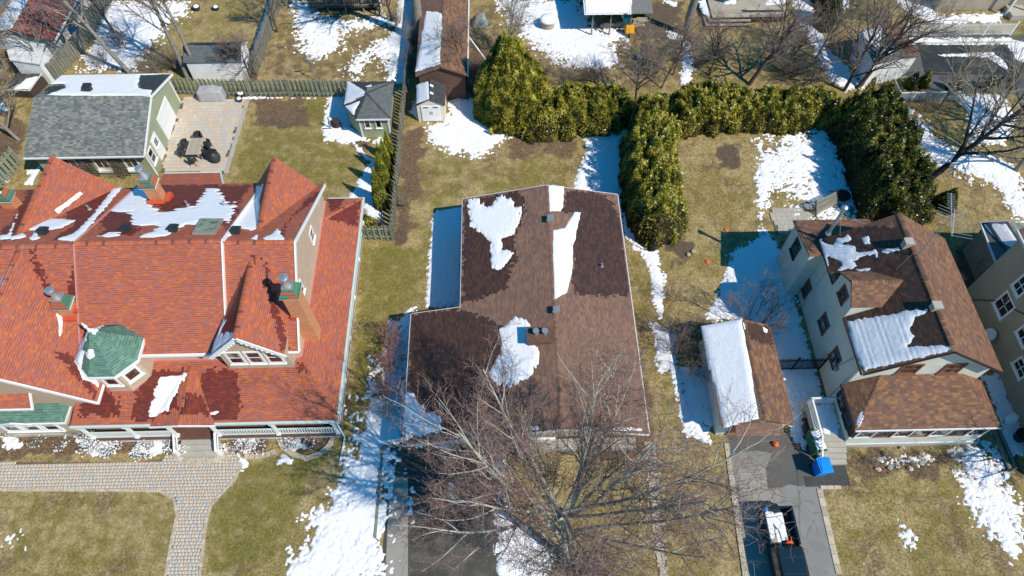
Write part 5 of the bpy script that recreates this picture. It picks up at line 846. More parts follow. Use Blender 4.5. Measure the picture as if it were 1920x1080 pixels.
# ================================================================ TOP LEFT HOUSE
tl = thing('corner_house', 'pale house with faded red roof cut by the top left corner', 'house', (-42, 58, 0)); za, zb = 1.95, 2.9
A = at(100, 78, za); Bq = at(20, 53, zb); dN = Vector((.0, 1, 0)); A2 = at(142, 0, za); B2 = at(52, 0, zb); dir_ = (A2-A); dir_.z = 0; dir_.normalize(); Lh = 14; Aw = A+dir_*Lh; Bw = Bq+dir_*Lh; Cq = Bq+(Bq-A); Cq.z = za; Cw = Cq+dir_*Lh
tE_ = roof('roof', [A, Aw, Bw, Bq], 'oldred', tl); tW_ = roof('roof', [Cw, Cq, Bq, Bw], 'oldred', tl); ind = (Bq-A); ind.z = 0; ind.normalize()
b = MB(); P = [A+ind*.6+dir_*.4, Aw+ind*.6, Cw-ind*.3, Cq-ind*.3+dir_*.4]; b.prism([(p.x, p.y, 0) for p in P], (0, 0, za-.1)); b.build('wall', M['whitew'], tl); wall(tl, [(P[3].x, P[3].y, za-.1), (P[0].x, P[0].y, za-.1), (Bq.x+dir_.x*.4, Bq.y+dir_.y*.4, zb-.2)], .15, 'taupe', 'gable_wall')
MB().bar(A-ind*.06-Vector((0, 0, .08)), Aw-ind*.06-Vector((0, 0, .08)), .1, .14).build('gutter', M['white'], tl)
gcp = P[3].lerp(P[0], .35)+Vector((0, 0, za-.4)); lx = (P[0]-P[3]); lx.z = 0; window(tl, (gcp.x, gcp.y, za-.5), lx, (0, 0, 1), 1.0, .4, 'white', 2, 1, .08)
rsnow(tW_, [[(0, 60), (22, 54), (54, 0), (20, 0), (0, 30)]], 'snow on the left slope of the faded red corner roof', .08, rag=.05)
an_ = thing('lean_to', 'flat whitish annex roof in front of the faded red corner house', 'building', (*at(50, 100)[:2], 0)); Q = [at(18, 112, 2.3), at(73, 120, 2.3), at(86, 82, 2.5), at(5, 70, 2.5)]; MB().prism(Q, (0, 0, -.12)).build('roof', M['whitew'], an_); c_ = sum(Q, Vector())/4; MB().prism([Vector(((c_+(p-c_)*.94).x, (c_+(p-c_)*.94).y, 0)) for p in Q], (0, 0, 2.15)).build('wall', M['whitesid'], an_)
yd = sheet('paved_yard', [(85, 82), (112, 115), (150, 40), (175, 0), (140, 0)], .0, 'concw', .05); sheet('paved_yard', [(75, 122), (86, 84), (112, 116), (95, 138)], .002, 'concw', .05)
oh = thing('orange_shed', 'orange walled building with grey roof in the extreme top left corner', 'building', (*at(5, 20)[:2], 0)); MB().prism([at(-60, -20, 2.6), at(14, -20, 2.6), at(22, 2, 2.6), at(0, 22, 2.6), at(-60, 60, 2.6)], (0, 0, .15)).build('roof', M['greymetal'], oh); MB().prism([Vector((p.x, p.y, 0)) for p in (at(-60, -10, 2.6), at(12, -10, 2.6), at(14, 8, 2.6), at(-4, 26, 2.6), at(-60, 60, 2.6))], (0, 0, 2.6)).build('wall', M['orangewall'], oh)
# ================================================================ RIGHT NEIGHBOUR
nb = thing('taupe_house', 'taupe stucco house with white windows cut by the right edge', 'house', (36, 20, 0)); nX = at(1838, 625, 0).x; nY1 = 25.1; nS = 11.5
MB().bb((nX, nS, 0), (nX+9, nY1, 7.2)).build('wall', M['taupe'], nb); zE = 7.2
nR = roof('roof', [(nX-.35, nS-.3, zE-.1), (nX+4.5, nS-.3, zE+2.6), (nX+4.5, nY1+.3, zE+2.6), (nX-.35, nY1+.3, zE-.1)], 'brown', nb); MB().bb((nX-.46, nS-.3, zE-.25), (nX-.355, nY1+.3, zE-.08)).build('gutter', M['whitew'], nb)
for x, y, w, h in ((1884, 572, 1.1, 1.35), (1925, 628, 1.0, 1.1), (1916, 536, .8, 1.1), (1915, 690, 1.0, .8)): p = atX(x, y, nX); window(nb, (nX, p.y, p.z), (0, -1, 0), (0, 0, 1), w, h, 'white', 2, 2, .13)
MB().path([(nX-.04, nY1-.8, .4), (nX-.04, nY1-2.2, 2.6), (nX-.04, nY1-4.6, 4.6)], .03).build('cable', M['black'], nb); MB().bb((nX-.7, 13.2, 2.2), (nX-.003, 15.0, 2.35)).bb((nX-.6, 13.3, 0), (nX-.5, 13.4, 2.2)).build('side_awning', M['greymetal'], nb)
ann = thing('grey_annex', 'grey shingled rear annex with snowy slope behind the taupe house', 'building', (35, 27, 0)); z1 = 3.0
aS = [at(1840, 418, z1), at(1890, 415, z1+.8), at(1925, 470, z1+.8), at(1872, 498, z1)]; aP = roof('roof', aS, 'darkroof_dry', ann); aR = [aS[1], Vector((aS[1].x+4, aS[1].y, z1)), Vector((aS[2].x+4, aS[2].y, z1)), aS[2]]; roof('roof', aR, 'greyroof', ann)
MB().bb((aS[0].x+.2, aS[3].y, 0), (aS[1].x+3.5, aS[0].y-.2, z1-.15)).build('wall', M['taupe2'], ann); MB().bar(aS[0]+Vector((0, .05, -.05)), aS[1]+Vector((0, .05, -.05)), .08, .12).bar(aS[0]+Vector((-.05, 0, -.05)), aS[3]+Vector((-.05, 0, -.05)), .1, .12).build('gutter', M['whitew'], ann); MB().bar(aP.hit(1853, 418)+aP.n*.06, aP.hit(1895, 482)+aP.n*.06, .25, .1).build('roof_batten', M['slate'], ann)
rsnow(aP, [[(1846, 421), (1886, 419), (1918, 466), (1876, 492)]], 'snow on the grey annex roof at the right edge', .07, rag=.06)
ds = thing('satellite_dish', 'pale satellite dish on the wall of the taupe house', 'dish', at(1858, 628, 3)); p = atX(1858, 628, nX-.35); MB().lathe([(.05, 0), (.3, .05), (.42, .14), (.43, .15)], p, 18, (Vector((0, 1, 0)), Vector((.5, 0, .86)), Vector((-.86, 0, .5)))).build('reflector', M['whitew'], ds, smooth=True); MB().tube(p, (nX, p.y, p.z-.2), .03).build('bracket', M['greymetal'], ds)
# ================================================================ TOP EDGE BUILDINGS
cp = thing('lean_to_shelter', 'open wooden shelter with snowy corrugated roof and firewood underneath', 'shelter', (*at(1160, 45)[:2], 0)); k0, k1 = at(1097, 26, 2.6), at(1225, 26, 2.6); cS_ = k0.y; CP = roof('roof', [(k0.x, cS_, 2.55), (k1.x, cS_, 2.55), (k1.x, cS_+6, 3.3), (k0.x, cS_+6, 3.3)], 'darkroof', cp, .05)
cmat = mplain('grey_corrugated', (.24, .235, .22), .6, .15); CP.ob.data.materials[0] = cmat; b = MB(); n = 34
for i in range(n): x = k0.x+(k1.x-k0.x)*(i+.5)/n; b.bar((x, cS_-.01, 2.575), (x, cS_+6, 3.325), .06, .035)
b.build('roof_rib', cmat, cp)
for x in (1107, 1140, 1177, 1211): p = at(x, 55); MB().bb((p.x-.06, cS_+.35, 0), (p.x+.06, cS_+.47, 2.5)).build('post', M['greywood'], cp)
MB().bb((k0.x+.1, cS_+5.6, 0), (k1.x-.1, cS_+5.8, 2.9)).bb((k1.x-.25, cS_+2, 0), (k1.x-.1, cS_+5.6, 2.7)).build('wall', M['darkwood'], cp); rsnow(CP, [[(1094, 28), (1094, -30), (1190, -30), (1183, 26)]], 'snow over the left part of the corrugated shelter roof', .06, rag=.1, su=.15, sv=1)
hr_ = thing('top_deck_house', 'dark veranda with railing at the top edge above the patchy snow', 'veranda', (*at(650, 10)[:2], 0)); v0_, v1_ = at(583, 25), at(715, 30); vy = v0_.y
MB().bb((v0_.x, vy, .55), (v1_.x, vy+5, .7)).build('floor', M['darkwood'], hr_); MB().bb((v0_.x, vy+3, .7), (v1_.x, vy+5, 3.5)).build('wall', M['darkframe'], hr_); rf = roof('roof', [(v0_.x-.3, vy+1.2, 3.2), (v1_.x+.3, vy+1.2, 3.2), (v1_.x+.3, vy+6, 4.5), (v0_.x-.3, vy+6, 4.5)], 'darkroof', hr_)
for i in range(5): x = v0_.x+(v1_.x-v0_.x)*i/4; MB().bb((x-.07, vy+.05, 0), (x+.07, vy+.2, 2.9 if i in (0, 4) else 1.6)).build('post', M['greywood'] if i < 4 else M['white'], hr_)
bal2 = unit_block('baluster', 'greywood', 0, (.045, .045, .72)); railing(hr_, (v0_.x, vy+.12, 0), (v1_.x, vy+.12, 0), .7, 'greywood', .19, me=bal2)
dk = thing('wooden_deck', 'weathered wooden deck with corner steps at the top edge', 'deck', (*at(1390, 30)[:2], 0)); q0, q1_ = at(1336, 33, .6), at(1476, 33, .6); dyy = q0.y
me = unit_block('deck_board', 'deckw', .0)
for i in range(34):
    o = bpy.data.objects.new('deck_board', me); COL.objects.link(o); o.parent = dk; o.scale = (q1_.x-q0.x, .155, .04); o.location = Vector(((q0.x+q1_.x)/2, dyy+.085+.165*i, .6))-dk.location
MB().bb((q0.x, dyy+.02, 0), (q1_.x, dyy+5.5, .57)).build('deck_frame', M['darkwood'], dk)
for i in range(2): MB().bb((q0.x-.33*(i+1), dyy-.33*(i+1), .36-.2*i), (q0.x+3.6, dyy-.33*i-.02, .4-.2*i)).build('step', M['deckw'], dk); MB().bb((q0.x-.33*(i+1), dyy-.33*i-.01, .36-.2*i), (q0.x-.33*i-.02, dyy+1.9, .4-.2*i)).build('step', M['deckw'], dk)
MB().bb((q0.x+3.6, dyy-.02, .62), (q1_.x, dyy+.06, .9)).bb((q0.x+3.2, dyy+.5, .95), (q1_.x, dyy+.85, 1.0)).build('deck_bench', M['deckw'], dk)
gsnow([[(1308, 10), (1320, 5), (1336, 36), (1326, 38), (1316, 30)]], 'snow on the left steps of the wooden deck', .05, .2, .2, 0, .3, .42); gsnow([[(1353, 8), (1378, 10), (1375, 18), (1355, 18)], [(1440, 0), (1470, 0), (1465, 18), (1430, 20)]], 'snow scraps on the wooden deck', .05, .2, .2, 0, .3, .63)
um = thing('patio_umbrella', 'faded green patio umbrella standing on the wooden deck', 'umbrella', (*at(1383, 3, .6)[:2], .6)); c_ = um.location; MB().lathe([(1.15, 1.9), (.6, 2.2), (.05, 2.45), (.03, 2.5)], c_, 8).build('canopy', M['tealw'], um); MB().tube(c_, c_+Vector((0, 0, 2.4)), .03).build('pole', M['greymetal'], um)
ps = thing('pool_shed', 'weathered pale shed with tilted snowy roof among bare trees by the pool', 'shed', (*at(1660, 130)[:2], 0)); pzz = 2.6
rA, rB, rC, rD = at(1612, 62, pzz), at(1650, 48, 3.4), at(1718, 128, 3.4), at(1638, 125, pzz); pl = roof('roof', [at(1611, 60, 2.5), at(1652, 46, 3.2), at(1696, 105, 3.2), at(1640, 122, 2.5)], 'greyroof', ps, .08); R3 = at(1652, 46, 3.2); R4 = at(1696, 105, 3.2); off = (R3-at(1611, 60, 3.2)); roof('roof', [R3, Vector((R3.x+off.x, R3.y+off.y, 2.5)), Vector((R4.x+off.x*.9, R4.y+off.y*.9, 2.5)), R4], 'tan', ps, .08)
G = [at(1611, 60, 2.5), Vector((R3.x+off.x, R3.y+off.y, 2.5)), Vector((R4.x+off.x*.9, R4.y+off.y*.9, 2.5)), at(1640, 122, 2.5)]; c_ = sum(G, Vector())/4; MB().prism([Vector(((c_+(p-c_)*.93).x, (c_+(p-c_)*.93).y, 0)) for p in G], (0, 0, 2.4)).build('wall', M['whitesid'], ps)
g0, g1 = c_+(G[3]-c_)*.93, c_+(G[2]-c_)*.93; wall(ps, [(g0.x, g0.y, 2.4), (g1.x, g1.y, 2.4), (R4.x, R4.y+.15, 3.1)], .1, 'whitesid', 'gable_wall'); rsnow(pl, [[(1613, 62), (1648, 50), (1660, 70), (1650, 80), (1668, 95), (1680, 105), (1640, 118)]], 'patchy snow on the pale pool shed roof', .06, rag=.25)
th_ = thing('grey_house', 'grey building seen only at the top right edge beyond the pool', 'building', (*at(1830, 0)[:2], 0)); p0, p1 = at(1752, 20), at(1925, 22); MB().bb((p0.x, p0.y, 0), (p1.x+3, p0.y+8, 4)).build('wall', M['taupe'], th_); b = MB()
for x in (1883, 1915): q = at(x, 26); b.bb((q.x-.08, p0.y-.9, 0), (q.x+.08, p0.y-.75, 3.4))
b.build('porch_post', M['white'], th_); q = at(1885, 26); MB().bb((q.x, p0.y-1.6, 0), (q.x+1.6, p0.y, .5)).build('step', M['conc'], th_)
# ================================================================ FENCES
def f2(a, b): return at(*a)[:2], at(*b)[:2]
fence(*f2((322, 176), (470, 181)), 1.75, 'weathered green board fence behind the back patio', bw=.14, gap=.05)
fence(*f2((472, 181), (545, 180)), 1.75, 'green board fence section left of the satellite dish pole', bw=.14, gap=.05)
fence(*f2((547, 180), (655, 182)), 1.75, 'green board fence right of the satellite dish, ending at the sage shed', bw=.14, gap=.05)
fence(*f2((738, 448), (755, 245)), 1.75, 'long grey-green fence running from the cedars down to the lawn', 'greywood', bw=.14, gap=.05)
fence(*f2((755, 243), (764, 165)), 1.75, 'grey-green fence squeezed between the sage shed and resin shed', 'greywood', bw=.14, gap=.05)
fence(*f2((680, 449), (736, 449)), 1.6, 'short green board fence joining the red house to the long fence', bw=.16, gap=.05)
fence(*f2((-10, 372), (42, 305)), 1.7, 'pale green board fence left of the red house and garage', bw=.16, gap=.04)
fence(*f2((108, 152), (158, 95)), 1.8, 'grey weathered fence beside the corner house, nearest the garage', 'greywood', bw=.13, gap=.02, alt=.02)
fence(*f2((159, 94), (213, 0)), 1.8, 'grey weathered fence climbing to the top edge beside the corner house', 'greywood', bw=.13, gap=.02, alt=.02)
fence(*f2((482, 142), (530, 0)), 1.8, 'tall grey fence dividing the two yards at the top', 'greywood', bw=.13, gap=.02, alt=.02)
fence(*f2((762, 158), (783, 30)), 1.4, 'vine-tangled grey fence beside the shaded walk', 'greywood', bw=.12, gap=.06, alt=.03)
fence(*f2((185, 2), (400, 0)), .5, 'low yellowish timber edging at the top edge beyond the snow', 'deckw', bw=.6, gap=.0, alt=.015)
# black iron gate between small garage and cream house
ig = thing('iron_gate', 'black iron gate between the small garage and the cream house', 'gate', (*at(1487, 665)[:2], 0)); a, b_ = Vector((17.15, 19.4, 0)), Vector((20.85, 19.4, 0))
mb_ = unit_block('gate_bar', 'black', 0, (.05, .05, 1.5))
for i in range(24): o = bpy.data.objects.new('gate_bar', mb_); COL.objects.link(o); o.parent = ig; o.location = a.lerp(b_, (i+.5)/24)+Vector((0, 0, .85))-ig.location
for z in (.2, 1.35): MB().bar(a+Vector((0, 0, z)), b_+Vector((0, 0, z)), .05, .07).build('rail', M['black'], ig)
for t in (0, .5, 1): p = a.lerp(b_, t); MB().bb((p.x-.06, p.y-.06, 0), (p.x+.06, p.y+.06, 1.75)).build('post', M['black'], ig)
# white pool fence and glass panel fence
pf = thing('pool_fence', 'white picket pool fence along the far side of the pool', 'fence', (*at(1800, 70)[:2], 0)); a, b_ = at(1690, 70), at(1895, 70); b_.y = a.y; me = unit_block('picket', 'white', 0, (.04, .03, 1.25)); n = 75
for i in range(n): o = bpy.data.objects.new('picket', me); COL.objects.link(o); o.parent = pf; o.location = a.lerp(b_, (i+.5)/n)+Vector((0, 0, .75))-pf.location
for z in (.25, 1.2): MB().bar(a+Vector((0, .03, z)), b_+Vector((0, .03, z)), .05, .07).build('rail', M['white'], pf)
for i in range(5): p = a.lerp(b_, i/4); MB().bb((p.x-.06, p.y, 0), (p.x+.06, p.y+.12, 1.5)).build('post', M['white'], pf)
gf = thing('panel_fence', 'low fence of pale frosted panels with white top rail below the pool', 'fence', (*at(1730, 178)[:2], 0)); c1, c2, c3 = at(1668, 165), at(1680, 190), at(1790, 188)
for a, b_, n in ((c1, c2, 1), (c2, c3, 4)):
    MB().bar(a+Vector((0, 0, .95)), b_+Vector((0, 0, .95)), .07, .07).build('rail', M['white'], gf)
    for i in range(n): p, q = a.lerp(b_, i/n), a.lerp(b_, (i+.96)/n); MB().bar(p+Vector((0, 0, .47)), q+Vector((0, 0, .47)), .02, .86).build('panel', M['frost'], gf)
    for i in range(n+1): p = a.lerp(b_, i/n); MB().bb((p.x-.04, p.y-.04, 0), (p.x+.04, p.y+.04, .98)).build('post', M['white'], gf)
def drape(c, w, d, h, seed, n=12):
    b = MB(); R_ = np.random.default_rng(seed); c = Vector(c); vs = []
    for j in range(n+1):
        for i in range(n+1):
            u, v = i/n*2-1, j/n*2-1; k = max(abs(u), abs(v)); z = h*(1-max(0, k-.55)/.45) if k > .55 else h*(1+.1*math.sin(u*3+v*2)); nn = float(fbm(np.array([u*2.2+seed]), np.array([v*2.2]), seed)[0])-.5
            vs.append(c+Vector((u*w/2*(1+.2*nn), v*d/2*(1+.2*nn), max(0, z*(1+.35*nn)))))
    b.add(vs, [(j*(n+1)+i, j*(n+1)+i+1, (j+1)*(n+1)+i+1, (j+1)*(n+1)+i) for j in range(n) for i in range(n)]); return b
M['tarp'] = mplain('grey_tarp', (.26, .29, .28), .6, .25, 2, bump=.3, fine=9)
# ================================================================ PATIO THINGS
tb = thing('patio_table', 'grey-brown slatted rectangular table on the stone patio', 'table', (*at(361, 293)[:2], 0)); tp = [at(345, 290, .74), at(371, 290, .74), at(379, 259, .74), at(353, 259, .74)]; tx0, tx1, ty0, ty1 = tp[0].x+.1, tp[1].x+.12, tp[0].y, tp[3].y
n = 7; me = unit_block('slat', 'deckw', 0)
for i in range(n): o = bpy.data.objects.new('slat', me); COL.objects.link(o); o.parent = tb; w = (tx1-tx0)/n; o.scale = (w-.012, ty1-ty0, .035); o.location = Vector((tx0+w*(i+.5), (ty0+ty1)/2, .73))-tb.location
MB().bb((tx0+.08, ty0+.1, .62), (tx1-.08, ty1-.1, .71)).build('apron', M['darkwood'], tb)
for x in (tx0+.12, tx1-.12):
    for y in (ty0+.15, ty1-.15): MB().bb((x-.04, y-.04, .02), (x+.04, y+.04, .62)).build('leg', M['darkwood'], tb)
def pchair(label, x, y, rz):
    t = thing('patio_chair', label, 'chair', (x, y, 0.03), 'chairs around the patio table', rz); L = t.location; Mx = Matrix.Translation(L) @ Matrix.Rotation(rz, 4, 'Z')
    def w(b, nm, mat, **k):
        b.v = [tuple(Mx @ Vector(v)) for v in b.v]; return b.build(nm, M[mat], t, **k)
    w(MB().lathe([(.27, .4), (.3, .44), (.27, .49)], (0, 0, 0), 14), 'seat', 'blackp', smooth=True)
    b = MB(); pts = [(.3*math.cos(t_), .3*math.sin(t_)) for t_ in np.linspace(rad(160), rad(380), 10)]
    for (xa, ya), (xb, yb) in zip(pts[:-1], pts[1:]): b.bar((xa, ya, .68), (xb, yb, .68), .05, .42)
    w(b, 'backrest', 'blackp')
    for sx in (-1, 1):
        for sy in (-1, 1): w(MB().tube((sx*.2, sy*.2, .42), (sx*.25, sy*.25, 0), .022, .018, 6), 'leg', 'black')
    return t
tcx, tcy = (tx0+tx1)/2, (ty0+ty1)/2
for l, x, y, a in (('dark round-backed chair at the far end of the patio table', tcx-.05, ty1+.35, math.pi), ('dark round-backed chair at the near end of the patio table', tcx, ty0-.4, 0), ('upper dark chair on the left side of the patio table', tx0-.35, tcy+.4, -math.pi/2), ('lower dark chair on the left side of the patio table', tx0-.4, tcy-.45, -math.pi/2), ('upper dark chair on the right side of the patio table', tx1+.3, tcy+.35, math.pi/2), ('lower dark chair on the right side of the patio table', tx1+.32, tcy-.45, math.pi/2)): pchair(l, x, y, a)
ch = thing('chiminea', 'black covered patio heater with tall spout beside the table', 'heater', (*at(403, 300)[:2], 0)); c = ch.location; MB().lathe([(.3, 0), (.42, .25), (.46, .5), (.4, .75), (.2, .9)], c+Vector((.15, -.1, 0)), 16).build('base', M['blackp'], ch, smooth=True); MB().lathe([(.42, .75), (.47, .85), (.35, .98), (.13, 1.05)], c, 16).build('bowl', M['black'], ch, smooth=True); MB().tube(c+Vector((-.08, .1, 1.0)), c+Vector((-.2, .35, 1.75)), .12, .1, 12).build('spout', M['black'], ch)
gl = thing('covered_grill', 'barbecue under a crumpled silver cover at the top of the patio', 'grill', (*at(400, 184)[:2], 0)); c = gl.location; bm = bmesh.new(); bmesh.ops.create_cube(bm, size=1); bmesh.ops.subdivide_edges(bm, edges=bm.edges[:], cuts=7, use_grid_fill=True)
for v in bm.verts:
    z = v.co.z+.5; k = 1.08-.14*z; v.co = Vector((v.co.x*2.1*k, v.co.y*.9*k, z*1.15-.12*abs(v.co.x)*2*(z > .9)))+c
    nn = float(fbm(np.array([v.co.x*2.3]), np.array([v.co.y*2.3+v.co.z*2]), 3)[0])-.5; v.co += Vector((nn*.18, nn*.16, nn*.1*z))
me = bpy.data.meshes.new('cover'); bm.to_mesh(me); bm.free(); me.polygons.foreach_set('use_smooth', np.ones(len(me.polygons), bool)); link('cover', me, M['silver'], gl); MB().bb((c.x-.8, c.y-.3, 0), (c.x+.8, c.y+.3, .3)).build('cart', M['black'], gl)
def pot(label, x, y, r=.2, h=.3, mat='blackp', snow=True, name='flower_pot', cat='pot'):
    t = thing(name, label, cat, (x, y, 0)); MB().lathe([(r*.75, 0), (r, h), (r*1.08, h), (r*1.08, h-.04), (r*.85, h-.05)], (x, y, 0), 14).build('body', M[mat], t); MB().lathe([(r*.9, h-.05), (r*.6, h+.06), (.02, h+.1)], (x, y, 0), 12).build('fill', M['snow' if snow else 'core'], t, smooth='all'); return t
p = at(450, 190); pot('black pot with snow at the upper right patio corner', p.x, p.y, .25, .35); p = at(453, 180); pot('larger dark pot beside the fence at the patio corner', p.x, p.y, .35, .4)
p = at(370, 18); pot('black pot topped with snow on the dry lawn, left one', p.x, p.y, .35, .4); p = at(406, 18); pot('black pot topped with snow on the dry lawn, right one', p.x, p.y, .3, .35)
p = at(632, 237); br_l = thing('barrel', 'dark barrel planter in the shade of the sage shed', 'barrel', (p.x, p.y, 0)); MB().lathe([(.3, 0), (.36, .35), (.3, .75), (.26, .75), (.26, .7)], p, 16).build('body', M['darkwood'], br_l, smooth=True); MB().lathe([(.375, .2), (.375, .26)], p, 16).lathe([(.365, .52), (.365, .57)], p, 16).build('hoop', M['black'], br_l)
MB().bar(p+Vector((-.55, -.2, 0)), p+Vector((-.45, -.25, 1.3)), .09, .09).build('stake', M['deckw'], br_l); MB().bar(p+Vector((-1.2, -.3, .05)), p+Vector((-.4, -.3, .05)), .08, .08).build('ground_bar', M['darkwood'], br_l)
p = at(592, 150); sd_ = thing('satellite_dish', 'white satellite dish on a pole behind the green fence', 'dish', (p.x, p.y, 0)); q = p+Vector((0, 0, 2.0)); MB().tube(p, q, .035).build('pole', M['greymetal'], sd_); MB().lathe([(.04, 0), (.25, .04), (.38, .12), (.39, .13)], q+Vector((0, -.05, .15)), 18, (Vector((.9, .2, 0)), Vector((0, -.5, .86)), Vector((.3, -.8, -.45)).normalized()*-1)).build('reflector', M['whitew'], sd_, smooth=True); MB().tube(q, q+Vector((.35, -.3, .1)), .025).box(q+Vector((.4, -.33, .12)), (.12, .12, .1)).build('feed_arm', M['whitew'], sd_)
# corner house yard clutter
def ladder(label, a, b, w, name='ladder'):
    t = thing(name, label, 'ladder', (a.x, a.y, 0)); d = (b-a); s_ = d.cross(Vector((0, 0, 1))).normalized()*w/2
    for k in (-1, 1): MB().bar(a+s_*k, b+s_*k, .05, .06).build('rail', M['greywood'], t)
    for i in range(9): c = a.lerp(b, (i+.5)/9); MB().bar(c-s_, c+s_, .04, .03).build('rung', M['greywood'], t)
    return t
ladder('wooden ladder hung along the wall of the corner house', at(122, 50, 1.2), at(146, 12, 1.2), .6)
p = at(143, 64); bk = thing('bucket', 'bright blue bucket beside the corner house', 'bucket', (p.x, p.y, 0)); MB().lathe([(.2, 0), (.32, .6), (.36, .62), (.33, .56), (.27, .5)], p, 14).build('body', M['blue'], bk); p = at(121, 104); bk = thing('toy_slide', 'small turquoise plastic slide against the weathered fence', 'slide', (p.x, p.y, 0)); MB().bar(p+Vector((-.5, -.3, .1)), p+Vector((.4, .3, .9)), .5, .06).build('chute', M['teal'], bk); MB().bb(p+Vector((.2, .1, 0)), p+Vector((.6, .5, .85))).build('stand', M['teal'], bk)
for l, a, b_ in (('long brown pole leaning on the corner house wall, left one', (112, 55, 2), (128, 90, 0)), ('long brown pole leaning on the corner house wall, right one', (128, 32, 2.2), (145, 75, 0))): a, b_ = at(*a), at(*b_); tag(MB().tube(a, b_, .05).build('pole', M['terra']), l, 'pole')
cf = thing('cold_frame', 'dark raised frame roof with snow under branches at the left edge', 'cold frame', (*at(50, 160)[:2], 0)); Q = [at(8, 168, .8), at(55, 170, .8), at(78, 138, 1.1), at(30, 138, 1.1)]; fp = roof('lid', Q, 'darkroof', cf, .06); MB().prism([Vector((q.x, q.y, 0)) for q in Q], (0, 0, .75)).build('frame', M['darkwood'], cf); MB().bar(Q[0], Q[1], .07, .07).bar(Q[1], Q[2], .07, .07).build('trim', M['whitew'], cf); rsnow(fp, [[(24, 166), (54, 168), (72, 142), (48, 148)]], 'snow on the dark raised frame at the left edge', .06, rag=.08)
# round table and snow on it, wheelbarrow, bin, firewood
p = at(1027, 50); rt = thing('round_table', 'round brown table capped with snow in the upper yard', 'table', (p.x, p.y, 0)); MB().lathe([(.75, .7), (.75, .78)], p, 20).build('tabletop', M['deckw'], rt); MB().lathe([(.6, 0), (.65, .4), (.6, .7)], p, 16).build('drum', M['deckw'], rt); tag(MB().lathe([(.76, .78), (.74, .88), (.5, .93), (.02, .95)], p, 22).build('snow_patch', M['snow'], None, smooth='all'), 'round snow cap on the table in the upper yard', 'snow')
p = at(1179, 68); wb = thing('wheelbarrow', 'yellow wheelbarrow tipped up in front of the shelter', 'wheelbarrow', (p.x, p.y, 0)); MB().box(p+Vector((0, .2, .62)), (.8, .5, .8), (Vector((1, 0, 0)), Vector((0, .9, -.43)), Vector((0, .43, .9)))).build('tray', M['yellow'], wb, bevel=.08); MB().lathe([(.08, -.05), (.2, -.06), (.22, 0), (.2, .06), (.08, .05)], p+Vector((0, -.15, .22)), 14, (Vector((0, 1, 0)), Vector((0, 0, 1)), Vector((1, 0, 0)))).build('wheel', M['tyre'], wb)
for s_ in (-1, 1): MB().bar(p+Vector((s_*.12, -.15, .22)), p+Vector((s_*.35, .75, 1.3)), .04, .04).build('handle', M['deckw'], wb)
def bin_(label, x, y, mat, w=.62, d=.72, h=1.05, rz=0., name='wheelie_bin', snow=False):
    t = thing(name, label, 'bin', (x, y, 0), None, rz); Mx = Matrix.Translation((x, y, 0)) @ Matrix.Rotation(rz, 4, 'Z')
    def tr(b): b.v = [tuple(Mx @ Vector(v)) for v in b.v]; return b
    k = .82; tr(MB().add([(-w/2*k, -d/2*k, .06), (w/2*k, -d/2*k, .06), (w/2*k, d/2*k, .06), (-w/2*k, d/2*k, .06), (-w/2, -d/2, h), (w/2, -d/2, h), (w/2, d/2, h), (-w/2, d/2, h)], [(0, 3, 2, 1), (4, 5, 6, 7), (0, 1, 5, 4), (1, 2, 6, 5), (2, 3, 7, 6), (3, 0, 4, 7)])).build('body', M[mat], t)
    tr(MB().box((0, -.03, h+.04), (w+.08, d+.1, .07)).box((0, -.03, h+.09), (w-.1, d-.1, .04))).build('lid', M[mat], t, bevel=.015); tr(MB().tube((-w*.35, d/2+.08, h-.04), (w*.35, d/2+.08, h-.04), .02)).build('handle', M[mat], t)
    for s_ in (-1, 1): tr(MB().tube((s_*w*.42, d/2*.8, .11), (s_*w*.52, d/2*.8, .11), .11, .11, 14)).build('wheel', M['tyre'], t)
    if snow: tr(MB().box((0, -.03, h+.155), (w*.95, d*.8, .09))).build('snow_cover', M['snow'], t, bevel=.035)
    return t
p = at(1173, 54); bin_('teal green bin under the edge of the shelter', p.x, p.y+.3, 'teal', h=1.2); p = at(1534, 889); bin_('bright blue recycling bin at the foot of the porch steps', p.x, p.y+.2, 'blue', .72, .85, 1.15, .08); p = at(1524, 845); bin_('green bin with snow on its lid beside the porch stairs', p.x, p.y, 'green', .62, .75, 1.05, .15, snow=True); p = at(1518, 826); bin_('second green bin with snow on its lid, behind the first by the stairs', p.x, p.y, 'green', .6, .7, 1.0, .3, snow=True)
fw = thing('firewood_stack', 'stack of split firewood under the left half of the shelter', 'firewood', (*at(1152, 52)[:2], 0)); me = unit_block('log', 'deckw', .02); R = np.random.default_rng(8); c = fw.location
for i in range(26): o = bpy.data.objects.new('log', me); COL.objects.link(o); o.parent = fw; o.scale = (.9, .13, .12); o.location = (R.uniform(-.45, .45)+(i % 2)*1.1-.5, .12*(i % 4), .1+.12*(i//8)); o.rotation_euler = (0, 0, R.uniform(-.15, .15))
fw = thing('firewood_stack', 'stack of yellowish firewood under the right half of the shelter', 'firewood', (*at(1198, 50)[:2], 0))
for i in range(20): o = bpy.data.objects.new('log', me); COL.objects.link(o); o.parent = fw; o.scale = (1.0, .13, .12); o.location = (R.uniform(-.3, .3), .13*(i % 4), .1+.13*(i//4)); o.rotation_euler = (0, 0, R.uniform(-.12, .12))
p = at(1198, 112); pot('small dark pot with snow in the brown yard below the shelter', p.x, p.y, .3, .35)
p = at(900, 45); tag(drape(p, 1.5, 1.3, .85, 5).build('covered_pile', M['tarp'], None, smooth='all'), 'pile under a grey tarp beside the brick outbuilding', 'tarp')
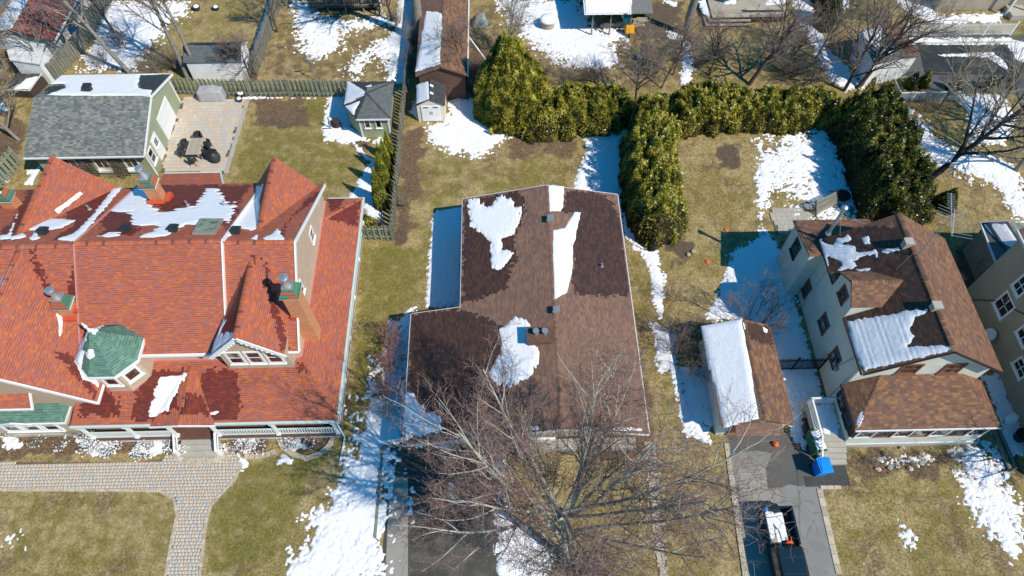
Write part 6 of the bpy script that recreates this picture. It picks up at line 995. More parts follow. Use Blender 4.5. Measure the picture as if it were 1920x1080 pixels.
# lounger/hammock bench in the right yard
p = at(1545, 390); hm = thing('garden_swing', 'tipped wooden garden swing seat in the right yard snow', 'swing', (p.x, p.y, 0)); Mx = Matrix.Translation(p) @ Matrix.Rotation(rad(28), 4, 'Z'); sw = [Mx @ Vector(v) for v in ((-1.1, -.3, .25), (1.1, -.3, .25), (1.1, .35, 1.0), (-1.1, .35, 1.0))]; d0, d1 = sw[1]-sw[0], sw[3]-sw[0]
for i in range(10): a = sw[0]+d1*((i+.5)/10); MB().bar(a, a+d0, .07, .03, d0.cross(d1)).build('slat', M['greywood'], hm)
for k in (0, 1): a = sw[0]+d0*k; MB().bar(a+Vector((0, 0, -.25)), a+d1+Vector((0, 0, .25)), .06, .06).bar(a+d1, Vector(((a+d1).x, (a+d1).y+.8, 0)), .06, .06).build('frame', M['black'], hm)
p = at(1578, 372); pot('dark round planter beside the garden swing', p.x, p.y, .5, .45, 'darkwood', False)
for l, x, y in (('orange frisbee lying on the tan grass, upper one', 1362, 431), ('orange-red frisbee lying on the tan grass, lower one', 1327, 490)): p = at(x, y); tag(MB().lathe([(.08, .01), (.15, .01), (.165, .03), (.14, .05), (.02, .055)], p, 18).build('frisbee', M['orange'], None, smooth=True), l, 'frisbee')
p = at(1453, 834); tag(MB().lathe([(.06, .0), (.16, .05), (.19, .14), (.16, .23), (.06, .28), (.03, .33)], p, 14).build('pumpkin', M['orange'], None, smooth=True), 'round orange pumpkin in front of the small garage', 'pumpkin')
# porch stairs with white railing
ss = thing('porch_stairs', 'grey porch stairs with white railing on the left of the cream porch', 'stairs', (20, 15, 0))
for i in range(4): MB().bb((19.2, 14.1-.3*(i+1), 0), (20.85, 14.1-.3*i-.003, .85-.2*i)).build('step', M['conc'], ss)
MB().bb((19.0, 14.1, 0), (20.85, 16.6, 1.0)).build('landing', M['conc'], ss); railing(ss, (19.05, 14.15, 0), (19.05, 16.6, 0), 1.0, 'white', .15); railing(ss, (19.05, 16.6, 0), (20.6, 16.6, 0), 1.0, 'white', .15); MB().bar((19.05, 14.1, 1.8), (19.05, 12.9, .95), .08, .07).build('rail', M['white'], ss)
for i in range(6): y = 14.0-.19*i; MB().bb((19.03, y-.02, .9-.12*i), (19.07, y+.02, 1.72-.12*i)).build('baluster', M['white'], ss)
for y in (12.9, 14.12, 16.6): MB().bb((19.0, y-.05, 0), (19.1, y+.05, 1.85 if y > 14 else 1.0)).build('post', M['white'], ss)
gsnow([[(1520, 770), (1548, 765), (1558, 800), (1562, 822), (1535, 822), (1525, 800)]], 'snow on the porch stair landing', .08, .3, .2, 0, .4, 1.0, z=.0)
cl = thing('snow_shovel', 'black handled snow shovel standing by the stairs', 'shovel', (*at(1514, 800)[:2], 0)); p = cl.location; MB().tube(p+Vector((0, 0, .1)), p+Vector((.2, .5, 1.2)), .025).build('shaft', M['black'], cl); MB().bar(p+Vector((-.02, -.2, 0)), p+Vector((.02, .1, .2)), .5, .03).build('blade', M['slate'], cl)
# pickup truck
tk = thing('pickup_truck', 'dark pickup truck with boards and snow in its open bed on the driveway', 'truck', (15.6, 7.6, 0)); X0, X1, Y1, YC = 14.72, 16.52, 10.25, 8.05
MB().bb((X0, 4.6, .45), (X1, YC+.02, 1.05)).build('body', M['truck'], tk, bevel=.05); bedm = MB().bb((X0+.1, YC, .5), (X1-.1, Y1, .62)).build('bed_floor', M['slate'], tk)
for s_ in (X0, X1-.14): MB().bb((s_, YC+.03, .45), (s_+.14, Y1, 1.2)).build('bed_side', M['truck'], tk, bevel=.03)
MB().bb((X0+.15, Y1-.1, .5), (X1-.15, Y1, 1.18)).build('tailgate', M['truck'], tk, bevel=.02); MB().bb((X0+.05, Y1+.01, .4), (X1-.05, Y1+.14, .62)).build('bumper', M['steel'], tk, bevel=.02)
cab = MB().add([(X0+.02, 4.9, 1.05), (X1-.02, 4.9, 1.05), (X1-.02, YC, 1.1), (X0+.02, YC, 1.1), (X0+.2, 5.7, 1.68), (X1-.2, 5.7, 1.68), (X1-.17, YC-.2, 1.72), (X0+.17, YC-.2, 1.72)], [(0, 3, 2, 1), (4, 5, 6, 7), (0, 1, 5, 4), (1, 2, 6, 5), (2, 3, 7, 6), (3, 0, 4, 7)]).build('cab', M['truck'], tk, bevel=.06)
MB().add([(X0+.3, 5.1, 1.22), (X1-.3, 5.1, 1.22), (X1-.32, 5.62, 1.62), (X0+.32, 5.62, 1.62)], [(0, 1, 2, 3)]).build('windscreen', M['glass'], cab); MB().add([(X0+.3, YC-.04, 1.2), (X1-.3, YC-.04, 1.2), (X1-.3, YC-.16, 1.62), (X0+.3, YC-.16, 1.62)], [(0, 3, 2, 1)]).build('rear_window', M['glass'], cab)
for s_, x in ((-1, X0+.06), (1, X1-.06)): MB().add([(x+s_*.045, 5.6, 1.15), (x+s_*.045, YC-.35, 1.15), (x-s_*.06, YC-.45, 1.6), (x-s_*.06, 5.9, 1.6)], [(0, 1, 2, 3)]).build('side_window', M['glass'], cab); MB().bb((x+s_*.1, 5.6, 1.1), (x+s_*.28, 5.72, 1.28)).build('mirror', M['steel'], tk)
for x in (X0+.02, X1-.22):
    for y in (9.4, 5.6): w = MB().lathe([(.2, 0), (.34, 0), (.36, .05), (.36, .17), (.34, .2), (.2, .2)], (x, y, .36), 20, (Vector((0, 1, 0)), Vector((0, 0, 1)), Vector((1, 0, 0)))).build('wheel', M['tyre'], tk); MB().tube((x+.01, y, .36), (x+.19, y, .36), .2, .2, 14).build('rim', M['steel'], w)
for l, a, b_, w in (('white board lying along the left of the truck bed', (15.05, 8.5), (15.1, 10.0), .35), ('white board lying diagonally across the truck bed', (15.2, 9.9), (15.75, 8.9), .4), ('narrow white board at the right of the truck bed load', (15.75, 8.4), (15.65, 9.9), .3), ('short white board end near the truck cab', (15.45, 8.15), (15.4, 9.0), .18)): tag(MB().bar((*a, .78+w*.3), (*b_, .8+w*.3), w, .04).build('board', M['white']), l, 'board')
tag(MB().box((15.45, 9.2, .7), (1.1, 1.6, .14)).build('snow_load', M['snow'], None, bevel=.05), 'snow lying under the boards in the truck bed', 'snow'); tag(MB().box((15.12, 8.4, .85), (.42, .36, .1)).build('plywood_scrap', M['deckw']), 'brownish plywood scrap by the cab end of the truck bed', 'plywood'); tag(MB().lathe([(.1, 0), (.12, .3), (.05, .4)], (14.92, 10.05, .95), 12).build('blue_jug', M['blue'], None, smooth=True), 'small blue jug in the corner of the truck bed', 'jug')
for x, y, l in ((16.05, 8.25, 'red-orange tool right of the boards in the truck bed'), (15.85, 8.2, 'red-orange tool tucked behind the truck cab')): tag(MB().box((x, y, .9), (.2, .14, .16)).tube((x, y, .95), (x+.05, y+.3, 1.0), .03).build('hand_tool', M['orange']), l, 'tool')
for s_ in (X0+.07, X1-.07): MB().bb((s_-.05, Y1+.002, .78), (s_+.05, Y1+.03, 1.08)).build('tail_light', M['flash'], tk)
MB().bb((X0+.35, Y1+.002, .98), (X1-.35, Y1+.02, 1.02)).build('tailgate_trim', M['steel'], tk)
for k in range(5): MB().bb((X0+.3+.25*k, YC+.05, .62), (X0+.38+.25*k, Y1-.12, .64)).build('bed_rib', M['slate'], tk)
MB().bb((X0+.3, YC-.75, 1.715), (X1-.3, YC-.72, 1.735)).bb((X0+.3, YC-1.6, 1.705), (X1-.3, YC-1.57, 1.725)).build('roof_seam', M['slate'], cab)
for l, x, y, w, d, h, mt_ in (('grey storage box in the passage snow behind the green bins', 1506, 783, .5, .4, .5, 'greymetal'), ('pale plastic crate beside the storage box in the passage', 1519, 780, .45, .4, .45, 'whitew'), ('dark planter trough along the stair railing', 1511, 803, .35, 1.3, .45, 'darkwood')):
    p = at(x, y); o = MB().box((p.x, p.y, h/2), (w, d, h)).box((p.x, p.y, h+.03), (w+.06, d+.06, .06)).build('storage_box', M[mt_], None, bevel=.015); tag(o, l, 'box')
# front beds: curved edging, stones
bd_ = tag(bpy.data.objects.new('bed_edging', None), kind='structure'); COL.objects.link(bd_); pieces(bd_, 'edging_stone', [(p.x, p.y, .06, .3, .38, a+1.57) for p, a in along([(519, 815), (530, 838), (550, 853), (575, 860), (600, 852), (618, 836), (626, 818)], .33)]+[(p.x, p.y, .06, .3, .32, a) for p, a in along([(458, 857), (480, 857), (505, 852), (518, 845)], .33)], 'stone', .16)
R = np.random.default_rng(12)
for i, (x, y) in enumerate(((1690, 840), (1728, 851), (1728, 869), (1682, 874), (1706, 879), (1646, 880), (1668, 877), (1660, 850), (1300, 472), (1290, 478))):
    p = at(x, y); bm = bmesh.new(); bmesh.ops.create_icosphere(bm, subdivisions=2, radius=.14)
    for v in bm.verts: v.co = Vector((v.co.x*1.2, v.co.y, v.co.z*.7))*(1+.6*(R.random()-.5))+Vector((p.x, p.y, .08))
    me = bpy.data.meshes.new('garden_rock'); bm.to_mesh(me); bm.free(); o = link('garden_rock', me, M['stone']); tag(o, 'pale garden rock in the beds of the right-hand yards', 'rock', 'pale garden rocks')
lo = thing('timber_edging', 'double row of old timbers bordering the snow at the right edge', 'timber', (*at(1880, 860)[:2], 0))
for a, b_ in (((1862, 810), (1893, 885)), ((1870, 806), (1902, 880))): MB().bar(at(*a)+Vector((0, 0, .1)), at(*b_)+Vector((0, 0, .1)), .2, .2).build('timber', M['greywood'], lo)
p = at(1880, 792); dd = thing('satellite_dish', 'pale satellite dish on the ground beside the cream porch corner', 'dish', (p.x, p.y, 0)); q = p+Vector((0, 0, .8)); MB().tube(p, q, .04).build('pole', M['greymetal'], dd); MB().lathe([(.04, 0), (.25, .04), (.4, .13), (.41, .14)], q, 18, (Vector((1, 0, 0)), Vector((0, .6, .8)), Vector((0, -.8, .6)))).build('reflector', M['whitew'], dd, smooth=True); p = at(1908, 822); pot('black composter tub at the right edge', p.x, p.y, .42, .7, 'black', False, 'composter', 'composter')
# marker stakes, white bits by the drive
tag(MB().bar(at(718, 838)+Vector((0, 0, .08)), at(704, 1010)+Vector((0, 0, .08)), .14, .16).bar(at(718, 838)+Vector((0, 0, .081)), at(762, 836)+Vector((0, 0, .081)), .13, .16).build('timber_kerb', M['greywood']), 'thin timber kerb in the snow along the bungalow driveway', 'kerb')
for i, (x, y) in enumerate(((655, 745), (648, 773))): p = at(x, y); tag(MB().bar(p+Vector((0, -.15, .06)), p+Vector((.05, .15, .08)), .12, .1).build('white_brick', M['white']), 'small white block in the flower bed beside the porch, %s' % ('upper one' if i == 0 else 'lower one'), 'block')
# power line to the cream house
pw = MB(); a, b_ = at(1690, 690, 6), Vector((22.4, 16.9, 5.4)); c = Vector((22.0, 2, 7.5))
for k in range(10):
    t0, t1 = k/10, (k+1)/10; f_ = lambda t: b_.lerp(c, t)-Vector((0, 0, 1.2*4*t*(1-t)*.5)); pw.tube(f_(t0), f_(t1), .009, .009, 4)
tag(pw.build('power_cable', M['greymetal']), 'thin service cable crossing above the cream porch roof', 'cable')
# ================================================================ HEDGES AND EVERGREENS
def flat(h): return lambda X, Y, d: np.full(X.shape, h)
def gp(pts, z): return [tuple(at(x, y, z)[:2]) for x, y in pts]
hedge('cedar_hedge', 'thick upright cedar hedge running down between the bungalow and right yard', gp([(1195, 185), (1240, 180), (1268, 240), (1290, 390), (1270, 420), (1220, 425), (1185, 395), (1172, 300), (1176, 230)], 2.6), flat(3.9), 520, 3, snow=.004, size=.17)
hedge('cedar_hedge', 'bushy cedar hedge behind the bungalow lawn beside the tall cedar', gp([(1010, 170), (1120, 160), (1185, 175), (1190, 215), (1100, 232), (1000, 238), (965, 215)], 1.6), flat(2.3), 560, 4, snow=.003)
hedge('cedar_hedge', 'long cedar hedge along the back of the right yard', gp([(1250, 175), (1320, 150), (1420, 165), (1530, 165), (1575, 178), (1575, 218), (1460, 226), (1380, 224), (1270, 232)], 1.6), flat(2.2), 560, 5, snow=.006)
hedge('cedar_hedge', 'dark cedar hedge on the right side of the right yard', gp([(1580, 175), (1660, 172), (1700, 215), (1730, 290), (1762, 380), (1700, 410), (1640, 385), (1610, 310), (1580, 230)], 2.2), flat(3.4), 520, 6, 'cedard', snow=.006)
hedge('evergreen_shrub', 'small dark evergreen in the gap where the three hedges meet', gp([(1165, 190), (1205, 185), (1210, 215), (1170, 220)], .8), flat(1.7), 500, 16, 'cedard', cat='shrub')
TOPS = [(958, 200, 3.2, 6.8), (925, 205, 2.3, 4.8), (998, 210, 2.2, 4.4), (985, 235, 1.9, 3.6), (930, 236, 1.8, 3.6)]; TOPS = [(*at(x, y)[:2], r, h) for x, y, r, h in TOPS]
def bigc(X, Y, d): return np.max([h*np.clip(1-np.sqrt((X-x)**2+(Y-y)**2)/r, .02, 1)**.5 for x, y, r, h in TOPS], 0)
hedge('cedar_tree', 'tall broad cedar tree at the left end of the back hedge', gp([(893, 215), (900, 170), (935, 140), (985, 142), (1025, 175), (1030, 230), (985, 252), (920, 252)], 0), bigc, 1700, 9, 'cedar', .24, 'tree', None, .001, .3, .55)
for i, (x, y, h, r) in enumerate(((733, 300, 3.2, .5), (728, 325, 3.6, .55), (722, 352, 4.0, .6), (716, 385, 4.2, .62), (716, 310, 2.6, .4))):
    c = at(x, y); conifer(['slim bright cedar nearest the sage shed by the long fence', 'slim bright cedar, second from the sage shed along the fence', 'slim bright cedar, third along the long fence', 'slim bright cedar at the lower end of the fence row', 'shortest bright cedar left of the fence row'][i], (c.x, c.y), r, h, 40+i, 'cedary', group='slim cedars along the fence', dens=1500, size=.14, power=.7, lump=.5)
c = at(1547, 45); conifer('dark evergreen at the top beside the snowy strip', (c.x, c.y), 1.3, 3.8, 51, 'cedard', dens=700); c = at(1553, 15); conifer('second dark evergreen above the first at the top edge', (c.x, c.y+.5), 1.3, 3.8, 52, 'cedard', dens=700)
for i, (x, y) in enumerate(((1705, 163), (1728, 160), (1785, 168), (1850, 165), (1880, 160))): c = at(x, y); conifer(['small snowy evergreen below the pool, leftmost of the row', 'small yellowish evergreen below the pool, second from the left', 'small evergreen below the pool, third from the left', 'small evergreen below the pool, fourth from the left', 'small evergreen below the pool, rightmost of the row'][i], (c.x, c.y), .55, 1.5, 60+i, 'cedard' if i != 1 else 'cedary', dens=900, size=.14, snow=.02, group='evergreens below the pool')
c = at(1768, 385); conifer('little dark evergreen at the lower corner of the right hedge', (c.x, c.y), .8, 1.8, 71, 'cedard', dens=700)
hedge('evergreen_shrub', 'low round green shrub by the short fence and red porch', gp([(685, 405), (705, 405), (712, 420), (685, 422)], .4), flat(.7), 500, 17, cat='shrub')
# ================================================================ BARE TREES
mp_ = dict(levels=4, split=2, kids=[23, 12, 9, 6], start=[.48, .2, .15, .12], ang=[46, 38, 42, 48], ratio=[1.5, .42, .48, .48], rr=[.30, .38, .42, .5], up=[0, .06, .06, .06, .05], wob=[.03, .05, .09, .13, .16], seg=[.8, .7, .4, .25, .18], rmin=.010)
bx = at(1063, 1046); tree('big bare maple with red buds in front of the bungalow', bx[:2], 7.8, .36, 12, mp_, (-.09, .04), 'barkp', 'twigr', 'maple_tree', bud=1, budsize=.02)
tall = dict(start=[.3, .2, .2, .2], rmin=.010, kids=[14, 8, 6, 4], ratio=[.38, .5, .5, .45], ang=[42, 42, 45, 48])
for l, x, y, H, r, ln, sd_ in (('tall slender bare tree behind the patio fence, left trunk', 353, 148, 15, .2, (-.02, .0), 21), ('tall slender bare tree behind the patio fence, right trunk', 381, 148, 15, .17, (-.02, .02), 22), ('tall bare tree leaning left behind the garage', 242, 136, 13, .2, (-.25, .0), 23), ('big grey trunk at the top beside the brick outbuilding', 787, 78, 15, .5, (0, .02), 24), ('straight thick trunk at the top between shelter and deck', 1285, 64, 15, .42, (.02, 0), 25)): tree(l, at(x, y)[:2], H, r, sd_, dict(tall, start=[.6, .2, .2, .2]) if sd_ > 23 else tall, ln)
for l, x, y, H, r, ln, sd_, bk, tw in (('small dark bare tree growing out of the back hedge', 1190, 195, 4.6, .12, (.0, .1), 31, 'barkd', 'twig'), ('thin dark sapling right of the small hedge tree', 1240, 165, 4.2, .08, (.2, .1), 32, 'barkd', 'twig'), ('gnarled dark bare tree behind the long hedge', 1405, 158, 6.0, .2, (.35, .15), 33, 'barkd', 'twig'), ('bare tree left of the pool shed', 1583, 170, 6.5, .16, (.05, .1), 34, 'barkd', 'twig'), ('spreading bare tree in front of the pool shed', 1608, 165, 7.0, .2, (.4, .12), 35, 'barkd', 'twig'), ('wide pale bare tree right of the dark hedge', 1745, 333, 8.0, .27, (.5, .05), 36, 'barkd', 'twigp'), ('pale leafless tree at the right edge above the annex', 1905, 320, 6.5, .2, (-.05, .1), 37, 'bark', 'twigp'), ('bare tree at the left edge beside the garage', 35, 262, 5.5, .16, (-.35, .1), 38, 'bark', 'twigp'), ('bare tree in the far left edge near the cold frame', -5, 175, 6, .18, (.05, .1), 39, 'bark', 'twigp'), ('slim bare tree at the far left edge below the garage corner', 5, 235, 4.5, .12, (.05, .1), 40, 'bark', 'twigp'), ('bare tree over the snow at the top left', 215, 62, 6, .13, (-.1, .1), 41, 'barkd', 'twig'), ('small bare tree between white shed and divider fence', 470, 145, 3.6, .09, (-.05, .1), 42, 'barkd', 'twig'), ('leafless tree at the lower right edge beside the timbers', 1925, 890, 4.5, .12, (.02, .05), 43, 'bark', 'twigp')): tree(l, at(x, y)[:2], H, r, sd_, dict(levels=4, split=1, kids=[13, 8, 6, 4], start=[.2, .2, .2, .2], ratio=[.72, .55, .5, .45], rr=[.5, .5, .5, .55], ang=[45, 42, 45, 45], rmin=.010), ln, bk, tw)
EX = (('thin bare tree behind the left end of the long hedge', 1330, 140, 4.5, .09, (.1, .1), 401, 'barkd', 'twig'), ('bare sapling behind the middle of the long hedge', 1470, 135, 4.5, .09, (.15, .1), 402, 'barkd', 'twig'), ('grey bare tree above the snowy strip at the top', 1530, 110, 5.5, .12, (.15, .1), 403, 'bark', 'twig'), ('bare tree between pool shed and pool fence', 1680, 60, 5.5, .12, (.1, .1), 404, 'bark', 'twigp'), ('pale bare tree in front of the frosted panel fence', 1760, 205, 5.0, .12, (.1, .1), 405, 'bark', 'twigp'), ('pale bare tree at the right edge beside the pool', 1890, 230, 6.0, .15, (.1, .1), 406, 'bark', 'twigp'), ('bare tree at the right edge below the pool', 1925, 270, 6.0, .15, (-.1, .05), 407, 'bark', 'twigp'), ('thin tree in the upper yard left of the round table', 955, 110, 4.5, .08, (.05, .1), 408, 'bark', 'twigp'), ('bare sapling beside the narrow snow path', 1262, 140, 4.0, .08, (.1, .1), 409, 'barkd', 'twig'), ('bare tree above the dark veranda end', 735, 40, 6, .14, (-.05, .05), 410, 'barkd', 'twig'), ('bare tree over the brick outbuilding roof', 872, 150, 4.5, .08, (-.1, .0), 411, 'barkd', 'twig'), ('bare tree at the left edge above the cold frame', 12, 128, 6, .13, (.12, .1), 412, 'bark', 'twigp'), ('spindly tree over the faded red corner roof', 95, 142, 6, .1, (-.1, .1), 413, 'bark', 'twigp'), ('bare tree behind the tall divider fence', 520, 60, 4.5, .09, (.05, .1), 414, 'barkd', 'twig'))
for l, x, y, H, r, ln, sd_, bk, tw in EX: tree(l, at(x, y)[:2], H, r, sd_, dict(levels=4, split=1, kids=[12, 7, 6, 4], start=[.2, .2, .2, .2], ratio=[.7, .55, .5, .45], rr=[.5, .5, .5, .55], ang=[42, 42, 45, 45], rmin=.010), ln, bk, tw)
shr = dict(levels=3, kids=[7, 5, 4], ang=[35, 40, 42], start=[.2, .2, .2], ratio=[.55, .5, .5], rr=[.55, .55, .6])
shrub('large many-stemmed bare shrub in the shade beside the cream house', at(1412, 606)[:2], 3.3, 2.6, 14, 81, 'twig', 'bare_shrub', None, shr, r=.035)
for i, (x, y, H, rr, n) in enumerate(((735, 640, 1.8, .8, 14), (732, 690, 1.6, .8, 14), (728, 740, 1.7, .8, 14), (726, 780, 1.2, .7, 12))): shrub(['reddish bare shrub, topmost along the bungalow side wall', 'reddish bare shrub, second along the bungalow side wall', 'reddish bare shrub, third along the bungalow side wall', 'lowest tan bare shrub at the bungalow front corner'][i], at(x, y)[:2], H, rr, n, 90+i, 'twigr' if i < 3 else 'twigp', 'bare_shrub', 'shrubs along the bungalow wall', bud=2 if i < 3 else 0)
for i, (x, y, H, rr, n) in enumerate(((1215, 615, 1.8, .9, 16), (1262, 660, 2.2, 1.1, 18), (1295, 640, 2.6, 1.2, 20), (1262, 560, 1.6, 1.1, 14), (1300, 700, 2.2, 1.0, 16))): shrub(['brown bare shrub against the bungalow east wall', 'tangled bare shrub in the side yard by the curved snow', 'tall bare shrub beside the small garage corner', 'low twiggy shrub at the edge of the right lawn', 'bare shrub along the snowy side of the small garage'][i], at(x, y)[:2], H, rr, n, 100+i, 'twig', 'bare_shrub', None, bud=0)
SN = 'snow dusted shrubs in front of the red house'
for i, (x, y, H, rr, n, s) in enumerate(((20, 805, 1.1, .9, 26, .25), (75, 830, .6, .6, 20, .1), (160, 812, 1.1, .8, 26, .05), (175, 835, .8, 1.0, 30, .5), (210, 842, .7, .9, 26, .45), (272, 845, .7, 1.0, 30, .5), (322, 838, .6, .5, 18, .3), (120, 838, .5, .6, 16, .2))): shrub(['snowy bare shrub at the left edge before the bay window', 'thin low shrub right of the left edge one', 'tan dried shrub at the porch corner', 'wide snow-laden shrub left of the porch centre', 'snow-laden low shrub under the left railing', 'snow-covered shrub left of the entrance walk', 'small snowy shrub at the left of the front steps', 'little shrub between the bay and the porch'][i], at(x, y)[:2], H, rr, n, 120+i, 'twigp', 'bare_shrub', SN, snow=s*.35)
for i, (x, y, H, rr, n, s) in enumerate(((455, 838, .7, .7, 24, .3), (485, 838, .6, .6, 20, .2), (545, 832, .6, .6, 22, .35), (590, 830, .6, .7, 22, .15), (348, 842, .4, .4, 14, .6), (418, 842, .4, .35, 14, .6))): shrub(['snowy shrub right of the front steps under the railing', 'brown shrub in the second bed under the right railing', 'snow-spotted shrub in the half-round stone bed, left half', 'reddish-brown shrub in the half-round stone bed, right half', 'snow tuft at the left foot of the front steps', 'snow tuft at the right foot of the front steps'][i], at(x, y)[:2], H, rr, n, 140+i, 'twigr', 'bare_shrub', SN, snow=s*.35)
BL = ['tan twiggy bush behind the middle of the left back hedge', 'twiggy bush behind the right end of the left back hedge', 'twiggy bush behind the hedge nearest the tall cedar', 'round brown bush right of the yellow wheelbarrow', 'grey twiggy bush right of the narrow snow path', 'second grey bush right of the narrow snow path', 'leafy-brown bush between brick outbuilding and tall cedar, lower', 'brown bush between brick outbuilding and tall cedar, upper', 'tangled vine bush on the fence left of the outbuilding, lower', 'tangled vine bush on the fence left of the outbuilding, upper', 'bare bush beside the dark veranda end', 'brown bush in the middle of the top left snow field', 'bush behind the garage roof right end', 'bush just left of the two slender trunks', 'bush at the snowy fence corner behind the garage', 'tan bush behind the right end of the long hedge', 'bush beside the snowy strip near the pool shed', 'bush behind the middle of the long hedge', 'brown bush between cream and taupe houses, upper', 'brown bush between cream and taupe houses, lower', 'grey bush below the frosted panel fence', 'dried bush in the leaf bed right of the long fence', 'dark bush at the foot of the slim cedars', 'bush at the foot of the tall divider fence', 'bush right of the bungalow near the side snow', 'brush at the left edge beside the pale green fence', 'brush at the left edge behind the cold frame', 'x']
for i, (x, y, H, rr, n) in enumerate(((1060, 150, 1.8, 1.6, 40), (1110, 150, 1.6, 1.6, 40), (1020, 140, 1.8, 1.4, 34), (1208, 72, .8, 1.0, 26), (1310, 120, 2.0, 1.2, 34), (1345, 110, 1.8, 1.2, 30), (890, 165, 1.8, 1.0, 40), (898, 130, 1.8, 1.0, 36), (770, 130, 2.2, .7, 20), (772, 85, 2.4, .8, 22), (745, 45, 1.8, 1.1, 22), (225, 90, 2.0, 1.5, 36), (290, 135, 2.0, 1.5, 40), (330, 128, 1.8, 1.2, 32), (190, 125, 1.6, 1.2, 28), (1520, 150, 2.0, 1.7, 44), (1560, 95, 1.8, 1.5, 36), (1480, 140, 1.8, 1.5, 40), (1820, 470, 2.0, 1.2, 24), (1835, 520, 2.0, 1.1, 22), (1740, 210, 1.6, 1.0, 22), (758, 385, .9, .6, 18), (715, 425, .8, .5, 16), (478, 150, 1.2, .8, 18), (1250, 620, 1.5, .8, 14), (15, 290, 1.2, .9, 18), (25, 155, 1.5, 1.2, 20), (870, 300, .01, .01, 1))):
    if H < .1: continue
    shrub(BL[i], at(x, y)[:2], H, rr, n, 200+i, 'twig' if i % 3 else 'twigp', 'bare_bush', 'leafless bushes of the back yards')
for i in range(16): x = 1585+i*14+random.uniform(-5, 5); y = 852+random.uniform(-3, 22); shrub('low dried garden stems in the bed before the cream porch', at(x, y)[:2], .4, .4, 10, 300+i, 'twigp', 'dried_plant', 'dried plants before the cream porch', cat='plant')
# ================================================================ SNOW ON THE GROUND
G = gsnow
G([[(530, 1090), (585, 985), (640, 925), (665, 850), (690, 760), (715, 690), (735, 615), (775, 590), (770, 700), (757, 830), (728, 840), (712, 1090)]], 'long snow bank between the red house lawn and the bungalow driveway', .1, 1.3, .75, 0, .7, seed=2)
G([[(540, 1090), (600, 960), (660, 860), (680, 880), (640, 1000), (610, 1090)]], 'speckled melting edge of the long snow bank', .05, .6, 1.3, .5, .35, seed=3)
G([[(798, 575), (805, 470), (815, 395), (868, 390), (866, 575)]], 'snow in the shaded notch left of the bungalow back part', .09, .3, .3, 0, .6, seed=4); G([[(732, 600), (775, 580), (770, 700), (735, 690)]], 'snow along the shaded bungalow side wall', .05, .5, .9, .2, .4, seed=5)
G([[(757, 745), (830, 800), (842, 830), (850, 850), (830, 850), (820, 835), (760, 838)]], 'snow at the bungalow garage front', .06, .3, .5, .1, .4, seed=6); G([[(930, 850), (952, 850), (948, 900), (960, 960), (1000, 1000), (1045, 1050), (1030, 1090), (930, 1090)], [(840, 905), (850, 905), (848, 930), (838, 932)], [(767, 915), (772, 915), (772, 975), (765, 975)], [(760, 880), (768, 882), (766, 890), (758, 890)]], 'broken snow along the right edge of the bungalow driveway and under the maple', .07, .4, .7, .15, .5, seed=7)
G([[(605, 240), (620, 182), (652, 180), (655, 230), (690, 262), (640, 268), (610, 262)]], 'snow around the dark barrel beside the sage shed', .08, .5, .4, 0, .5, seed=8); G([[(655, 370), (690, 310), (710, 290), (720, 300), (706, 350), (716, 395), (716, 418), (690, 415), (680, 372)]], 'snow shaded by the slim cedars', .08, .3, .25, 0, .5, seed=9)
G([[(700, 265), (715, 255), (722, 270), (712, 285)]], 'small snow patch below the sage shed corner', .06, .3, .4, 0, .3, seed=10); G([[(800, 240), (835, 230), (850, 182), (905, 185), (935, 230), (965, 235), (940, 265), (895, 292), (850, 285), (815, 270)]], 'fan of snow in front of the cream resin shed', .07, .9, .6, .05, .4, seed=11)
G([[(1075, 355), (1082, 330), (1100, 285), (1095, 248), (1120, 235), (1180, 238), (1172, 330), (1165, 370)]], 'blue-shaded snow strip left of the upright cedar hedge', .08, .3, .35, 0, .5, seed=12); G([[(965, 237), (1060, 232), (1120, 238), (1110, 250), (1060, 243), (975, 244)]], 'thin snow fringe along the foot of the back hedge, left part', .06, .3, .5, 0, .4, seed=13); G([[(1268, 238), (1340, 232), (1420, 226), (1500, 230), (1510, 245), (1420, 236), (1340, 240), (1275, 244)]], 'thin snow fringe along the foot of the long hedge', .06, .3, .5, 0, .4, seed=14)
G([[(1420, 290), (1455, 265), (1500, 240), (1575, 230), (1600, 300), (1635, 400), (1560, 420), (1510, 400), (1480, 360), (1440, 345)]], 'broad snow field in the shade of the dark right hedge', .06, 2.6, 1.1, .22, .42, seed=15, mat='snow'); G([[(1420, 300), (1450, 280), (1490, 330), (1450, 345), (1430, 410), (1445, 450), (1425, 450), (1415, 340)]], 'speckled snow edge in the right yard', .05, .5, 1.2, .45, .35, seed=16)
G([[(1160, 370), (1185, 420), (1230, 470), (1245, 530), (1240, 600), (1225, 560), (1215, 490), (1170, 440)]], 'curving snow strip right of the bungalow', .06, .35, .6, .05, .4, seed=17); G([[(1228, 640), (1262, 655), (1275, 700), (1285, 760), (1325, 800), (1330, 830), (1285, 815), (1270, 740), (1255, 690), (1235, 700)]], 'snow ribbon left of the small garage', .08, .35, .4, 0, .4, seed=18); G([[(1275, 690), (1320, 690), (1340, 800), (1290, 790)]], 'shaded snow along the small garage wall', .06, .4, .5, .0, .5, seed=19)
G([[(1220, 605), (1260, 620), (1268, 660), (1235, 665)]], 'patchy snow under the side yard shrubs', .05, .4, 1.0, .3, .35, seed=20); G([[(1345, 560), (1375, 470), (1440, 440), (1470, 480), (1500, 600), (1530, 760), (1500, 780), (1440, 640), (1400, 600), (1360, 600), (1320, 600)]], 'blue shaded snow between the cream house and the right lawn', .07, .5, .55, 0, .4, seed=21); G([[(1440, 620), (1505, 620), (1545, 760), (1520, 800), (1490, 800), (1460, 700)]], 'trampled snow in the passage beside the cream house', .08, .4, .35, 0, .5, seed=22)
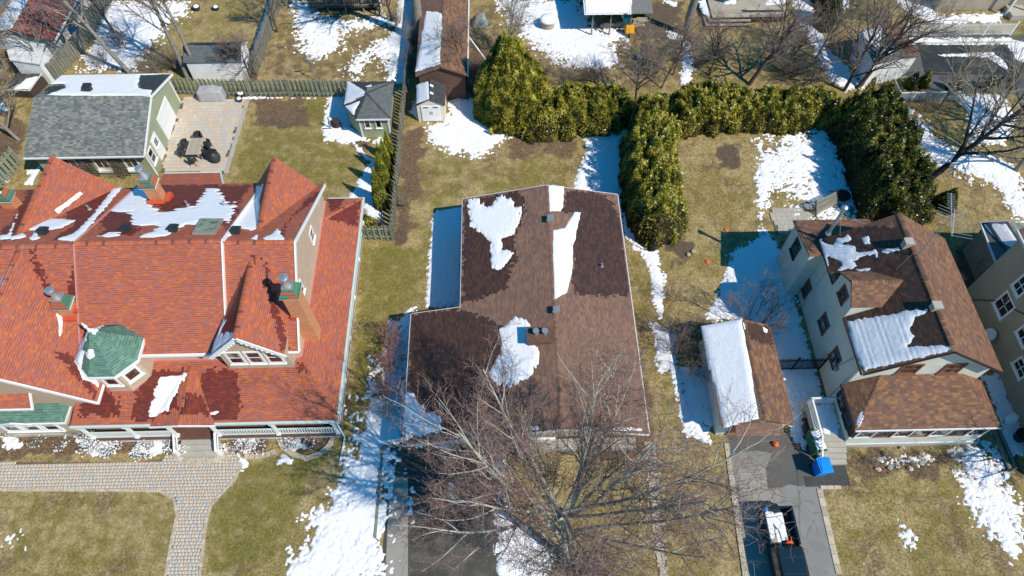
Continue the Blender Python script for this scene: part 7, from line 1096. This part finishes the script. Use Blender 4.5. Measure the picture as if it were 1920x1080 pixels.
G([[(1478, 790), (1500, 790), (1518, 835), (1505, 842), (1485, 825)]], 'snow beside the bins at the passage mouth', .06, .3, .4, 0, .3, seed=23); G([[(1785, 850), (1850, 815), (1868, 850), (1890, 900), (1915, 960), (1905, 1010), (1860, 970), (1830, 920), (1800, 890)]], 'snow field right of the cream front bed', .06, 1.3, 1.0, .2, .4, seed=24); G([[(1800, 880), (1880, 920), (1918, 1000), (1915, 1070), (1850, 1000), (1800, 940)], [(1690, 985), (1710, 1000), (1720, 1030), (1690, 1020)]], 'speckled snow trailing down the lower right lawn', .05, .6, 1.3, .55, .35, seed=25)
G([[(1845, 705), (1875, 700), (1905, 780), (1935, 850), (1890, 850), (1880, 800)]], 'snow in the gap between cream and taupe houses', .08, .5, .4, 0, .5, seed=26); G([[(1640, 858), (1690, 855), (1750, 850), (1740, 870), (1660, 872)]], 'scraps of snow in the cream front bed', .05, .4, 1.1, .45, .3, seed=27)
G([[(540, 0), (585, 0), (600, 30), (640, 40), (740, 30), (740, 45), (640, 60), (640, 90), (600, 110), (560, 100), (550, 40)]], 'trampled snow below the dark veranda', .05, 1.0, 1.2, .4, .3, seed=28); G([[(640, 130), (680, 90), (740, 60), (765, 70), (765, 110), (740, 150), (700, 105), (670, 145)]], 'speckled snow patches on the upper middle yard', .045, 1.0, 1.3, .5, .26, seed=29); G([[(735, 60), (748, 55), (752, 90), (742, 152), (728, 150), (736, 100), (725, 75)], [(752, 0), (758, 0), (752, 50), (748, 35)]], 'snow bank along the shaded walk', .08, .3, .4, 0, .5, seed=30)
G([[(748, 0), (778, 0), (772, 60), (765, 155), (744, 155), (752, 90), (742, 55)]], 'thin shaded snow on the walk beside the brick outbuilding', .04, .3, .4, .0, .5, seed=31, z0=.0)
G([[(935, 0), (1095, 0), (1110, 50), (1170, 55), (1175, 75), (1140, 85), (1145, 120), (1100, 125), (1040, 110), (1010, 90), (985, 70), (960, 30)]], 'wide snow field left of the corrugated shelter', .07, 1.8, .8, .12, .45, seed=32); G([[(1100, 95), (1150, 85), (1165, 115), (1130, 130), (1050, 125)]], 'leaf-strewn snow edge in the upper yard', .05, .5, 1.2, .4, .3, seed=33)
G([[(1248, 58), (1282, 62), (1280, 75), (1256, 72)], [(1275, 78), (1290, 78), (1300, 130), (1295, 165), (1280, 165), (1278, 120)], [(1245, 0), (1268, 4), (1265, 10), (1248, 6)]], 'narrow broken snow path below the thick trunk', .05, .4, .9, .2, .3, seed=34); G([[(1485, 0), (1515, 0), (1540, 60), (1550, 90), (1600, 140), (1620, 165), (1585, 170), (1550, 140), (1530, 95), (1500, 45)]], 'snowy strip with tree shadows leading to the pool shed', .08, .5, .4, 0, .5, seed=35); G([[(1565, 0), (1590, 0), (1590, 18), (1575, 15)]], 'snow patch by the dark evergreen at the top', .05, .3, .5, 0, .4, seed=36)
G([[(190, 0), (360, 5), (340, 30), (310, 45), (300, 70), (270, 90), (255, 130), (160, 130), (160, 110), (185, 60)]], 'snow field under the bare trees at the top left', .06, 1.3, .9, .12, .45, seed=37); G([[(505, 0), (512, 0), (490, 75), (478, 112), (470, 105), (485, 60)]], 'snow line along the divider fence', .07, .25, .3, 0, .5, seed=38)
G([[(1680, 0), (1750, 0), (1755, 30), (1880, 25), (1880, 42), (1760, 45), (1720, 35)]], 'shaded snow before the grey top right building', .06, .5, .8, .15, .5, seed=39); G([[(1700, 70), (1890, 72), (1925, 80), (1930, 120), (1905, 110), (1890, 84), (1710, 83)]], 'snow along the pool fence', .06, .35, .4, 0, .5, .02, seed=40); G([[(1760, 103), (1860, 98), (1885, 118), (1890, 135), (1870, 120), (1850, 108), (1765, 106)]], 'snow ridge across the dark pool cover', .06, .2, .2, 0, .5, .035, seed=41)
G([[(1698, 205), (1715, 210), (1740, 250), (1790, 280), (1850, 290), (1900, 320), (1920, 370), (1860, 340), (1810, 330), (1770, 310), (1725, 290), (1705, 240)]], 'snow slope around the wide pale tree', .07, 1.0, .8, .1, .5, seed=42); G([[(1790, 180), (1880, 178), (1900, 230), (1880, 270), (1820, 270), (1815, 210)]], 'shaded snow beyond the wide pale tree', .07, .5, .5, 0, .5, seed=43); G([[(1850, 320), (1900, 300), (1935, 400), (1910, 420), (1880, 370)]], 'snow patch at the right edge above the annex', .06, .6, .9, .2, .4, seed=44)
G([[(45, 345), (75, 310), (60, 345)], [(50, 318), (75, 316), (72, 324), (52, 326)]], 'snow scraps beside the garage and red house corner', .06, .2, .3, 0, .3, seed=45); G([[(660, 265), (675, 275), (685, 292), (700, 300), (690, 300), (672, 285)]], 'curved snow line on the bed edge below the sage shed', .06, .2, .2, 0, .3, seed=46); G([[(780, 180), (792, 200), (783, 225), (770, 210)]], 'snow beside the resin shed', .06, .3, .5, .1, .3, seed=47)
G([[(443, 848), (455, 858), (465, 870), (455, 880), (450, 865)], [(517, 868), (530, 852), (550, 862), (545, 868)], [(420, 835), (430, 838), (425, 850)]], 'small snow scraps by the curved walk and stone bed', .06, .2, .3, 0, .3, seed=48); G([[(130, 812), (160, 800), (200, 815), (216, 845), (190, 858), (160, 845)], [(245, 850), (262, 825), (300, 822), (312, 845), (285, 858)], [(0, 820), (25, 812), (40, 835), (10, 845)], [(440, 822), (470, 815), (490, 835), (460, 848)], [(530, 820), (560, 815), (575, 840), (545, 848)]], 'snow lying among the shrubs in front of the red house', .08, .35, .8, .15, .3, seed=53)
G([[(450, 186), (505, 184), (600, 184), (640, 188), (640, 184), (450, 181)]], 'snow crumbs along the foot of the green fence', .04, .2, .9, .3, .3, seed=49)
G([[(640, 560), (1900, 560), (1900, 1075), (640, 1075)]], 'tiny snow crumbs', .03, .3, .6, 1.25, .16, seed=50) if False else None
G([[(0, 990), (40, 985), (60, 1030), (20, 1060), (0, 1040)]], 'faint snow specks on the front left lawn', .03, .8, 1.3, 1.25, .22, seed=51); G([[(0, 318), (20, 330), (10, 345), (0, 340)], [(0, 190), (15, 205), (0, 212)]], 'snow scraps at the far left edge', .05, .3, .5, .1, .4, seed=52)
